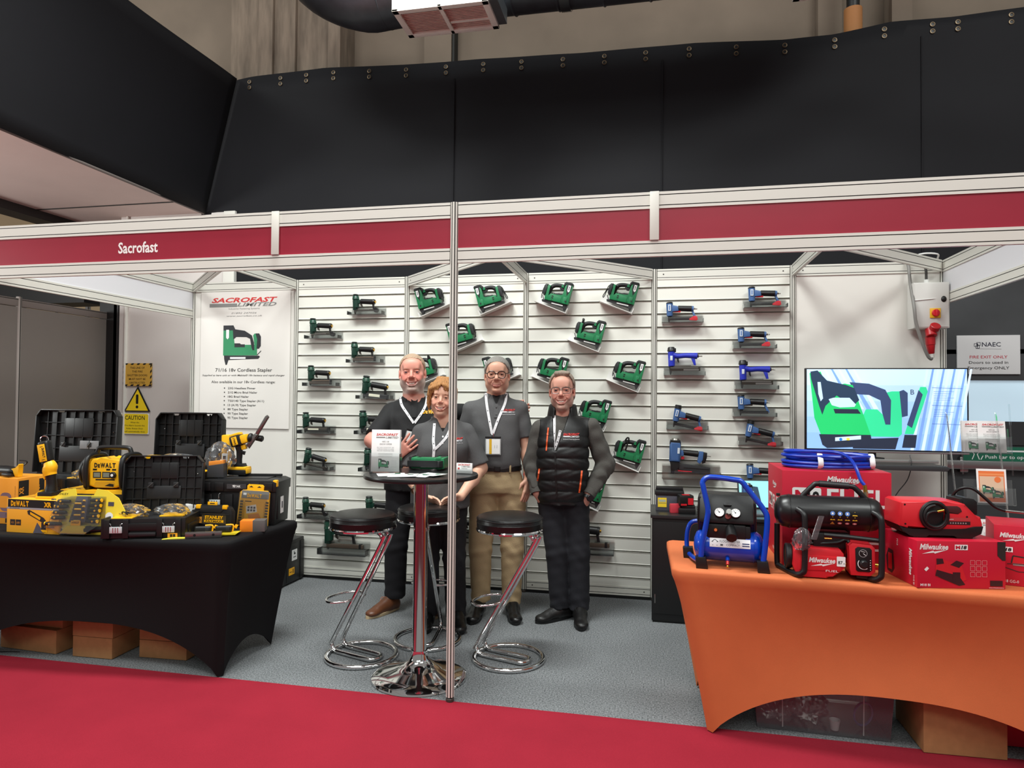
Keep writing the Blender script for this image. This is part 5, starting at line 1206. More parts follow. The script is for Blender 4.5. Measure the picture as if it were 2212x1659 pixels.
b = B(); b.tube([(-.118, -.085, .028), (-.15, .0, .022), (-.178, .105, .022), (-.188, .13, .05), (-.185, .135, .12), (-.165, .135, .165), (-.11, .135, .175), (-.02, .13, .17)], .0115, CRB, n=14, res=4); b.tube([(.15, -.085, .028), (.14, .05, .022), (.12, .14, .03), (.08, .13, .12)], .0115, CRB, n=12, res=4); b.build('rear_bar', t)
for x, y, r in ((-.115, -.085, 0), (.15, -.085, 0), (-.18, .11, 0)):
    b = B(); b.prism([(x - .022, 0), (x - .026, .05), (x + .02, .052), (x + .03, 0)], y - .024, y + .024, BP, .005); b.build('rubber_foot', t)
b = B(); yz = [(-.07, .205), (-.072, .225), (-.01, .325), (.04, .335), (.12, .30), (.125, .15), (-.02, .15), (-.045, .20)]
R_ = Matrix(((0, 1, 0, 0), (1, 0, 0, 0), (0, 0, 1, 0), (0, 0, 0, 1)))
b.prism(yz, -.125, .115, BP, .012, T=R_); b.prism([(-.05, .215), (-.045, .235), (0, .318), (.045, .33), (.06, .27), (.0, .22)], -.085, .075, BP2, .006, T=R_); b.box((-.123, .05, .235), (.02, .14, .16), BP, .012); b.box((.112, .05, .225), (.03, .13, .14), BP, .012)
for q in range(7): b.box((-.134, .0, .20 + q * .011), (.002, .08, .004), BLACK)
b.build('motor_cover', t)
b = B(); b.box((-.005, -.02, .165), (.17, .10, .07), BP, .010); b.box((-.085, -.035, .16), (.03, .06, .08), BP, .008); b.box((.085, -.035, .155), (.03, .06, .08), BP, .008); b.build('regulator_block', t)
b = B(); b.cyl((.012, -.06, .185), (.017, -.125, .150), .021, BP, .025, 20, .003); b.build('pressure_knob', t)
GT = TRS((0, -.062, .247), (1.02, 0, 0))
for x in (-.036, .034):
    b = B(GT); b.cyl((x, -.0, .0), (x, 0, .014), .023, BP, n=24, bev=.002); b.cyl((x, 0, .014), (x, 0, .0155), .0205, PAPER, n=24); d = D(b, Matrix.Identity(4)); d.T = GT @ TRS((x, 0, .0157)); b.T = Matrix.Identity(4); d.line([(0, -.002), (-.008, .010)], .002, INK); d.disc(0, 0, .003, INK, 1)
    for q in range(9): a = -.6 + q * .54; d.line([(.014 * math.cos(a), .014 * math.sin(a)), (.018 * math.cos(a), .018 * math.sin(a))], .0012, INK)
    b.build('gauge', t)
b = B(GT); b.cyl((.006, -.006, 0), (.006, -.006, .03), .011, CHROME, n=16); b.cyl((.006, -.006, .03), (.006, -.006, .045), .014, STEEL, .012, 16); b.cyl((.006, -.012, .0), (.0, -.02, .02), .012, M((120, 50, 46), .4), n=12); b.box((-.0, .042, .01), (.036, .014, .012), BP2, .003); b.build('air_coupling', t)
b = B(); b.cyl((-.052, -.07, .175), (-.052, -.084, .175), .008, BRASS, n=12); b.cyl((-.052, -.084, .175), (-.052, -.088, .175), .006, M((220, 120, 70), .4), n=12); b.build('safety_valve', t)
b = B(); b.cyl((.0, -.075, .035), (.0, -.085, .022), .007, M((190, 40, 40), .4), n=10); b.ball((.0, -.088, .014), .007, BRASS, 10); b.cyl((.0, -.06, .048), (.0, -.076, .036), .009, CRB, n=10); b.build('drain_valve', t)
b = B(); LW = M((232, 232, 234), .4)
def tank_label(bb, x0, x1, a0, a1, R, cy, cz, draw, w, h, off=.0008):
    """bend a flat label drawn in x,y (0..w, 0..h) round a tank lying along x"""
    d = D(bb, Matrix.Identity(4), .0003); draw(d)
    for i, p in enumerate(bb.v):
        a = a0 + (a1 - a0) * p[1] / h; r = R + off + p[2]
        bb.v[i] = (x0 + (x1 - x0) * p[0] / w, cy - r * math.cos(a), cz + r * math.sin(a))
def fl(d):
    for q in range(8): d.rect(0, q * .05 / 8, .17, (q + 1) * .05 / 8, LW)
    d.line([(.008, .028), (.022, .042), (.036, .028)], .003, INK, 1); d.line([(.013, .03), (.013, .008)], .003, INK, 1); d.line([(.031, .03), (.031, .008)], .003, INK, 1); d.text('FLOOR MASTER', .085, .027, .013, INK, 1, w=.085); d.text('COMPACT', .098, .009, .011, INK, 1, w=.056); d.rect(.136, .01, .166, .028, M((30, 40, 90), .5), 1); d.rect(.045, .008, .056, .018, GREYTX, 1)
tank_label(b, -.078, .098, .05, .62, .071, -.01, .094, fl, .17, .05); b.build('lettering', t)
# big red carton
t = carton('carton', .468, .40, .440, RB, (4.783, -1.695, OZ), 0, 'big red carton behind the black tank compressor, blue hose on top', group='red cartons on the orange table')
b = B(); d = D(b, frame((0, -.2006, .2125), (1, 0, 0), (0, 0, 1))); milwaukee(d, .03, .178, .14, WT)
def fuel(d, x, y, w, k=1):
    d.rrect(x - w * .5, y - w * .10, x - w * .2, y + w * .10, w * .02, WT, k); d.text('M', x - w * .40, y - w * .07, w * .14, RB, k + 1, w=w * .14, bold=.05); d.text('18', x - w * .28, y - w * .07, w * .13, INK, k + 1, w=w * .12, bold=.04)
    d.text('FUEL', x + w * .17, y - w * .10, w * .2, WT, k, w=w * .62, bold=.02)
fuel(d, .02, .108, .42); d.text('DRIVEN TO OUTPERFORM', .03, .025, .012, WT, w=.3); d.rect(.12, -.1, .2, -.09, WT); d.rect(.12, -.13, .18, -.12, WT)
d2 = D(b, frame((-.2346, 0, .2125), (0, -1, 0), (0, 0, 1))); fuel(d2, .0, .055, .32); milwaukee(d2, .0, .135, .1, WT); d2.text('DRIVEN TO OUTPERFORM', 0, .01, .010, WT, w=.2); d2.rect(.04, -.12, .13, -.0, M((70, 20, 30), .5)); d2.rect(.05, -.1, .12, -.03, M((150, 34, 44), .5), 1); d2.text('M18 FAC-0', .0, -.185, .016, WT); b.build('lettering', t)
# blue hose coil
t = thing('air_hose', 'coil of bright blue air hose lying on the big red carton', 'hose', (4.79, -1.70, OZ + .4425))
HB = M((18, 54, 176), .3)
rnd = random.Random(5); b = B(); P = []
for k in range(9):
    for q in range(14):
        a = 2 * PI * q / 14; rx = .205 - .010 * (k % 4) + rnd.uniform(-.004, .004); ry = .13 - .010 * (k % 4) + rnd.uniform(-.004, .004)
        P.append((rx * math.cos(a) , ry * math.sin(a), .010 + .0155 * (k // 3 if k < 6 else 2 + (k - 6) * .5) + rnd.uniform(0, .003)))
P += [(.16, -.06, .062), (.10, -.02, .066), (-.05, .07, .07), (-.16, .05, .075), (-.195, -.02, .075), (-.10, -.095, .082), (0, -.11, .082), (.05, -.15, .066), (.07, -.205, .03), (.085, -.235, -.03), (.10, -.245, -.055)]
b.tube(P, .0078, HB, n=8, res=3); b.build('coil', t)
b = B(); b.cyl((.10, -.246, -.055), (.103, -.249, -.085), .009, BRASS, n=12); b.cyl((.103, -.249, -.085), (.106, -.252, -.112), .011, M((190, 178, 140), .25, .9), .008, 12); b.build('connector', t)
for x, y, r in ((-.06, -.115, .0), (-.01, .12, .0), (.18, -.06, .8)):
    b = B(); b.tube([(x, y, .002), (x - .0, y - .03, .025), (x, y, .072), (x, y + .03, .04)], .012, M((226, 226, 228), .5), n=8, closed=True, res=4, flat=.15); b.build('tie', t)
# red and black compressor
t = thing('air_compressor', 'red air compressor with black tank and frame in the middle of the orange table', 'compressor', (4.715, -2.015, OZ), (0, 0, -.05))
TK_ = M((22, 22, 23), .34)
pr2 = [(0, -.222), (.03, -.219), (.055, -.207), (.068, -.19), (.0735, -.165), (.0735, .165), (.068, .19), (.055, .207), (.03, .219), (0, .222)]
b = B(); b.lathe(pr2, TK_, TRS((0, -.02, .272), (0, PI / 2, 0)), 44)
for x in (-.16, .16): b.tube([(x, -.02 + .074 * math.cos(2 * PI * k / 36), .272 + .074 * math.sin(2 * PI * k / 36)) for k in range(36)], .002, TK_, n=6, closed=True)
b.box((-.205, -.02, .343), (.016, .016, .012), BLACK, .002); b.build('tank', t)
b = B(); b.tube([(-.105, -.02, .34), (-.06, -.02, .388), (-.035, -.02, .398), (.085, -.02, .392), (.115, -.02, .38), (.155, -.02, .335)], .0115, BP, n=12, res=3); b.tube([(-.035, -.02, .398), (.085, -.02, .392)], .0145, BP2, n=12); b.build('handle', t)
for sx, x in ((-1, -.115), (1, .185)):
    b = B(); o_ = -.055 if sx < 0 else -.05
    b.tube([(x - .02, -.095, .292), (x, -.118, .278), (x + .006, -.126, .24), (x + .004, -.13, .06), (x - .004, -.128, .025), (x - .03, -.10, .012), (x - .075 if sx < 0 else x - .08, .03, .012), (x - .085 if sx < 0 else x - .09, .06, .03), (x - .085 if sx < 0 else x - .09, .06, .20)], .0125, BP, n=12, res=5); b.build('leg_frame', t)
b = B(); b.tube([(-.03, -.105, .188), (.06, -.112, .186), (.185, -.118, .178)], .010, BP, n=10); b.build('cross_bar', t)
b = B(); b.prism([(-.145, .022), (-.155, .05), (-.15, .115), (-.135, .13), (.035, .128), (.048, .112), (.05, .05), (.03, .03), (.0, .022), (-.02, .004), (-.13, .004)], -.115, .045, RT2, .008); b.prism([(-.13, .035), (-.13, .10), (.03, .098), (.035, .04)], -.119, -.112, RT2, .003); b.build('motor_housing', t)
b = B(); d = D(b, frame((0, -.1192, 0), (1, 0, 0), (0, 0, 1))); milwaukee(d, -.040, .072, .105, WT); d.text('FUEL', .0, .034, .009, WT, w=.05); d.rrect(.018, .06, .052, .102, .003, PAPER, 2); d.text('87', .032, .07, .014, INK, 3, w=.018, bold=.02); d.text('dB', .047, .07, .006, GREYTX, 3); b.build('lettering', t)
b = B(); b.prism([(.075, .025), (.07, .05), (.065, .15), (.08, .163), (.155, .158), (.168, .145), (.17, .045), (.15, .025)], -.118, .04, RT2, .008); b.prism([(.10, .012), (.098, .03), (.15, .03), (.145, .008)], -.10, .03, BP, .003); b.build('control_box', t)
b = B(); b.prism([(.093, .05), (.09, .14), (.10, .148), (.146, .146), (.154, .138), (.155, .052), (.145, .044), (.10, .044)], -.1215, -.117, BLACK, .002)
d = D(b, frame((0, -.1218, 0), (1, 0, 0), (0, 0, 1))); d.disc(.120, .122, .0165, M((170, 170, 170), .3)); d.disc(.120, .122, .0145, BLACK, 1); d.line([(.120, .122), (.130, .114)], .002, PAPER, 2); d.line([(.112, .13), (.128, .128)], .0015, PAPER, 2)
P_ = [(.123 + .023 * math.cos(a), .078 + .023 * math.sin(a)) for a in [PI * .8 + q * PI * .1 for q in range(10)]]; d.line(P_, .003, PAPER, 1)
for q in range(5): d.disc(.148, .094 - q * .01, .0018, PAPER, 1, 6)
b.build('control_panel', t)
b = B(); b.cyl((.123, -.121, .078), (.123, -.138, .078), .017, BP, .015, 20, .003); b.build('knob', t)
b = B(); b.cyl((.172, -.06, .062), (.20, -.06, .062), .009, BRASS, n=12); b.cyl((.052, -.06, .06), (.065, -.06, .06), .009, BRASS, n=12); b.cyl((-.02, -.05, .165), (.01, -.05, .165), .011, BRASS, n=8); b.build('brass_fitting', t)
b = B(); b.cyl((-.175, -.03, .075), (-.15, -.03, .075), .055, BP, n=30, bev=.006); b.tube([(-.172, -.03 + .05 * math.cos(2 * PI * k / 30), .075 + .05 * math.sin(2 * PI * k / 30)) for k in range(30)], .006, BP2, n=6, closed=True); b.build('fan_cover', t)
b = B(); b.tube([(-.12, -.02, .13), (-.05, -.05, .14), (.03, -.06, .15), (.065, -.06, .165), (.075, -.08, .15), (.07, -.07, .09)], .0075, BLACK, n=8, res=4); b.tube([(-.1, 0, .14), (0, -.02, .145), (.08, -.02, .155)], .007, BLACK, n=8, res=4); b.build('cable', t)
b = B(); b.box((.01, 0, .155), (.15, .12, .07), BLACK, .01); b.build('pump', t)
b = B()
def hz(d):
    for q in range(10): d.rect(0, q * .08 / 10, .145, (q + 1) * .08 / 10, M((16, 16, 18), .3))
    BLU = M((96, 140, 214), .5); YW = M((222, 176, 40), .5); PK = M((222, 120, 120), .5)
    for q in range(4):
        x = .02 + q * .034
        if q < 3: d.disc(x, .064, .011, BLU, 1); d.disc(x, .064, .005, PAPER, 2, 10)
        else: d.poly([(x - .012, .055), (x + .012, .055), (x, .076)], YW, 1)
        d.poly([(x - .012, .030), (x + .012, .030), (x, .05)], YW, 1); d.rect(x - .002, .033, x + .002, .042, INK, 2)
        if q == 0: d.poly([(x - .011, .006), (x + .011, .006), (x, .022)], M((190, 130, 50), .5), 1)
        else: d.disc(x, .013, .010, PK, 1, 14, .006); d.disc(x, .013, .005, PAPER, 2, 10, .003)
tank_label(b, -.01, .115, -.62, .30, .0735, -.02, .272, hz, .145, .08); b.build('hazard_lettering', t)
bag('plastic_bag', (4.585, -2.145, OZ + .125), (.035, .025, .05), 11, 'crumpled clear bag tied to the black frame of the red compressor', group=None)
b = B(); b.loft([[(.012 * math.cos(a) + .03 * v, .006 * math.sin(a), .10 * v) for a in [2 * PI * k / 8 for k in range(8)]] for v in (0, .3, .6, 1)], BAG); o = b.build('plastic_strip'); o.location = (4.63, -2.162, OZ + .175); tag(o, 'twisted clear plastic strip standing against the black tank', 'plastic bag')
# red cartons and red inflator
t = carton('carton', .355, .275, .193, RB, (5.175, -2.015, OZ), .17, 'red carton under the red inflator', group='red cartons on the orange table')
b = B(); d = D(b, frame((0, -.1381, .0965), (1, 0, 0), (0, 0, 1))); milwaukee(d, -.11, .062, .115, WT); m18(d, .0, .072, .052)
DK = M((54, 20, 26), .5); d.poly([(-.105, -.02), (-.1, .02), (-.07, .02), (.0, .0), (.02, -.06), (-.01, -.072), (-.1, -.05)], RT2, 1); d.poly([(-.105, -.045), (-.1, -.02), (-.01, -.045), (.015, -.08), (-.01, -.085)], DK, 2); d.poly([(-.10, .0), (-.1, .025), (-.075, .025), (-.07, .005)], DK, 2); d.poly([(-.045, .0), (-.02, .018), (.01, .008), (-.01, -.012)], DK, 2); d.rect(-.035, -.07, -.005, -.03, DK, 3)
for q in range(9): x, y = .045 + (q % 3) * .024, .01 - (q // 3) * .024; d.line([(x - .009, y - .009), (x + .009, y - .009), (x + .009, y + .009), (x - .009, y + .009), (x - .009, y - .009)], .0014, M((226, 150, 150), .5), 1)
d.text('M18 BI', -.145, -.088, .010, WT, 1, w=.04, bold=.02); d.poly([(-.15, -.02), (-.138, -.008), (-.13, -.016), (-.142, -.028)], WT, 2); d.rect(.115, -.085, .165, -.062, DK, 1); d.text('www.milwaukeetool.eu', .14, -.093, .005, WT, 1, w=.06); d.poly([(.145, .0965), (.1775, .0965), (.1775, .02), (.165, .02), (.145, .04)], CH, 1)
d2 = D(b, frame((-.178, 0, .0965), (0, -1, 0), (0, 0, 1))); d2.poly([(-.1, -.08), (-.11, -.02), (-.09, .02), (-.05, .015), (-.04, -.06), (-.06, -.085)], DK); d2.rect(-.09, -.07, -.06, -.0, RT2, 1); milwaukee(d2, .08, .0, .11, WT, 1, False, -PI / 2); d2.text('M18', -.02, .06, .012, PAPER, 1, rot=-PI / 2); d2.text('M18 BI', .11, -.07, .01, WT, 1, rot=-PI / 2); b.build('lettering', t)
t = carton('carton', .33, .24, .25, RB, (5.56, -1.965, OZ), -.28, 'red carton cut by the right edge of the frame', group='red cartons on the orange table')
b = B(); d = D(b, frame((0, -.1206, .125), (1, 0, 0), (0, 0, 1))); milwaukee(d, -.095, .075, .10, WT); m18(d, -.125, .025, .05); d.line([(-.13, -.05), (-.08, -.065), (.0, -.06), (.02, -.04), (-.02, -.03), (-.12, -.035)], .003, CH, 1); d.rect(-.1, -.04, .02, -.03, M((150, 130, 130), .4), 1); d.poly([(-.105, -.035), (-.1, .0), (-.05, -.005), (-.055, -.035)], RT2, 1); d.line([(-.105, -.03), (-.1, .0), (-.05, -.005)], .005, CH, 2); d.text('M18 GG-0', -.11, -.112, .012, WT, 1, w=.06); b.build('lettering', t)
t = thing('inflator', 'red cordless inflator with black hose reel standing on a red carton', 'inflator', (5.135, -2.02, OZ + .194), (0, 0, .10))
b = B(); b.prism([(-.165, .045), (-.162, .145), (-.15, .152), (.02, .152), (.075, .15), (.10, .142), (.115, .105), (.16, .09), (.168, .06), (.165, .03), (.12, .03), (.11, .04), (-.13, .036)], -.075, .075, RT2, .010); b.build('body', t)
b = B(); b.prism([(.0, .112), (.0, .134), (.066, .134), (.078, .128), (.085, .112), (.07, .102)], -.078, -.0735, M((70, 24, 26), .6), .002); b.build('handle_opening', t)
b = B(); b.prism([(-.168, .05), (-.15, .036), (-.1, .034), (.08, .036), (.13, .05), (.168, .052), (.16, .02), (.13, .012), (.125, 0), (.06, 0), (.055, .014), (-.05, .014), (-.055, 0), (-.11, 0), (-.125, .012), (-.15, .02)], -.08, .08, BP, .005); b.build('bumper', t)
b = B(); b.prism([(.085, .098), (.088, .16), (.10, .168), (.145, .162), (.158, .15), (.158, .095)], -.055, .055, BP, .006); b.box((.122, -.056, .13), (.045, .003, .05), BLACK, .001); b.build('battery', t)
b = B(); b.prism([(-.06, .05), (-.065, .13), (-.05, .145), (.0, .145), (.012, .13), (.008, .05), (-.0, .04), (-.05, .04)], -.083, -.073, BLACK, .004)
b.tube([(-.027 + .052 * math.cos(2 * PI * k / 36), -.082, .093 + .055 * math.sin(2 * PI * k / 36)) for k in range(36)], .0085, BP, n=8, closed=True); b.tube([(-.027 + .043 * math.cos(2 * PI * k / 36 * .8 + 1.6), -.09, .092 + .045 * math.sin(2 * PI * k / 36 * .8 + 1.6)) for k in range(36)], .006, BP, n=8)
b.tube([(-.065, -.092, .07), (-.06, -.094, .10), (-.04, -.094, .112), (-.02, -.094, .112)], .0055, BP, n=8, res=3); b.build('hose_reel', t)
b = B(); b.cyl((-.022, -.094, .112), (.004, -.094, .118), .006, BRASS, n=10); b.build('nozzle', t)
b = B(); d = D(b, frame((0, -.0755, 0), (1, 0, 0), (0, 0, 1))); d.poly([(.028, .104), (.03, .109), (.075, .105), (.07, .101)], BLACK); d.rect(.026, .056, .118, .07, M((40, 26, 28), .5)); d.rect(.026, .072, .118, .086, M((186, 60, 62), .5)); d.text('Milwaukee', .04, .076, .006, WT, 1, w=.025)
for q in range(7): d.disc(.04 + q * .01, .063, .003, M((170, 150, 150), .5), 1, 8)
for x, z in ((-.142, .136), (-.14, .055), (.105, .09)): d.disc(x, z, .004, BLACK)
b.build('lettering', t)
b = B(); b.tube([(.10, .03, .16), (.11, .01, .19), (.135, -.01, .205), (.165, -.02, .198), (.20, -.03, .165), (.235, -.04, .13), (.27, -.05, .115)], .0065, BLACK, n=10, res=5); b.cyl((.268, -.05, .116), (.36, -.055, .108), .006, STEEL, n=10); b.build('outlet_hose', t)
# acrylic leaflet stand behind
t = thing('leaflet_stand', 'tall clear acrylic leaflet stand at the back right of the orange table', 'leaflet stand', (5.515, -1.66, OZ), (0, 0, -.02))
b = B()
for sx in (-1, 1):
    b.prism([(-.006, 0), (-.006, .70), (.006, .72), (.006, 0)], -.0025, .0025, clear_mat(.08), T=TRS((sx * .105, .02, 0), (-.10, .0, PI / 2)))
    b.tube([(sx * .105, .02, .42), (sx * .105, .035, .60), (sx * .103, .05, .755)], .004, CLEAR, n=6)
b.build('side_rail', t)
for z, y in ((.52, .035), (.28, .0), (.06, -.03)):
    b = B(); T = TRS((0, y, z), (-.12, 0, 0)); b.T = T; b.box((0, -.018, .04), (.205, .002, .08), hm); b.box((0, .014, .06), (.205, .002, .12), hm); b.box((0, -.002, .001), (.205, .03, .002), hm); b.build('pocket', t)
for x, y, z, lb in ((-.045, .035, .526, 'upper pocket of the acrylic stand, behind'), (.025, .027, .526, 'upper pocket of the acrylic stand, in front'), (.0, -.034, .066, 'lowest pocket of the acrylic stand, at left'), (.072, -.05, .064, 'lowest pocket of the acrylic stand, at right')):
    o = thing('leaflet', 'white leaflet with stapler picture in the ' + lb, 'leaflet', (5.515 + x, -1.66 + y, OZ + z), (-.12, 0, -.02), 'leaflets in the acrylic stand')
    b = B(); b.box((0, 0, .075), (.118, .0012, .15), PAPER); b.build('sheet', o)
    b = B(); leaflet_print(b, frame((0, -.0008, .075), (1, 0, 0), (0, 0, 1)), .118, .15); b.build('lettering', o)
o = thing('leaflet', 'orange leaflet with green tools in the middle pocket of the acrylic stand', 'leaflet', (5.525, -1.665, OZ + .29), (-.12, 0, -.02), 'leaflets in the acrylic stand')
b = B(); b.box((0, 0, .08), (.125, .0012, .16), PAPER); b.build('sheet', o)
b = B(); d = D(b, frame((0, -.0008, .08), (1, 0, 0), (0, 0, 1)), .0003); OL = M((232, 120, 60), .6); d.rect(-.054, -.074, .054, .07, OL); d.rect(-.05, -.055, .05, .045, M((222, 190, 160), .6), 1); d.rect(-.054, .05, .054, .058, M((240, 150, 90), .6), 1); d.disc(.025, .03, .014, OL, 2); stapler_print(d, -.04, -.03, .045, k=3); stapler_print(d, .0, -.05, .045, k=3); b.build('lettering', o)
# under the orange table
t = thing('storage_tub', 'clear plastic storage tub with lid under the orange table', 'storage tub', (4.72, -1.735, .003), (0, 0, -.03))
TB = clear_mat(.16, (150, 145, 150), .1)
b = B(); w, dd, h = .60, .40, .26
for y in (-dd / 2, dd / 2): b.prism([(-w / 2 + .02, .0), (-w / 2, h), (w / 2, h), (w / 2 - .02, 0)], y - .0015, y + .0015, TB)
for sx in (-1, 1): b.box((sx * (w / 2 - .01), 0, h / 2), (.003, dd - .006, h), TB, rot=(0, sx * .075, 0))
b.box((0, 0, .0025), (w - .05, dd - .01, .004), TB)
for sx in (-1, 1): b.cyl((sx * .17, -dd / 2 - .003, .015), (sx * .172, -dd / 2 - .003, h - .03), .003, clear_mat(.3), n=6)
b.cyl((-.17, -dd / 2 - .003, h - .03), (.172, -dd / 2 - .003, h - .03), .003, clear_mat(.3), n=6); b.build('tub', t)
b = B(); b.box((0, 0, h + .012), (w + .03, dd + .03, .022), M((120, 100, 104), .4), .006); b.build('lid', t)
bag('plastic_bag', (4.54, -1.80, .010), (.08, .10, .06), 21, 'pinkish plastic bag at left inside the storage tub')
bag('plastic_bag', (4.68, -1.78, .010), (.08, .10, .07), 22, 'plastic bag in the middle of the storage tub')
b = B(); b.tube([(.052 * math.cos(2 * PI * k / 12 * 1.0) + .002 * k / 12, -.01 + .0015 * k / 6, .06 + .052 * math.sin(2 * PI * k / 12)) for k in range(48)], .0035, M((110, 120, 170), .3), n=6, res=2); o = b.build('hose_coil'); o.location = (4.905, -1.84, .012); o.rotation_euler = (0, 0, .5); tag(o, 'pale blue hose coil inside the storage tub', 'hose')
b = B(); b.lathe([(0, 0), (.017, 0), (.024, .045), (.022, .045), (.016, .003)], PAPER, n=20); o = b.build('plastic_cup'); o.location = (4.775, -1.895, .012); tag(o, 'small white cup inside the storage tub', 'cup')
t = thing('cardboard_box', 'large brown carton with dark tape under the orange table', 'box', (5.262, -1.845, .003), (0, 0, .02))
b = B(); b.box((0, 0, .16), (.325, .33, .32), CARD, .004); b.box((0, -.1658, .305), (.32, .002, .06), CARD); b.build('box', t)
b = B(); b.box((.02, -.167, .265), (.085, .002, .06), M((112, 92, 78), .35)); b.build('tape', t)
b = B(); b.box((0, 0, .10), (.2, .25, .2), RB, .004); b.box((0, -.05, .205), (.18, .2, .01), PAPER); o = b.build('carton'); o.location = (5.56, -1.75, .005); tag(o, 'red carton with white sheet on it under the orange table at far right', 'box')

# ---------------------------------------------------------------- back right corner: cabinet, television, switch box
t = thing('cabinet', 'low black cabinet against the blue nailer panel', 'cabinet', (4.36, -.285, .003))
KB = M((16, 16, 17), .45)
b = B(); b.box((0, 0, .36), (.82, .46, .70), KB, .004); b.box((0, -.005, .715), (.84, .48, .022), M((40, 40, 41), .35), .003); b.box((0, .0, .02), (.80, .44, .04), BLACK); b.build('carcass', t)
for sx in (-1, 1):
    b = B(); b.box((sx * .203, -.2335, .37), (.392, .008, .62), KB, .002); dr = b.build('door', t)
    b = B(); b.box((sx * .203 - .185, -.2385, .16), (.006, .004, .06), STEEL, .001); b.build('hinge', dr)
zc = .7295
t = thing('battery_box', 'grey box with yellow label standing on the black cabinet', 'box', (4.07, -.30, zc))
b = B(); b.box((0, 0, .055), (.19, .10, .11), M((74, 74, 84), .45), .006); b.box((0, .0, .125), (.20, .11, .03), BP, .006); b.box((0, .03, .150), (.19, .04, .02), BP, .004); b.build('case', t)
b = B(); b.box((-.05, -.0512, .06), (.06, .002, .065), M((236, 204, 50), .5)); d = D(b, frame((-.05, -.0524, .06), (1, 0, 0), (0, 0, 1))); d.rect(-.024, .004, .024, .02, M((170, 180, 160), .5)); d.rect(-.026, -.006, .026, -.003, GREYTX); b.build('lettering', t)
t = thing('battery_charger', 'black battery charger on the black cabinet with red battery on it', 'charger', (4.185, -.40, zc))
b = B(); b.box((0, 0, .02), (.115, .11, .04), BP, .010); b.box((.01, .01, .045), (.09, .09, .02), BP, .006); b.build('body', t)
t = thing('battery', 'black tool battery with red label seated on the charger', 'battery', (4.175, -.405, zc + .056), (0, 0, .2))
b = B(); b.box((0, 0, .036), (.10, .085, .07), BP, .010); b.build('case', t)
b = B(); b.box((.0, -.01, .0715), (.05, .04, .002), RED); b.box((.026, -.0432, .03), (.036, .002, .045), RED); b.box((-.02, -.0432, .008), (.04, .002, .012), RED); b.build('lettering', t)
b = B(); b.box((0, 0, .032), (.07, .03, .064), M((206, 60, 74), .5), .006); b.box((.05, .0, .03), (.04, .015, .03), M((120, 70, 110), .5), .003); o = b.build('adapter'); o.location = (4.105, -.415, zc); o.rotation_euler = (0, 0, .3); tag(o, 'pink red adapter piece between the grey box and the charger', 'adapter')
t = thing('laptop', 'open laptop on the black cabinet, half hidden by the big red carton', 'laptop', (4.72, -.30, zc), (0, 0, .12))
b = B(); b.box((0, 0, .008), (.32, .22, .014), M((120, 122, 126), .35, .5), .003); b.build('keyboard_base', t)
b = B(); T = TRS((0, .11, .012), (-.2, 0, 0)); b.T = T; b.box((0, 0, .105), (.32, .008, .21), BLACK, .003); b.build('lid', t)
SCB = M((150, 214, 222), .3, emit=.8)
b = B(T); b.box((0, -.0052, .108), (.30, .001, .185), SCB); d = D(b, frame((0, -.006, .108), (1, 0, 0), (0, 0, 1))); b.T = Matrix.Identity(4); d.T = T @ d.T
d.poly([(-.14, -.08), (-.12, .085), (-.10, .085), (-.06, -.02), (-.07, -.08)], M((40, 130, 120), .4, emit=.6)); d.poly([(-.1, .06), (-.02, .05), (0, -.06), (-.03, -.06), (-.05, .02), (-.1, .03)], M((50, 70, 90), .4, emit=.4), 1); b.build('screen', t)
t = thing('nail_gun', 'blue nailer lying on the black cabinet behind the blue compressor', 'nail gun', (4.52, -.36, zc + .10), (0, 0, PI + .1)); nailer(t, 'large'); t.scale = (.8, .8, .8); t.location = (4.62, -.36, zc + .005)
# television on its stand
t = thing('television', 'flat television showing green staplers on pale blue', 'television', (5.457, -.36, 1.178), (0, 0, .01))
b = B(); b.box((0, .012, .277), (.995, .03, .556), BLACK, .004); b.box((0, -.0, .0), (.995, .02, .012), M((170, 170, 172), .3, .8), .003); b.build('housing', t)
def E(c, s=.9): return M(c, .4, emit=s)
b = B(); d = D(b, frame((0, -.0035, .281), (1, 0, 0), (0, 0, 1)), .0004)
BG = [(196, 226, 250), (180, 214, 248), (164, 202, 246), (150, 192, 244), (140, 182, 240)]
for q in range(5): d.rect(-.487, .266 - (q + 1) * .1064, .487, .266 - q * .1064, E(BG[q]))
FO = E((120, 160, 226)); FO2 = E((206, 228, 252))
for q in range(9): x = .20 + q * .032; d.poly([(x + .05, .266), (x + .062, .266), (x - .03, -.266), (x - .05, -.266)], FO if q % 2 else FO2, 1)
for q in range(5): x = -.38 + q * .045; d.poly([(x, .266), (x + .012, .266), (x + .16, -.0), (x + .13, .0)], FO if q % 2 else FO2, 1)
GE = E((36, 196, 108)); GE2 = E((52, 214, 150)); NE = E((58, 74, 112), .8); NE2 = E((40, 60, 84), .8); DE = E((40, 48, 66), .8)
d.poly([(-.20, -.20), (-.12, .0), (-.05, .0), (.0, -.05), (.03, .05), (.0, .11), (.04, .12), (.10, .12), (.10, -.16), (.08, -.18), (-.18, -.18)], GE2, 2)
d.poly([(-.22, .18), (-.1, .17), (.0, .13), (.035, .06), (.03, -.10), (.0, -.10), (-.02, -.02), (-.03, .06), (-.10, .095), (-.18, .10)], NE, 3); d.poly([(.085, .12), (.11, .13), (.135, .11), (.135, -.04), (.10, -.05)], NE, 3); d.poly([(-.20, -.20), (.08, -.185), (.06, -.262), (-.20, -.262)], DE, 3)
d.poly([(-.47, .24), (-.40, .25), (-.36, .14), (-.25, .17), (-.20, .16), (-.10, -.14), (-.09, -.17), (-.40, -.17), (-.44, -.06)], GE, 4)
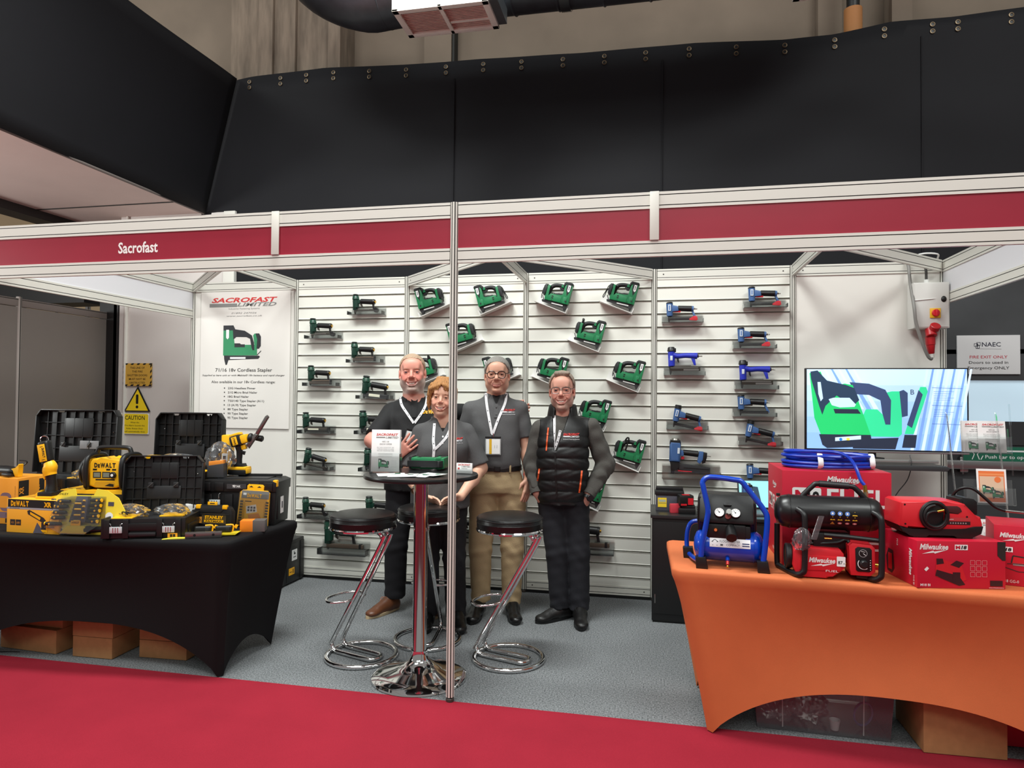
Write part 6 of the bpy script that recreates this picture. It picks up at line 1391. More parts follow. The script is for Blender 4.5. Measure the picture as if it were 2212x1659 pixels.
d.poly([(-.465, .25), (-.42, .258), (-.36, .19), (-.24, .16), (-.19, .14), (-.16, .06), (-.20, .02), (-.30, .09), (-.37, .02), (-.39, -.04), (-.41, .02), (-.46, .2)], NE2, 5); d.poly([(-.42, .18), (-.40, .18), (-.385, .07), (-.40, .05), (-.415, .10)], E((190, 214, 236)), 6)
d.poly([(-.35, .065), (-.32, .075), (-.22, .075), (-.18, .03), (-.19, .015), (-.28, .01), (-.33, .025)], E((190, 220, 246)), 6); d.poly([(-.32, -.0), (-.17, -.0), (-.15, -.03), (-.31, -.03)], DE, 6)
d.poly([(-.41, -.17), (-.09, -.17), (-.08, -.245), (-.36, -.262), (-.39, -.24)], DE, 5); d.poly([(-.31, -.19), (-.15, -.175), (-.15, -.20), (-.31, -.215)], E((200, 224, 240)), 6); d.disc(-.275, -.202, .010, E((40, 120, 200)), 7); d.rect(-.24, -.208, -.22, -.192, E((226, 206, 70)), 7)
d.poly([(.115, -.16), (.21, .15), (.245, .15), (.255, .12), (.17, -.16)], GE2, 3); d.poly([(.13, -.10), (.20, .13), (.225, .10), (.16, -.12)], NE, 4); d.poly([(.10, -.25), (.115, -.165), (.19, -.165), (.18, -.25)], DE, 3)
d.text('B', .163, .10, .034, NE2, 5, w=.022); 
for q in range(9): d.rect(.29, .12 - q * .014 - .05 * (q // 5), .29 + .12 - .02 * (q % 3), .1215 - q * .014 - .05 * (q // 5), E((90, 120, 180)), 5)
for y in (.145, .03, -.09): d.line([(.28, y), (.46, y - .004)], .002, E((70, 100, 160)), 5)
b.build('screen', t)
b = B(); b.box((-.05, .05, .2), (.3, .04, .3), BLACK, .006); b.build('mount_plate', t)
t = thing('television_stand', 'black television stand with shelf below the screen', 'television stand', (5.42, -.27, .003))
b = B(); b.cyl((0, .06, .02), (0, .06, 1.42), .025, BLACK, n=14); b.build('mast', t)
b = B(); b.box((0, 0, .012), (.7, .45, .022), BLACK, .006); b.build('foot', t)
b = B(); b.prism([(-.40, 1.082), (-.38, 1.094), (.38, 1.094), (.40, 1.082), (.38, 1.062), (-.38, 1.062)], -.16, .10, M((58, 58, 60), .35), .004); b.build('shelf', t)
b = B(); b.box((.05, -.10, 1.118), (.6, .02, .020), M((170, 170, 168), .3, .6), .004); b.build('grey_bar', t)
b = B(); b.tube([(-.12, .04, 1.16), (-.06, -.04, 1.135), (.04, -.06, 1.125)], .010, BLACK, n=8, res=3); b.build('bracket', t)
b = B(); b.tube([(.18, -.10, 1.16), (.18, -.13, 1.10), (.16, -.12, 1.0), (.10, -.10, .9), (.06, -.08, .78), (.05, -.05, .5)], .003, BLACK, n=6, res=4); b.build('cable', t)
# electrical switch box with red plug
t = thing('switch_box', 'white electrical switch box with yellow and red rotary switch, right back corner', 'electrical box', (5.815, -.085, 2.172))
GB = M((206, 205, 200), .5)
b = B(); b.box((0, 0, 0), (.224, .12, .315), GB, .006); b.box((0, -.061, 0), (.21, .006, .30), GB, .003); b.build('enclosure', t)
b = B(); b.box((.02, -.068, -.055), (.066, .008, .066), M((232, 178, 30), .4), .002); b.build('switch_plate', t)
b = B(); b.cyl((.02, -.071, -.055), (.02, -.088, -.055), .024, RED, n=24, bev=.003); b.box((.02, -.093, -.055), (.014, .012, .046), RED, .003); b.build('rotary_knob', t)
b = B(); b.ball((.075, -.062, .04), (.018, .012, .022), BLACK, 14); b.build('lock_cover', t)
b = B(); b.cyl((-.01, 0, .158), (-.01, 0, .185), .016, M((220, 220, 216), .3), n=14); b.build('cable_gland', t)
RP = M((180, 26, 34), .4)
b = B(); b.cyl((.015, -.06, -.165), (.018, -.085, -.140), .033, RP, n=20, bev=.004); b.cyl((.0, -.035, -.158), (.0, -.06, -.215), .034, RP, n=20, bev=.004); b.build('socket', t)
t = thing('plug', 'red industrial plug hanging below the switch box', 'plug', (5.815, -.12, 1.96))
b = B(); b.cyl((0, 0, .0), (.002, .0, -.06), .031, RP, .029, 20, .003); b.cyl((.002, 0, -.06), (.006, 0, -.12), .027, RP, .020, 20, .003); b.cyl((.006, 0, -.12), (.008, 0, -.145), .017, M((210, 206, 200), .5), n=14); b.build('body', t)
b = B(); CG = M((128, 126, 122), .5)
b.tube([(5.70, -.035, 2.50), (5.705, -.05, 2.45), (5.70, -.10, 2.32), (5.698, -.17, 2.16), (5.71, -.17, 2.05), (5.75, -.16, 1.92), (5.79, -.14, 1.83), (5.815, -.13, 1.805), (5.822, -.12, 1.815)], .011, CG, n=10, res=6); tag(b.build('cable'), 'thick grey cable looping down to the red plug', 'cable')
b = B(); b.tube([(5.805, -.085, 2.355), (5.80, -.09, 2.43), (5.79, -.06, 2.47)], .009, M((60, 60, 58), .5), n=8, res=4); tag(b.build('cable'), 'short dark cable entering the top of the switch box', 'cable')
b = B(); b.tube([(5.69, -.15, 2.20), (5.70, -.153, 2.205), (5.82, -.153, 2.215), (5.94, -.12, 2.225)], .003, M((226, 226, 224), .4), n=6); tag(b.build('cable_tie'), 'white cable tie strapped across the switch box', 'cable tie')
b = B(); b.tube([(5.70, -.10, 2.512), (5.78, -.11, 2.535), (5.87, -.10, 2.53), (5.885, -.06, 2.505)], .006, M((226, 226, 224), .4), n=8, res=4); tag(b.build('cable'), 'white cable loop over the roof brace above the switch box', 'cable')
# ---------------------------------------------------------------- people: bodies grown as smooth implicit surfaces
def axis_pts(lo, hi, h, fine):
    p = [lo]
    while p[-1] < hi:
        s = h
        for a, b, q in fine:
            if a - q <= p[-1] <= b: s = min(s, q)
        p.append(p[-1] + s)
    return np.array(p, np.float32)
class Sdf:
    def __init__(s, lo, hi, h, fx=(), fy=(), fz=()):
        s.ax = [axis_pts(lo[i], hi[i], h, f) for i, f in enumerate((fx, fy, fz))]
        s.F = np.full([len(a) for a in s.ax], .5, np.float32)
    def _win(s, lo, hi):
        sl = []
        for a, l, h in zip(s.ax, lo, hi):
            i = max(0, int(np.searchsorted(a, l)) - 1); j = min(len(a), int(np.searchsorted(a, h)) + 1)
            if j <= i: return None
            sl.append(slice(i, j))
        X, Y, Z = [a[q] for a, q in zip(s.ax, sl)]
        return tuple(sl), X[:, None, None], Y[None, :, None], Z[None, None, :]
    def _put(s, w, d, k, mode):
        f = s.F[w]
        if mode == 'u':
            if k > 0:
                h = np.clip(.5 + .5 * (f - d) / k, 0, 1); s.F[w] = f * (1 - h) + d * h - k * h * (1 - h)
            else: s.F[w] = np.minimum(f, d)
        else:
            d = -d
            if k > 0:
                h = np.clip(.5 - .5 * (f - d) / k, 0, 1); s.F[w] = f * (1 - h) + d * h + k * h * (1 - h)
            else: s.F[w] = np.maximum(f, d)
    def cone(s, a, b, ra, rb, k=.01, mode='u', flat=False):
        a = np.array(a, np.float32); b = np.array(b, np.float32); m = max(ra, rb) + k + .03
        W = s._win(np.minimum(a, b) - m, np.maximum(a, b) + m)
        if W is None: return s
        w, X, Y, Z = W; d = b - a; L2 = float(d @ d) + 1e-12
        tu = ((X - a[0]) * d[0] + (Y - a[1]) * d[1] + (Z - a[2]) * d[2]) / L2; t = np.clip(tu, 0, 1)
        q = np.sqrt((X - a[0] - t * d[0]) ** 2 + (Y - a[1] - t * d[1]) ** 2 + (Z - a[2] - t * d[2]) ** 2) - (ra + (rb - ra) * t)
        if flat: q = np.maximum(q, (tu - 1) * math.sqrt(L2))
        s._put(w, q, k, mode); return s
    def limb(s, pts, rs, k=.012):
        for i in range(len(pts) - 1): s.cone(pts[i], pts[i + 1], rs[i], rs[i + 1], k)
        return s
    def ell(s, c, r, k=.01, mode='u', R=None):
        c = np.array(c, np.float32); m = max(r) + k + .03
        W = s._win(c - m, c + m)
        if W is None: return s
        w, X, Y, Z = W; x, y, z = X - c[0], Y - c[1], Z - c[2]
        if R is not None:
            R = np.array(R, np.float32)
            x, y, z = R[0, 0] * x + R[1, 0] * y + R[2, 0] * z, R[0, 1] * x + R[1, 1] * y + R[2, 1] * z, R[0, 2] * x + R[1, 2] * y + R[2, 2] * z
        k0 = np.sqrt((x / r[0]) ** 2 + (y / r[1]) ** 2 + (z / r[2]) ** 2)
        k1 = np.sqrt((x / r[0] ** 2) ** 2 + (y / r[1] ** 2) ** 2 + (z / r[2] ** 2) ** 2)
        s._put(w, k0 * (k0 - 1) / np.maximum(k1, 1e-6), k, mode); return s
    def prof(s, rows, k=.01, p=2.4, mode='u'):
        """rows of (z, cx, cy, half width, half depth)"""
        A = np.array(sorted(rows), np.float32); mx = A[:, 3].max() + .08; my = A[:, 4].max() + .08
        W = s._win((A[:, 1].min() - mx, A[:, 2].min() - my, A[0, 0] - .05), (A[:, 1].max() + mx, A[:, 2].max() + my, A[-1, 0] + .05))
        w, X, Y, Z = W; z = Z.ravel()
        zi = np.linspace(A[0, 0], A[-1, 0], 200)
        def sm(c):
            v = np.interp(zi, A[:, 0], A[:, c]); kk = np.hanning(17); kk /= kk.sum()
            return np.interp(z, zi, np.convolve(np.pad(v, 8, 'edge'), kk, 'valid'))[None, None, :].astype(np.float32)
        cx, cy, ax, ay = sm(1), sm(2), sm(3), sm(4)
        q = ((np.abs(X - cx) / ax) ** p + (np.abs(Y - cy) / ay) ** p) ** (1 / p)
        d = (q - 1) * np.minimum(ax, ay)
        d = np.maximum(d, np.maximum(A[0, 0] - Z, Z - A[-1, 0]))
        s._put(w, d.astype(np.float32), k, mode); return s
    def half(s, n, c, lo=None, hi=None):
        """keep n.p > c (inside the window if given)"""
        X, Y, Z = s.ax[0][:, None, None], s.ax[1][None, :, None], s.ax[2][None, None, :]
        d = c - (n[0] * X + n[1] * Y + n[2] * Z)
        if lo is None: s.F = np.maximum(s.F, d)
        else:
            W = s._win(lo, hi); w = W[0]; dd = c - (n[0] * W[1] + n[1] * W[2] + n[2] * W[3]); s.F[w] = np.maximum(s.F[w], dd)
        return s
    def warp(s, fn):
        X, Y, Z = s.ax[0][:, None, None], s.ax[1][None, :, None], s.ax[2][None, None, :]
        s.F = (s.F + fn(X, Y, Z)).astype(np.float32); return s
    def front(s, x, z):
        """y of the surface met from the front at x,z"""
        i = int(np.argmin(abs(s.ax[0] - x))); k = int(np.argmin(abs(s.ax[2] - z)))
        col = s.F[i, :, k]; j = np.nonzero(col < 0)[0]
        if len(j) == 0: return None
        j = j[0]
        if j == 0: return float(s.ax[1][0])
        a, b = col[j - 1], col[j]; t = a / (a - b)
        return float(s.ax[1][j - 1] + t * (s.ax[1][j] - s.ax[1][j - 1]))
    def mesh(s):
        F = s.F; F = np.pad(F, 1, constant_values=.5)
        ax = [np.concatenate([[2 * a[0] - a[1]], a, [2 * a[-1] - a[-2]]]) for a in s.ax]
        S = F < 0; n = F.shape
        cnt = np.zeros([q - 1 for q in n], np.int8)
        for i in (0, 1):
            for j in (0, 1):
                for k in (0, 1): cnt += S[i:n[0] - 1 + i, j:n[1] - 1 + j, k:n[2] - 1 + k]
        act = np.argwhere((cnt > 0) & (cnt < 8))
        idm = np.full(cnt.shape, -1, np.int32); idm[tuple(act.T)] = np.arange(len(act))
        acc = np.zeros((len(act), 3)); num = np.zeros(len(act))
        cor = [np.array((i, j, k)) for i in (0, 1) for j in (0, 1) for k in (0, 1)]
        for a in cor:
            for b in cor:
                if (b - a).sum() == 1 and (b - a).min() == 0:
                    fa = F[tuple((act + a).T)]; fb = F[tuple((act + b).T)]
                    m = (fa < 0) != (fb < 0)
                    t = np.where(m, fa / np.where(m, fa - fb, 1), 0)
                    acc += np.where(m[:, None], a + t[:, None] * (b - a), 0); num += m
        pos = act + acc / num[:, None]
        P = np.stack([np.interp(pos[:, i], np.arange(len(ax[i])), ax[i]) for i in range(3)], 1)
        faces = []
        for d in range(3):
            o = [0, 1, 2]; o.remove(d); u, v = o
            sl0 = [slice(1, None)] * 3; sl0[d] = slice(0, -1); sl1 = [slice(1, None)] * 3; sl1[d] = slice(1, None)
            s0 = S[tuple(sl0)]; s1 = S[tuple(sl1)]
            e = np.argwhere(s0 != s1)
            if not len(e): continue
            flip = s0[tuple(e.T)]
            e = e + 1; e[:, d] -= 1
            ok = np.all(e < np.array(cnt.shape), axis=1) & (e[:, u] > 0) & (e[:, v] > 0)
            e = e[ok]; flip = flip[ok]
            def idx(du, dv):
                q = e.copy(); q[:, u] -= du; q[:, v] -= dv
                return idm[tuple(q.T)]
            Q = np.stack([idx(1, 1), idx(0, 1), idx(0, 0), idx(1, 0)], 1)
            if d == 1: flip = ~flip
            Q[~flip] = Q[~flip][:, ::-1]
            faces.append(Q)
        Q = np.concatenate(faces)
        return P, Q[(Q >= 0).all(1)]
def mesh_obj(name, S, mat, parent, color=None, relax=2):
    P, Q = S.mesh() if isinstance(S, Sdf) else S
    for _ in range(relax):
        acc = np.zeros_like(P); num = np.zeros(len(P))
        for a, b in ((0, 1), (1, 2), (2, 3), (3, 0)):
            np.add.at(acc, Q[:, a], P[Q[:, b]]); np.add.at(acc, Q[:, b], P[Q[:, a]]); np.add.at(num, Q[:, a], 1); np.add.at(num, Q[:, b], 1)
        P = P * .55 + .45 * acc / np.maximum(num, 1)[:, None]
    me = bpy.data.meshes.new(name)
    me.vertices.add(len(P)); me.vertices.foreach_set('co', P.astype(np.float32).ravel())
    me.loops.add(Q.size); me.loops.foreach_set('vertex_index', Q.astype(np.int32).ravel())
    me.polygons.add(len(Q)); me.polygons.foreach_set('loop_start', np.arange(0, Q.size, 4, dtype=np.int32)); me.polygons.foreach_set('loop_total', np.full(len(Q), 4, np.int32))
    me.update(calc_edges=True); me.validate()
    me.polygons.foreach_set('use_smooth', [True] * len(me.polygons))
    me.materials.append(mat)
    if color is not None:
        c = color(P); at = me.color_attributes.new('tone', 'FLOAT_COLOR', 'POINT')
        at.data.foreach_set('color', np.concatenate([c, np.ones((len(c), 1))], 1).astype(np.float32).ravel())
    o = bpy.data.objects.new(name, me); COL.objects.link(o); o.parent = parent
    return o
_skin = bpy.data.materials.new('mat'); _skin.use_nodes = True
_n = _skin.node_tree.nodes; _l = _skin.node_tree.links; _a = _n.new('ShaderNodeAttribute'); _a.attribute_name = 'tone'
_bs = _n['Principled BSDF']; _l.new(_a.outputs[0], _bs.inputs['Base Color']); _bs.inputs['Roughness'].default_value = .48
_bs.inputs['Subsurface Weight'].default_value = .12; _bs.inputs['Subsurface Radius'].default_value = (.012, .005, .003)
_nz = _n.new('ShaderNodeTexNoise'); _nz.inputs['Scale'].default_value = 260; _bp = _n.new('ShaderNodeBump'); _bp.inputs['Strength'].default_value = .08; _bp.inputs['Distance'].default_value = .004
_l.new(_nz.outputs[0], _bp.inputs['Height']); _l.new(_bp.outputs[0], _bs.inputs['Normal'])

def rotm(e): return np.array(Euler(e).to_matrix(), np.float32)
class Head:
    """head coordinates: origin between the ears, face towards -y"""
    def __init__(s, c, sc, rot=(0, 0, 0), wide=1.0):
        s.c = np.array(c, np.float32); s.s = sc; s.R = rotm(rot); s.w = wide
    def p(s, q):
        q = np.array(q, np.float32) * np.array((s.w, 1, 1)); return s.c + s.R @ (q * s.s)
    def inv(s, P):
        q = (P - s.c) @ s.R / s.s; return q / np.array((s.w, 1, 1))
    def r(s, q): return [q[0] * s.s * s.w, q[1] * s.s, q[2] * s.s]
def grow_head(S, H, smile=1.0, open_=True, jaw=1.0, nose=1.0, chub=1.0, neck=None, neck_r=.056):
    E = lambda c, r, k=.01, m='u': S.ell(H.p(c), H.r(r), k * H.s, m, H.R)
    C = lambda a, b, ra, rb, k=.01, m='u': S.cone(H.p(a), H.p(b), ra * H.s, rb * H.s, k * H.s, m)
    if neck is not None:
        S.cone(H.p((0, .03, -.06)), neck, neck_r * H.s, neck_r * H.s * 1.12, .03)
        for sx in (-1, 1): S.cone(H.p((sx * .05, .02, -.04)), np.array(neck) + np.array((sx * .015, -.035, -.01)), .014, .012, .02)
    E((0, .015, .038), (.075, .093, .081), .02)
    E((0, -.022, -.03), (.062 * jaw, .07, .086), .035)
    for sx in (-1, 1):
        E((sx * .046 * jaw, .0, -.062), (.022 * jaw, .04, .028), .03)
        E((sx * .045, -.056, -.014), (.02, .02, .016), .02)
        E((sx * .037, -.066, -.04), (.020 * chub, .019 * chub, .018 * chub), .018)
    E((0, -.073, -.1), (.026 * jaw, .02, .017), .024)
    E((0, -.04, -.108), (.03 * chub, .03, .014 * chub), .02)
    C((-.034, -.079, .027), (.034, -.079, .027), .0095, .0095, .016)
    E((0, -.07, .055), (.05, .022, .03), .03)
    for sx in (-1, 1):
        E((sx * .0315, -.1, .010), (.0175, .0155, .0105), .012, 's')
    C((0, -.086, .016), (0, -.109 * (.5 + .5 * nose), -.02), .0065, .0115 * nose, .010)
    for sx in (-1, 1):
        E((sx * .0115 * nose, -.098, -.026), (.0085 * nose, .01, .0075), .006)
        E((sx * .007, -.106, -.0345), (.0035, .005, .003), .002, 's')
        # lids around the eye with a narrow opening
        E((sx * .0315, -.0735, .007), (.0160, .0148, .0120), .004)
        C((sx * .0195, -.092, .0062), (sx * .0435, -.087, .0066), .0056, .0046, .001, 's'); C((sx * .0315 - .006, -.093, .007), (sx * .0315 + .006, -.093, .007), .0064, .0064, .001, 's')
        C((sx * .0315 - .012, -.0868, .0135), (sx * .0315 + .012, -.0868, .0135), .003, .003, .004)
        # cheek crease and ears
        E((sx * .0795, .012, -.004), (.008, .019, .031), .006); E((sx * .0885, .006, .0), (.006, .010, .017), .004, 's'); E((sx * .077, .004, -.03), (.008, .01, .01), .006)
    up = .009 * smile
    wl = 1.14 if open_ else 1.0
    lip = [(-.029, -.078, -.066 + up), (-.016, -.0885, -.0665 + up * .35), (0, -.0925, -.067), (.016, -.0885, -.0665 + up * .35), (.029, -.078, -.066 + up)]
    lip = [(a * wl, b, c) for a, b, c in lip]
    for dz, r in ((.0082, .0044), (-.0098, .0056)) if open_ else ((.005, .0046), (-.0055, .0056)):
        for a, b in zip(lip, lip[1:]): C((a[0], a[1] , a[2] + dz * (1 if abs(a[0]) < .02 else .3)), (b[0], b[1], b[2] + dz * (1 if abs(b[0]) < .02 else .3)), r, r, .005)
    E((0, -.084, -.082), (.018, .007, .004), .008, 's')
    g = .0084 if open_ else .0016
    for a, b in zip(lip, lip[1:]):
        f = lambda q: (q[0] * .92, q[1] - .006, q[2] - (.001 if open_ else 0))
        C(f(a), f(b), g * (.5 if abs(a[0]) > .02 else 1), g * (.5 if abs(b[0]) > .02 else 1), .0015, 's'); C(np.array(f(a)) - (0, .012, 0), np.array(f(b)) - (0, .012, 0), g * (.5 if abs(a[0]) > .02 else 1), g * (.5 if abs(b[0]) > .02 else 1), .0015, 's')
    for sx in (-1, 1):
        for q0, q1 in (((sx * .021, -.094, -.028), (sx * .036, -.084, -.05)), ((sx * .036, -.084, -.05), (sx * .038, -.08, -.066))): C(q0, q1, .0026, .0026, .006, 's')
def face_parts(root, H, iris=(70, 90, 110), teeth=True, brow=(150, 125, 105), smile=1.0):
    for sx in (-1, 1):
        b = B(); c = H.p((sx * .0315, -.0735, .007)); r = .0131 * H.s
        b.ball(c, r, M((222, 214, 208), .25), 20)
        d = V(H.R @ np.array((sx * .02, -1, -.05))).normalized()
        q = d.to_track_quat('Z', 'Y').to_matrix().to_4x4(); q.translation = V(c) + d * (r * .70)
        b.lathe([(0, r * .34), (r * .30, r * .29), (r * .62, r * .13)], M(iris, .2), q, 16)
        q2 = q.copy(); q2.translation = V(c) + d * (r * .72)
        b.lathe([(0, r * .35), (r * .28, r * .305)], BLACK, q2, 12)
        b.build('eye', root)
        b = B(); b.tube([H.p(t) for t in ((sx * .016, -.089, .0245), (sx * .03, -.0905, .0295), (sx * .043, -.083, .0275), (sx * .051, -.074, .021))], [.0028 * H.s, .0034 * H.s, .003 * H.s, .0015 * H.s], M(brow, .8), n=6, res=4)
        b.build('eyebrow', root)
    if teeth:
        up = .009 * smile
        b = B(); b.tube([H.p(t) for t in ((-.024, -.074, -.0645 + up * .6), (-.012, -.0825, -.065 + up * .25), (0, -.0858, -.0655), (.012, -.0825, -.065 + up * .25), (.024, -.074, -.0645 + up * .6))], .0062 * H.s, M((236, 226, 212), .3), n=8, res=4)
        b.build('teeth', root)
def skin_color(base, H, cheek=(205, 110, 100), lip=(178, 92, 88), beard=None, blush=.5, bw=1.0):
    lb = np.array(lin3(base)[:3]); lc = np.array(lin3(cheek)[:3]); ll = np.array(lin3(lip)[:3])
    def fn(P):
        q = H.inv(P); c = np.tile(lb, (len(P), 1))
        def mix(w, col):
            nonlocal c
            w = np.clip(w, 0, 1)[:, None]; c = c * (1 - w) + w * col
        g = lambda cx, cy, cz, r: np.exp(-((q[:, 0] - cx) ** 2 + (q[:, 1] - cy) ** 2 + (q[:, 2] - cz) ** 2) / r ** 2)
        for sx in (-1, 1): mix(g(sx * .042, -.07, -.028, .026) * blush, lc)
        mix(g(0, -.11, -.02, .017) * blush * .9, lc)
        fr = q[:, 1] < -.02
        if beard is not None:
            bd = np.array(lin3(beard)[:3])
            zl = -.048 + .55 * np.maximum(0, np.abs(q[:, 0]) - .035)
            w = np.clip((zl - q[:, 2]) / .012, 0, 1) * np.clip((-.0 + .055 - q[:, 1]) / .03, 0, 1) * np.clip((q[:, 2] + .135) / .012, 0, 1)
            mix(w * bw, bd)
        up = .009 * np.clip(np.abs(q[:, 0]) / .029, 0, 1) ** 2
        lw = np.exp(-((q[:, 2] + .0672 - up) / .0105) ** 4) * (np.abs(q[:, 0]) < .029) * (q[:, 1] < -.068)
        mix(lw * .8, ll)
        for sx in (-1, 1): mix(g(sx * .08, .012, -.004, .03) * .35, lc)
        return c
    return fn
def hand(S, wrist, d, side, n, L=.185, curl=.25, spread=.12, thumb=1, k=.004):
    """wrist point, d = fingers direction, side = towards the index finger, n = back of the hand"""
    w = np.array(wrist, float); d = np.array(V(d).normalized()); side = V(side); side = np.array((side - V(d) * side.dot(V(d))).normalized())
    n0 = np.cross(d, side); n0 = n0 if n0 @ np.array(n, float) > 0 else -n0
    f = L / .185
    S.cone(w, w + d * .02 * f, .026 * f, .027 * f, .012)
    for t, r in ((.33, .0125), (.11, .0135), (-.11, .013), (-.33, .0115)):
        S.cone(w + side * t * .05 * f + d * .012 * f, w + side * t * .088 / .33 * .30 * f + d * .092 * f, r * f * 1.05, r * f * .92, .012)
    for t, ln, r in ((.032, .070, .0092), (.0108, .079, .0096), (-.0108, .073, .0091), (-.031, .057, .0080)):
        a = w + side * t * f + d * .093 * f
        dd = d + side * (t / .03) * spread; dd /= np.linalg.norm(dd)
        dn = -n0; p = a; ang = curl * .6
        for q, fr in enumerate((.45, .31, .24)):
            v = dd * math.cos(ang) + dn * math.sin(ang); e = p + v * ln * f * fr
            S.cone(p, e, r * f * (1 - .06 * q), r * f * (.95 - .08 * q), .0022 if q else .005); p = e; ang += curl
    if thumb:
        a = w + side * .022 * f + d * .022 * f - n0 * .006
        m = a + (d * .62 + side * .68 - n0 * .25) * .042 * f; e = m + (d * .86 + side * .34 - n0 * .25) * .031 * f; e2 = e + (d * .96 + side * .05 - n0 * .2) * .026 * f
        S.cone(a, m, .0155 * f, .0115 * f, .008); S.cone(m, e, .0112 * f, .0098 * f, .003); S.cone(e, e2, .0098 * f, .008 * f, .003)
def wrinkle(amp, fs=(23, 31), seed=0):
    def fn(X, Y, Z):
        return amp * (np.sin(fs[0] * (X * .6 + Z * .9) + 3 * np.sin(9 * Y + seed) + seed) * np.sin(fs[1] * (Z - X * .7 + Y * .4) + seed * 2) + .5 * np.sin(fs[1] * 1.9 * Z + 6 * np.sin(11 * X + seed)))
    return fn
def on_surface(b, S, off=.003, fall=-.12):
    """lay a flat print, drawn in x,z, on the front of a garment"""
    for i, p in enumerate(b.v):
        y = S.front(p[0], p[2]); b.v[i] = (p[0], (fall if y is None else y) - off + p[1], p[2])
    return b
def ribbon(b, S, pts, w, mat, off=.004, n=14, tw=0):
    P, _ = spline([V((x, 0, z)) for x, z in pts], [1] * len(pts), n)
    L = []
    for i, p in enumerate(P):
        t = (P[min(i + 1, len(P) - 1)] - P[max(i - 1, 0)]).normalized(); s = V((-t.z, 0, t.x)) * w / 2
        for q in (p - s, p + s): L.append([q.x, S.front(q.x, q.z), q.z])
    ys = [q[1] for q in L if q[1] is not None]
    last = ys[0] if ys else -.1
    for q in L:
        if q[1] is None: q[1] = last
        last = q[1]
    Yv = np.array([q[1] for q in L]); Yv = np.minimum(Yv[0::2], Yv[1::2]); kk = np.ones(5) / 5; Yv = np.minimum(Yv, np.convolve(np.pad(Yv, 2, 'edge'), kk, 'valid'))
    vs = []
    for i in range(len(P)):
        for j in (0, 1): vs.append((L[2 * i + j][0], Yv[i] - off, L[2 * i + j][2]))
    vs += [(x, y + .0012, z) for x, y, z in vs]; m = len(P)
    fs = [[2 * i, 2 * i + 1, 2 * i + 3, 2 * i + 2] for i in range(m - 1)] + [[2 * m + 2 * i + 2, 2 * m + 2 * i + 3, 2 * m + 2 * i + 1, 2 * m + 2 * i] for i in range(m - 1)]
    b.add(vs, fs, mat); return vs[:2 * m]
def collar(root, neck, r, zt, mat, drop=.042, open_=.55, flare=.026, name='collar', tiltf=.03, h=0):
    def fn(u, v):
        a = -PI / 2 + open_ + u * (2 * PI - 2 * open_)
        f = max(0, -math.sin(a)) ** 2
        prof_ = [(0, -.035), (0, 0), (.005, .005), (.011, 0), (flare * (.75 + .4 * f), -drop * (1 + .45 * f))] if not h else [(.02, -.03), (.006, h * .4), (0, h), (.007, h + .006), (.014, h * .98), (.03, -.03)]
        t = v * (len(prof_) - 1); i = min(int(t), len(prof_) - 2); g = t - i
        dr = prof_[i][0] * (1 - g) + prof_[i + 1][0] * g; dz = prof_[i][1] * (1 - g) + prof_[i + 1][1] * g
        rr = r + dr
        return (neck[0] + rr * math.cos(a), neck[1] + rr * 1.06 * math.sin(a), zt + dz - tiltf * f - .012 * (1 if h else 0) * f)
    b = B(); b.grid(fn, 44, 21, mat); o = b.build(name, root, smooth=70)
    sd = o.modifiers.new('s', 'SOLIDIFY'); sd.thickness = .0025
    return o
def shoe(root, heel, yaw, L, up, solemat, ht=.10, k=0):
    """heel ground point (local), yaw = direction the toe points from -y"""
    c, s = math.cos(yaw), math.sin(yaw)
    P = lambda x, y, z: np.array((heel[0] + x * c - y * s, heel[1] + x * s + y * c, z), np.float32)
    lo = np.array(heel[:2]) - L - .05; hi = np.array(heel[:2]) + L + .05
    S = Sdf((lo[0], lo[1], -.01), (hi[0], hi[1], ht + .08), .006)
    S.cone(P(0, -.03, .045), P(0, -.1, .05), .042, .044, .02)
    S.cone(P(0, -.035, .05), P(0, -.05, ht + .02), .04, .046, .02)
    S.cone(P(0, -.1, .055), P(0, -L * .62, .034), .044, .042, .03); S.ell(P(.004, -L * .80, .030), (.046, .052, .026), .03, 'u', rotm((0, 0, yaw)))
    S.cone(P(0, -.09, .085), P(0, -L * .55, .052), .026, .024, .02)
    S.half((0, 0, 1), .014)
    S.half((0, 0, -1), -(ht + .03))
    mesh_obj('shoe_upper', S, up, root)
    out = []
    for t in range(28):
        a = 2 * PI * t / 28; yy = -math.cos(a); x = math.sin(a)
        w = .040 + .010 * max(0, yy) - .002
        w = .0365 if yy < -.3 else (.037 + .013 * min(1, (yy + .3) / .7))
        out.append((x * w * (1.0 if abs(yy) < .9 else 1), -L * .5 + .012 - yy * (L * .5 + .006)))
    b = B(); q = [[tuple(P(x, y, z)) for x, y in out] for z in (0.001, .006, .022)]
    q[0] = [tuple(P(x * .96, y, .001)) for x, y in out]
    b.loft(q, solemat); b.build('shoe_sole', root)
    b = B()
    for i in range(4):
        t = .105 + i * .022; z = .092 - i * .010
        b.tube([P(-.02, -t, z - .004), P(0, -t - .004, z + .008), P(.02, -t, z - .004)], .0024, INK if k == 0 else M((190, 110, 70), .7), n=6, res=3)
    b.tube([P(0, -.105, .10), P(-.03, -.12, .105), P(-.025, -.14, .085), P(0, -.11, .098)], .002, INK if k == 0 else M((190, 110, 70), .7), n=6, res=4)
    b.build('laces', root)
POLO_BK = M((17, 17, 19), .8, bump=.25, bscale=260); POLO_GR = M((84, 84, 85), .9, var=.10, vscale=260, bump=.3, bscale=320)
TRS_BK = M((20, 21, 26), .85, bump=.25, bscale=320); KHAKI = M((170, 148, 112), .85, var=.06, vscale=14, bump=.3, bscale=220)
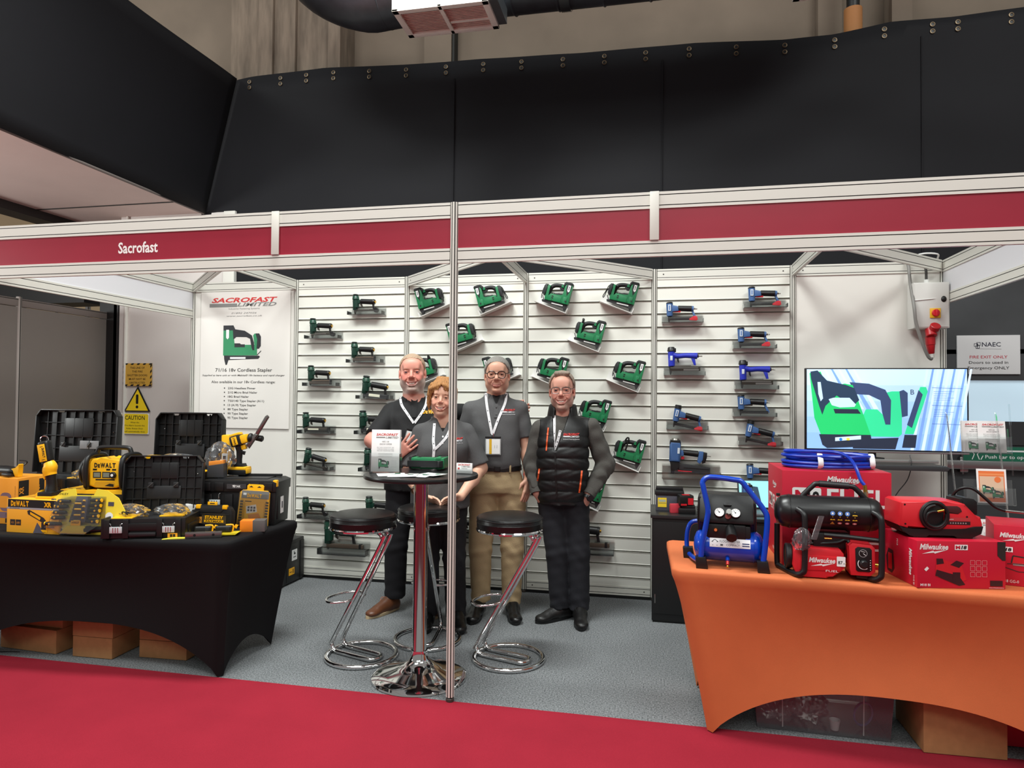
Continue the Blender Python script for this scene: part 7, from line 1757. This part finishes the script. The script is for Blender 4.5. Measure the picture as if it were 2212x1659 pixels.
VESTM = M((19, 19, 20), .5, bump=.12, bscale=60); SWEAT = M((80, 78, 74), .95, var=.08, vscale=200, bump=.35, bscale=260)
LAN = M((232, 232, 234), .6); ORZ = M((240, 96, 40), .5); LRED = M((220, 52, 48), .6)
def garment_ring(root, name, rows, mat):
    b = B()
    b.loft([[(cx + ax * math.copysign(abs(math.cos(t)) ** .83, math.cos(t)), cy + ay * math.copysign(abs(math.sin(t)) ** .83, math.sin(t)), z) for t in [2 * PI * q / 48 for q in range(48)]] for z, cx, cy, ax, ay in rows], mat, caps=False)
    return b.build(name, root)
def trousers(root, rows, legs, mat, name='trousers', amp=.0016, h=.007):
    zmin = min(l[-1][0][2] for l in legs) - .03
    S = Sdf((-.32, -.24, zmin), (.34, .24, 1.1), h)
    S.prof(rows, .02)
    for l in legs:
        for i in range(len(l) - 1): S.cone(l[i][0], l[i + 1][0], l[i][1], l[i + 1][1], .03 if i == 0 else .015, 'u', i == len(l) - 2)
    def fold(X, Y, Z):
        a = amp * (.35 + np.exp(-((Z - .47) / .09) ** 2) + 1.2 * np.exp(-((Z - .12) / .09) ** 2) + .8 * np.exp(-((Z - .74) / .07) ** 2))
        return a * (np.sin(62 * Z + 9 * np.sin(8 * X + 5 * Y) + 14 * Y) + .6 * np.sin(95 * Z - 22 * X + 4 * np.sin(13 * Y)))
    S.warp(fold)
    mesh_obj(name, S, mat, root, relax=1); return S
def lanyard(root, S, left, right, stem, w=.017):
    b = B()
    for pts in (left, right): ribbon(b, S, pts, w, LAN, .005)
    if stem: ribbon(b, S, stem, w * .9, LAN, .006, 6)
    bb = b.build('lanyard', root)
    d = B()
    for pts in (left, right):
        P, _ = spline([V((x, 0, z)) for x, z in pts], [1] * len(pts), 12)
        for i in range(2, len(P) - 3, 4):
            t = (P[i + 1] - P[i]).normalized(); a = math.atan2(t.z, t.x); ca, sa = math.cos(a), math.sin(a)
            for q in ((0, .0045) if i % 8 == 2 else (0, .0014),):
                r = .0028 if i % 8 == 2 else .0012
                D(d, FRONT, .0001).poly([(P[i].x + ca * u - sa * v, P[i].z + sa * u + ca * v) for u, v in ((-q[1], -r), (q[1], -r), (q[1], r), (-q[1], r))], M((60, 60, 66), .6))
    on_surface(d, S, .0072); d.build('lanyard_lettering', bb)
    return bb
def badge(root, c, w, h, bar=None, rz=0):
    b = B(); T = TRS(c, (0, rz, 0))
    b2 = B(T); b2.box((0, 0, 0), (w, .003, h), clear_mat(.25), 0); b2.box((0, -.0022, h / 2 - .004), (w, .003, .012), BLACK); b2.build('badge_holder', root)
    b3 = B(T); b3.box((0, -.0032, -.004), (w * .88, .0015, h * .82), PAPER); d = D(b3, T @ frame((0, -.004, -.004), (1, 0, 0), (0, 0, 1)))
    b3.T = Matrix.Identity(4)
    if bar: d.rect(-w * .24, -h * .41, -w * .08, h * .41, M((226, 176, 40), .6)); d.text('Visitor', w * .27, 0, .006, GREYTX, rot=PI / 2); d.text('Exhibitor', w * .12, 0, .004, GREYTX, rot=PI / 2)
    b3.build('badge_card', root)
    b4 = B(T); b4.cyl((0, -.002, h / 2 + .002), (0, -.002, h / 2 + .026), .003, CHROME, n=8); b4.build('badge_clip', root)
def chest_logo(root, S, x, z, w, kind='sacro'):
    b = B(); d = D(b, FRONT, .0002)
    if kind == 'sacro':
        d.text('SACROFAST', x + w / 2, z, w * .14, LRED, w=w, bold=.03, shear=.3); d.rect(x, z - w * .10, x + w * .42, z - w * .03, LAN); d.text('LIMITED', x + w * .71, z - w * .12, w * .10, LAN, w=w * .55, bold=.02, shear=.3); d.text('Industrial Fastening Systems', x + w / 2, z - w * .26, w * .075, LAN, w=w)
    else: d.text('D', x + .009, z, .026, YEL, w=.019, bold=.05); d.text('E', x + .026, z, .018, YEL, w=.012, bold=.05); d.text('WALT', x + .066, z, .026, YEL, w=.062, bold=.05)
    on_surface(b, S, .0035); b.build('chest_logo', root)

# ---------- man in black polo
t = thing('person', 'tall bearded man in black polo shirt and white lanyard, hand on the woman', 'person', (2.29, -.64, 0), (0, 0, .30))
H = Head((-.022, -.035, 1.684), 1.12, (.02, -.03, -.02), 1.02)
fz = [(1.50, 1.86, .0026), (1.08, 1.30, .004)]
S = Sdf((-.42, -.54, .85), (.95, .26, 1.86), .012, [(-.14, .10, .0026), (-.14, .07, .004), (.74, .90, .004)], [(-.19, .10, .0028), (-.52, -.3, .004)], fz + [(1.36, 1.50, .0042)])
S.cone((0, 0, 1.46), (0, 0, .95), .08, .1, .02)
grow_head(S, H, 1.1, True, 1.08, 1.1, 1.1, (-.012, .012, 1.47), .064)
for a, e, w_ in (((-.160, 0, 1.39), (-.285, -.19, 1.215), (-.105, -.41, 1.12)), ((.155, .03, 1.40), (.40, .115, 1.40), (.70, .15, 1.425))):
    S.cone((0, 0, 1.39), a, .05, .045, .02); S.limb([a, e, w_], [.050, .049, .034], .015)
    m = np.array(e) * .62 + np.array(w_) * .38; S.ell(m, (.046, .046, .046), .03)
hand(S, (-.105, -.41, 1.12), (.68, -.18, .70), (-.70, .05, .70), (-.2, -1, -.1), .20, .10, .16)
hand(S, (.70, .15, 1.425), (.93, -.36, .02), (-.02, .2, .98), (.36, .93, 0), .19, .5, .08)
mesh_obj('body', S, _skin, t, skin_color((222, 156, 138), H, (206, 96, 88), (186, 92, 88), (204, 190, 180), .7, .8))
face_parts(t, H, (96, 120, 150), True, (176, 146, 120), 1.1)
def hair_cap(root, H, mat, grow=.006, c=.024, slope=.85, wave=.0012, seed=0, fringe=None, sides=0.0, temple=.0):
    lo = H.c - .18 * H.s; hi = H.c + .18 * H.s
    S = Sdf(lo, hi, .0032)
    S.ell(H.p((0, .018, .040)), H.r((.076 + grow + sides, .094 + grow, .082 + grow * 1.2)), 0, 'u', H.R)
    for sx in (-1, 1): S.ell(H.p((sx * (.056 + sides), .045, -.02)), H.r((.026, .05, .05)), .02 * H.s, 'u', H.R)
    X, Y, Z = S.ax[0][:, None, None], S.ax[1][None, :, None], S.ax[2][None, None, :]
    n = H.R @ (np.array((0, slope, 1.0)) / math.hypot(slope, 1)); p0 = H.p((0, 0, c)); sd = H.R @ np.array((1., 0, 0))
    lat = (X - H.c[0]) * sd[0] + (Y - H.c[1]) * sd[1] + (Z - H.c[2]) * sd[2]
    rag = .003 * np.sin(310 * lat + seed) + .002 * np.sin(520 * lat + 300 * Z) + temple * np.exp(-((np.abs(lat) - .05 * H.s) / (.016 * H.s)) ** 2) * (Y < H.c[1])
    S.F = np.maximum(S.F, (float(n @ p0) + rag - (n[0] * X + n[1] * Y + n[2] * Z)).astype(np.float32))
    S.F = np.maximum(S.F, (H.c[2] - .075 * H.s - Z).astype(np.float32))
    for a, b_, ra, rb in fringe or (): S.cone(H.p(a), H.p(b_), ra * H.s, rb * H.s, .008)
    def strands(X, Y, Z):
        x, y = X - H.c[0], Y - H.c[1]
        an = np.arctan2(x, y + .0)
        return wave * (np.sin(46 * an + 60 * (Z - H.c[2]) + seed) + .7 * np.sin(90 * an - 40 * Z))
    S.warp(strands)
    return mesh_obj('hair', S, mat, root, relax=1)
hair_cap(t, H, M((172, 146, 122), .75, var=.2, vscale=60, aniso=(3, 3, .6), bump=.3, bscale=240), .0042, .012, 1.55, .0006, 1, None, .001, .012)
S = Sdf((-.38, -.30, .84), (.56, .26, 1.56), .007)
S.prof([(.86, -.01, 0, .205, .15), (1.0, -.01, -.008, .212, .158), (1.15, -.01, -.012, .212, .158), (1.28, -.008, -.006, .212, .145), (1.38, -.004, 0, .205, .125), (1.44, 0, .004, .165, .105), (1.49, 0, .01, .095, .082), (1.515, 0, .012, .078, .076)], .02)
for sx, q in ((-1, (-.285, -.19, 1.215)), (1, (.40, .115, 1.40))):
    a = np.array((sx * .168, .015, 1.415)); e = a + (np.array(q) - a) * (.86 if sx < 0 else 1.25)
    S.cone((sx * .07, .008, 1.455), a, .055, .062, .03); S.cone(a, e, .063, .068, .016, 'u', True)
S.warp(wrinkle(.0022, (19, 27), 1))
mesh_obj('polo_shirt', S, POLO_BK, t); SH = S
collar(t, (-.012, .008), .074, 1.515, POLO_BK, .045, .62)
b = B(); b.prism([(-.028, 1.50), (.02, 1.50), (.012, 1.375), (-.014, 1.375)], -.002, .0, POLO_BK); on_surface(b, SH, .003); b.build('placket', t)
lanyard(t, SH, [(-.108, 1.515), (-.092, 1.46), (-.05, 1.40), (-.004, 1.335)], [(.084, 1.525), (.075, 1.46), (.045, 1.40), (.0, 1.335)], None)
b = B(); ribbon(b, SH, [(0, 1.338), (.002, 1.30)], .006, BLACK, .006, 6); b.build('lanyard_clip', t)
badge(t, (-.012, -.185, 1.245), .095, .085, None, .25)
chest_logo(t, SH, .058, 1.402, .1, 'dw')
b = B(); ribbon(b, SH, [(-.2, 1.475), (-.13, 1.495), (-.085, 1.515)], .004, GREYTX, .003, 8); b.build('piping', t)
trousers(t, [(.88, -.01, 0, .19, .135), (.95, -.01, 0, .195, .14), (1.0, -.01, 0, .19, .135)], [[((-.095, 0, .86), .108), ((-.125, -.02, .48), .082), ((-.130, .01, .10), .072)], [((.09, 0, .86), .108), ((.10, -.01, .48), .08), ((.11, .03, .07), .07)]], TRS_BK)
BRNSH = M((96, 56, 34), .4, bump=.08, bscale=120); TAN = M((200, 176, 140), .6)
shoe(t, (-.115, .045), -.72, .30, BRNSH, TAN, .095, 1); shoe(t, (.11, .07), .15, .30, BRNSH, TAN, .09, 1)

# ---------- woman
t = thing('person', 'smiling woman with ginger hair and fringe in grey polo, hands on the stool', 'person', (2.62, -.90, 0), (0, 0, .27))
H = Head((-.046, -.035, 1.511), .985, (.03, .07, -.05), .99)
S = Sdf((-.36, -.40, .75), (.32, .2, 1.66), .011, [(-.16, .09, .0026), (-.2, .12, .004)], [(-.17, .10, .0028), (-.36, -.17, .004)], [(1.36, 1.65, .0026), (.80, .95, .004)])
S.cone((-.03, .0, 1.34), (-.03, .0, .95), .075, .1, .02)
grow_head(S, H, 1.0, True, .93, .9, 1.05, (-.04, .015, 1.34), .052)
for a, e, w_ in (((-.175, 0, 1.255), (-.255, -.05, 1.03), (-.165, -.205, .885)), ((.108, 0, 1.26), (.215, -.04, 1.05), (.085, -.215, .885))):
    S.cone((-.03, 0, 1.26), a, .05, .042, .02); S.limb([a, e, w_], [.043, .045, .028], .015)
    m = np.array(e) * .6 + np.array(w_) * .4; S.ell(m, (.040, .040, .042), .03)
hand(S, (-.165, -.205, .885), (.92, -.30, -.22), (.2, -.75, .55), (-.1, -.5, .85), .172, .3, .05)
hand(S, (.085, -.215, .885), (-.90, -.36, -.20), (-.2, -.7, .6), (.1, -.5, .85), .172, .3, .05)
mesh_obj('body', S, _skin, t, skin_color((228, 178, 152), H, (222, 132, 116), (188, 92, 92), None, .55))
face_parts(t, H, (80, 90, 80), True, (150, 108, 72), 1.0)
GING = M((176, 124, 72), .55, var=.35, vscale=55, aniso=(4, 4, .5), bump=.4, bscale=200)
fr = []
for sx in (-1, 1):
    for i in range(6):
        p0 = (.004 + sx * .007 * i, -.060 - .001 * i, .121 - .004 * i); p1 = (sx * (.014 + .0125 * i), -.093 + .005 * i, .088 - .006 * i); p2 = (sx * (.024 + .0125 * i), -.096 + .010 * i, .056 - .009 * i)
        fr += [(p0, p1, .012, .0095), (p1, p2, .009, .0038)]
for sx in (-1, 1): fr += [((sx * .066, -.04, .085), (sx * .081, -.045, .02), .018, .016), ((sx * .081, -.045, .02), (sx * .083, -.03, -.055), .015, .010), ((sx * .083, -.03, -.055), (sx * .078, -.03, -.085), .009, .004), ((sx * .075, .01, .06), (sx * .085, .015, -.04), .026, .018)]
fr += [((-.03, 0, .125), (.03, .0, .125), .02, .02), ((0, .07, -.02), (0, .09, -.09), .05, .03)]
hair_cap(t, H, GING, .012, .0, 1.2, .0016, 2, fr, .004)
S = Sdf((-.38, -.24, .76), (.36, .24, 1.44), .007)
S.prof([(.79, -.055, 0, .198, .15), (.92, -.05, -.006, .196, .156), (1.03, -.042, -.01, .172, .150), (1.12, -.038, -.022, .166, .160), (1.19, -.036, -.024, .168, .160), (1.25, -.035, -.008, .166, .136), (1.30, -.034, 0, .15, .108), (1.36, -.036, .008, .09, .078), (1.385, -.038, .012, .068, .068)], .02)
for sx, a, q in ((-1, (-.185, .0, 1.28), (-.255, -.05, 1.03)), (1, (.118, 0, 1.285), (.215, -.04, 1.05))):
    a = np.array(a); e = a + (np.array(q) - a) * .93
    S.cone((-.03 + sx * .06, .006, 1.315), a, .05, .056, .03); S.cone(a, e, .057, .068, .014, 'u', True)
S.ell((-.10, -.115, 1.165), (.085, .07, .08), .05); S.ell((.03, -.115, 1.165), (.085, .07, .08), .05)
S.warp(wrinkle(.0022, (17, 29), 4))
X, Y, Z = S.ax[0][:, None, None], S.ax[1][None, :, None], S.ax[2][None, None, :]
vw = np.minimum(np.minimum((Z - 1.285) * .42 - np.abs(X + .036), -Y - .0), .03); S.F = np.maximum(S.F, vw.astype(np.float32))
mesh_obj('polo_shirt', S, POLO_GR, t); SH = S
S2 = Sdf((-.16, -.2, 1.2), (.1, .1, 1.4), .006); S2.prof([(1.21, -.037, -.02, .12, .125), (1.27, -.037, -.004, .11, .112), (1.315, -.037, .002, .075, .085)], .01); mesh_obj('undershirt', S2, POLO_BK, t)
collar(t, (-.038, .012), .068, 1.382, POLO_GR, .045, .70, .03)
lanyard(t, SH, [(-.092, 1.345), (-.094, 1.25), (-.088, 1.19), (-.092, 1.115)], [(.012, 1.31), (-.01, 1.262), (-.05, 1.215), (-.082, 1.185)], None)
b = B(); b.ball((-.092, -.2, 1.108), .006, CHROME, 10); b.build('lanyard_clip', t)
b = B()
for z in (1.262, 1.222): b.cyl((-.034, -.2, z), (-.034, -.203, z), .006, PAPER, n=12)
for i, p in enumerate(b.v):
    b.v[i] = (p[0], (SH.front(-.034, p[2]) or -.15) - (.004 if p[1] < -.201 else .001), p[2])
b.build('button', t)
chest_logo(t, SH, .005, 1.243, .09)
trousers(t, [(.80, -.05, 0, .185, .135), (.86, -.05, 0, .19, .145), (.93, -.05, 0, .18, .135)], [[((-.13, 0, .78), .10), ((-.13, -.01, .46), .074), ((-.12, .02, .08), .068)], [((.03, 0, .78), .10), ((.045, -.01, .46), .074), ((.06, .02, .06), .068)]], TRS_BK)
BLSH = M((16, 16, 17), .3)
shoe(t, (-.12, .06), -.12, .25, BLSH, BLACK, .085); shoe(t, (.06, .05), .12, .25, BLSH, BLACK, .085)
b = B(); wv = V((-.09, -.155, -.145)).normalized(); q = wv.to_track_quat('Z', 'Y').to_matrix().to_4x4(); q.translation = V((-.19, -.165, .923))
b.lathe([(.040, -.024), (.0415, -.02), (.0395, .02), (.0385, .024), (.037, .022), (.037, -.022), (.040, -.024)], M((200, 196, 180), .2, 1), q, 24); b.build('bracelet', t)

# ---------- man with round glasses, tan trousers
t = thing('person', 'grey haired man with dark round glasses, grey polo and tan trousers', 'person', (2.89, -.60, 0), (0, 0, .22))
H = Head((-.011, -.035, 1.672), 1.03, (.03, 0, -.03), 1.03)
S = Sdf((-.36, -.36, .66), (.34, .2, 1.84), .011, [(-.12, .10, .0026), (.13, .27, .004)], [(-.17, .10, .0028)], [(1.52, 1.83, .0026), (.70, 1.0, .004)])
S.cone((-.02, .01, 1.50), (-.02, .01, 1.05), .075, .1, .02)
grow_head(S, H, .75, False, 1.08, 1.15, .95, (-.014, .015, 1.505), .06)
for a, e, w_ in (((-.180, 0, 1.40), (-.255, .0, 1.18), (-.26, -.06, .95)), ((.140, 0, 1.41), (.205, .01, 1.19), (.212, -.035, .955))):
    S.cone((-.02, 0, 1.41), a, .05, .042, .02); S.limb([a, e, w_], [.045, .046, .030], .015)
    m = np.array(e) * .65 + np.array(w_) * .35; S.ell(m, (.042, .042, .05), .03)
hand(S, (.212, -.035, .955), (-.12, -.16, -.98), (-.55, -.80, .1), (.8, -.55, 0), .195, .22, .05)
hand(S, (-.26, -.06, .95), (.1, -.1, -1), (.2, -.95, .1), (-1, -.2, 0), .19, .22, .05)
mesh_obj('body', S, _skin, t, skin_color((212, 162, 138), H, (208, 120, 106), (176, 104, 96), None, .4))
face_parts(t, H, (70, 64, 50), False, (120, 112, 104), .75)
hair_cap(t, H, M((138, 134, 128), .75, var=.3, vscale=70, aniso=(3, 3, .7), bump=.35, bscale=240), .008, .008, 1.3, .0010, 3, None, .002, .006)
def glasses(root, H, mat, r=(.0255, .022), sq=2.4, th=.0022, z=.004):
    b = B()
    for sx in (-1, 1):
        pts = []
        for q in range(28):
            a = 2 * PI * q / 28; ca, sa = math.cos(a), math.sin(a)
            pts.append(H.p((sx * .0325 + r[0] * math.copysign(abs(ca) ** (2 / sq), ca), -.1045 + abs(sx * .0325 + r[0] * ca) * .16, z + r[1] * math.copysign(abs(sa) ** (2 / sq), sa))))
        b.tube(pts, th * H.s, mat, n=8, closed=True)
        b.tube([H.p((sx * .057, -.095, z + .008)), H.p((sx * .074, -.07, z + .01)), H.p((sx * .083, -.01, z + .008)), H.p((sx * .082, .018, z))], th * .9 * H.s, mat, n=6, res=3)
    b.tube([H.p((-.009, -.1035, z + .006)), H.p((0, -.1075, z + .009)), H.p((.009, -.1035, z + .006))], th * H.s, mat, n=8, res=4)
    g = b.build('glasses', root)
glasses(t, H, M((30, 22, 18), .25), (.0258, .0235), 2.3, .0028)
S = Sdf((-.38, -.24, 1.0), (.34, .24, 1.62), .007)
S.prof([(1.005, .0, 0, .156, .122), (1.06, -.004, -.006, .166, .135), (1.16, -.014, -.008, .172, .138), (1.30, -.022, -.006, .176, .133), (1.40, -.022, 0, .178, .120), (1.46, -.02, .004, .150, .102), (1.515, -.016, .01, .088, .08), (1.545, -.014, .012, .07, .072)], .02)
for sx, a, q in ((-1, (-.195, .0, 1.43), (-.25, 0, 1.18)), (1, (.150, 0, 1.44), (.205, .01, 1.19))):
    a = np.array(a); e = a + (np.array(q) - a) * .80
    S.cone((-.018 + sx * .06, .006, 1.468), a, .05, .056, .03); S.cone(a, e, .057, .062, .014, 'u', True)
S.warp(wrinkle(.0022, (18, 26), 7))
mesh_obj('polo_shirt', S, POLO_GR, t); SH = S
collar(t, (-.014, .012), .071, 1.548, POLO_GR, .045, .60, .03)
b = B(); b.prism([(-.044, 1.535), (.016, 1.535), (-.012, 1.475), (-.020, 1.475)], -.002, 0, POLO_BK); on_surface(b, SH, .003); b.build('undershirt', t)
b = B(); b.prism([(-.03, 1.475), (.0, 1.475), (.0, 1.38), (-.03, 1.38)], -.002, .0, POLO_GR)
for z in (1.455, 1.405): b.cyl((-.015, -.004, z), (-.015, -.001, z), .006, M((70, 70, 70), .4), n=12)
on_surface(b, SH, .003); b.build('placket', t)
lanyard(t, SH, [(-.088, 1.548), (-.082, 1.48), (-.062, 1.37), (-.042, 1.27)], [(.056, 1.55), (.046, 1.48), (.0, 1.37), (-.036, 1.27)], [(-.039, 1.275), (-.038, 1.262)])
badge(t, (-.034, (SH.front(-.03, 1.19) or -.14) - .008, 1.188), .108, .122, True)
chest_logo(t, SH, .018, 1.425, .098)
trousers(t, [(.86, 0, 0, .182, .125), (.90, .0, 0, .186, .132), (1.0, .0, 0, .160, .124), (1.045, .0, 0, .157, .122)], [[((-.095, 0, .84), .105), ((-.118, -.02, .47), .080), ((-.112, .015, .10), .066)], [((.098, 0, .84), .105), ((.105, -.015, .47), .080), ((.102, .015, .075), .066)]], KHAKI, amp=.0018)
garment_ring(t, 'belt', [(1.012, 0, 0, .164, .1285), (1.012, 0, 0, .167, .1315), (1.046, 0, 0, .167, .1315), (1.046, 0, 0, .164, .1285)], M((18, 17, 17), .4))
b = B()
for sx, x in ((0, -.004),):
    b.box((x, -.135, 1.029), (.044, .004, .04), M((60, 60, 58), .3, .9), .003); b.box((x, -.1375, 1.029), (.03, .003, .026), BLACK)
b.build('buckle', t)
for i, x in enumerate((-.1, .085)):
    b = B(); yy = -.1315 * (1 - (abs(x) / .167) ** 2.4) ** (1 / 2.4); b.box((x, yy - .004, 1.029), (.012, .004, .05), KHAKI, .001); b.build('belt_loop', t)
shoe(t, (-.112, .05), -.22, .29, BLSH, BLACK, .085); shoe(t, (.102, .055), .10, .30, BLSH, BLACK, .085)
b = B(); q = V((0, -.1, -1)).to_track_quat('Z', 'Y').to_matrix().to_4x4(); q.translation = V((.2115, -.025, .985)); b.lathe([(.034, -.011), (.035, 0), (.034, .011), (.032, .01), (.032, -.01), (.034, -.011)], M((228, 70, 74), .5), q, 24); b.build('wristband', t)

# ---------- man in quilted vest
t = thing('person', 'man in black quilted vest with orange zips over grey sweatshirt', 'person', (3.38, -.60, 0), (0, 0, .13))
H = Head((-.041, -.04, 1.566), 1.075, (.04, -.02, -.06), .98)
S = Sdf((-.36, -.36, .74), (.38, .22, 1.75), .011, [(-.15, .07, .0026)], [(-.18, .10, .0028)], [(1.41, 1.74, .0026)])
S.cone((-.03, .01, 1.40), (-.03, .01, .95), .075, .1, .02)
grow_head(S, H, 1.15, True, 1.0, 1.05, 1.05, (-.036, .012, 1.375), .057)
for a, e, w_ in (((-.18, 0, 1.27), (-.238, .03, 1.06), (-.205, -.06, .875)), ((.145, 0, 1.28), (.262, .04, 1.06), (.142, -.075, .865))):
    S.cone((-.03, 0, 1.27), a, .05, .042, .02); S.limb([a, e, w_], [.045, .044, .030], .015)
    d_ = np.array((-.05 if a[0] > 0 else .06, .05, -.10)); S.cone(w_, np.array(w_) + d_, .031, .036, .01)
mesh_obj('body', S, _skin, t, skin_color((216, 160, 140), H, (210, 112, 102), (184, 96, 92), (196, 172, 158), .6, .5))
face_parts(t, H, (90, 110, 130), True, (150, 136, 122), 1.15)
hair_cap(t, H, M((146, 132, 118), .75, var=.3, vscale=60, aniso=(3, 3, .7), bump=.35, bscale=240), .008, .016, 1.5, .0010, 5, [((-.03, -.05, .112), (.045, -.045, .112), .016, .012)], .003, .018)
glasses(t, H, M((96, 92, 92), .25, .6), (.0265, .0185), 4.5, .0019, .005)
S = Sdf((-.36, -.22, .86), (.40, .24, 1.46), .007)
S.prof([(.90, -.03, 0, .15, .12), (1.1, -.03, -.008, .16, .13), (1.25, -.03, -.004, .165, .122), (1.33, -.03, 0, .15, .105), (1.39, -.034, .008, .085, .078), (1.405, -.035, .01, .07, .072)], .02)
for a, e, w_ in (((-.19, 0, 1.305), (-.24, .03, 1.06), (-.207, -.05, .895)), ((.16, 0, 1.32), (.262, .04, 1.06), (.155, -.06, .885))):
    S.cone((-.03, .0, 1.34), a, .05, .054, .03); S.cone(a, e, .062, .066, .012); S.cone(e, w_, .064, .047, .02, 'u', True)
def slv(X, Y, Z):
    m = np.clip((np.abs(X + .03) - .16) / .03, 0, 1)
    return m * .0042 * (np.sin(75 * Z + 20 * X + 6 * np.sin(30 * Y)) * (.4 + np.exp(-((Z - .98) / .08) ** 2)) + .5 * np.sin(50 * Z - 40 * X))
S.warp(slv); mesh_obj('sweatshirt', S, SWEAT, t, relax=1); SW = S
for a, w_ in (((.262, .04, 1.06), (.155, -.06, .885)), ((-.24, .03, 1.06), (-.207, -.05, .895))):
    a = np.array(a); w_ = np.array(w_); q = V(w_ - a).normalized().to_track_quat('Z', 'Y').to_matrix().to_4x4(); q.translation = V(w_)
    b = B(); b.lathe([(.047, -.012), (.0485, 0), (.0465, .03), (.042, .032), (.042, -.01)], SWEAT, q, 24); b.build('cuff', t)
S = Sdf((-.30, -.24, .78), (.24, .24, 1.46), .006)
S.prof([(.80, -.04, 0, .158, .135), (.84, -.04, -.002, .172, .146), (1.0, -.036, -.010, .180, .158), (1.12, -.032, -.012, .178, .158), (1.24, -.03, -.006, .178, .146), (1.32, -.03, .0, .172, .126), (1.37, -.032, .006, .125, .102), (1.405, -.035, .01, .088, .088), (1.44, -.036, .012, .082, .084)], .02)
for sx, a in ((-1, (-.178, 0, 1.315)), (1, (.142, 0, 1.325))): S.cone((-.03, .006, 1.36), a, .048, .058, .03, 'u', True)
def quilt(X, Y, Z):
    a = np.abs(np.sin(PI * (Z - .82 + .35 * (X + .035) * (X + .035)) / .074)); m = np.clip((1.27 - Z) / .04, 0, 1)
    return (.009 - .012 * np.sqrt(a)) * m + .0012 * np.sin(60 * X + 5 * np.sin(40 * Z)) * m
S.warp(quilt)
X, Y, Z = S.ax[0][:, None, None], S.ax[1][None, :, None], S.ax[2][None, None, :]
xc = -.082 + (Z - 1.16) * .13; hw = np.where(Z > 1.16, .006 + (Z - 1.16) * .20, -.01); S.F = np.maximum(S.F, np.minimum(np.minimum(hw - np.abs(X - xc), -Y - .02), .03).astype(np.float32))
S.F = np.maximum(S.F, (-.005 * 0 + .066 - np.sqrt((X + .035) ** 2 + (Y - .008) ** 2 * 1.0) - np.clip(1.39 - Z, 0, 1) * 3).astype(np.float32))
mesh_obj('vest', S, VESTM, t, relax=1); SH = S
collar(t, (-.035, .016), .078, 1.405, VESTM, .04, .60, .026, 'vest_collar', .02, .062)
b = B(); ribbon(b, SH, [(-.084, 1.155), (-.078, 1.0), (-.068, .83)], .012, M((10, 10, 10), .5), .004); b.build('zip', t)
b = B(); ribbon(b, SH, [(-.131, 1.318), (-.137, 1.25), (-.143, 1.165)], .009, ORZ, .004); ribbon(b, SH, [(-.137, 1.28), (-.134, 1.27)], .011, ORZ, .006, 3); b.build('pocket_zip', t)
b = B(); ribbon(b, SH, [(.095, 1.035), (.088, .96), (.078, .885)], .011, ORZ, .004); b.build('pocket_zip', t)
b = B(); ribbon(b, SH, [(-.19, 1.04), (-.196, .99), (-.203, .955)], .010, ORZ, .004); b.build('pocket_zip', t)
lanyard(t, SW, [(-.092, 1.40), (-.090, 1.32), (-.092, 1.24), (-.096, 1.165)], [(-.05, 1.30), (-.062, 1.25), (-.078, 1.20), (-.093, 1.165)], None)
b = B(); ribbon(b, SW, [(-.095, 1.168), (-.095, 1.12)], .007, M((80, 80, 82), .4), .012, 5); b.build('lanyard_clip', t)
chest_logo(t, SH, -.03, 1.268, .108)
trousers(t, [(.80, -.028, 0, .165, .122), (.84, -.03, 0, .165, .128), (.92, -.03, 0, .155, .12)], [[((-.105, 0, .78), .097), ((-.068, -.02, .47), .076), ((-.045, .02, .085), .068)], [((.055, 0, .78), .097), ((.08, -.02, .47), .076), ((.088, .015, .075), .068)]], M((24, 25, 32), .85, bump=.25, bscale=320), amp=.0016)
BOOT = M((20, 19, 19), .42, bump=.12, bscale=140)
shoe(t, (.03, .07), -.95, .30, BOOT, BLACK, .10); shoe(t, (.09, .06), .02, .30, BOOT, BLACK, .10)
b = B(); d_ = V((-.107, -.1, -.175)).normalized(); q = d_.to_track_quat('Z', 'Y').to_matrix().to_4x4(); q.translation = V((.134, -.080, .845)); b.lathe([(.037, -.012), (.039, 0), (.037, .012), (.034, .012), (.034, -.012), (.037, -.012)], BLACK, q, 24)
n_ = V((.3, -1, .1)).normalized(); c_ = V((.140, -.082, .846)); b.cyl(c_ + n_ * .028, c_ + n_ * .05, .023, BLACK, n=24, bev=.003); b.cyl(c_ + n_ * .05, c_ + n_ * .051, .018, M((30, 32, 36), .1), n=20); b.build('wristwatch', t)
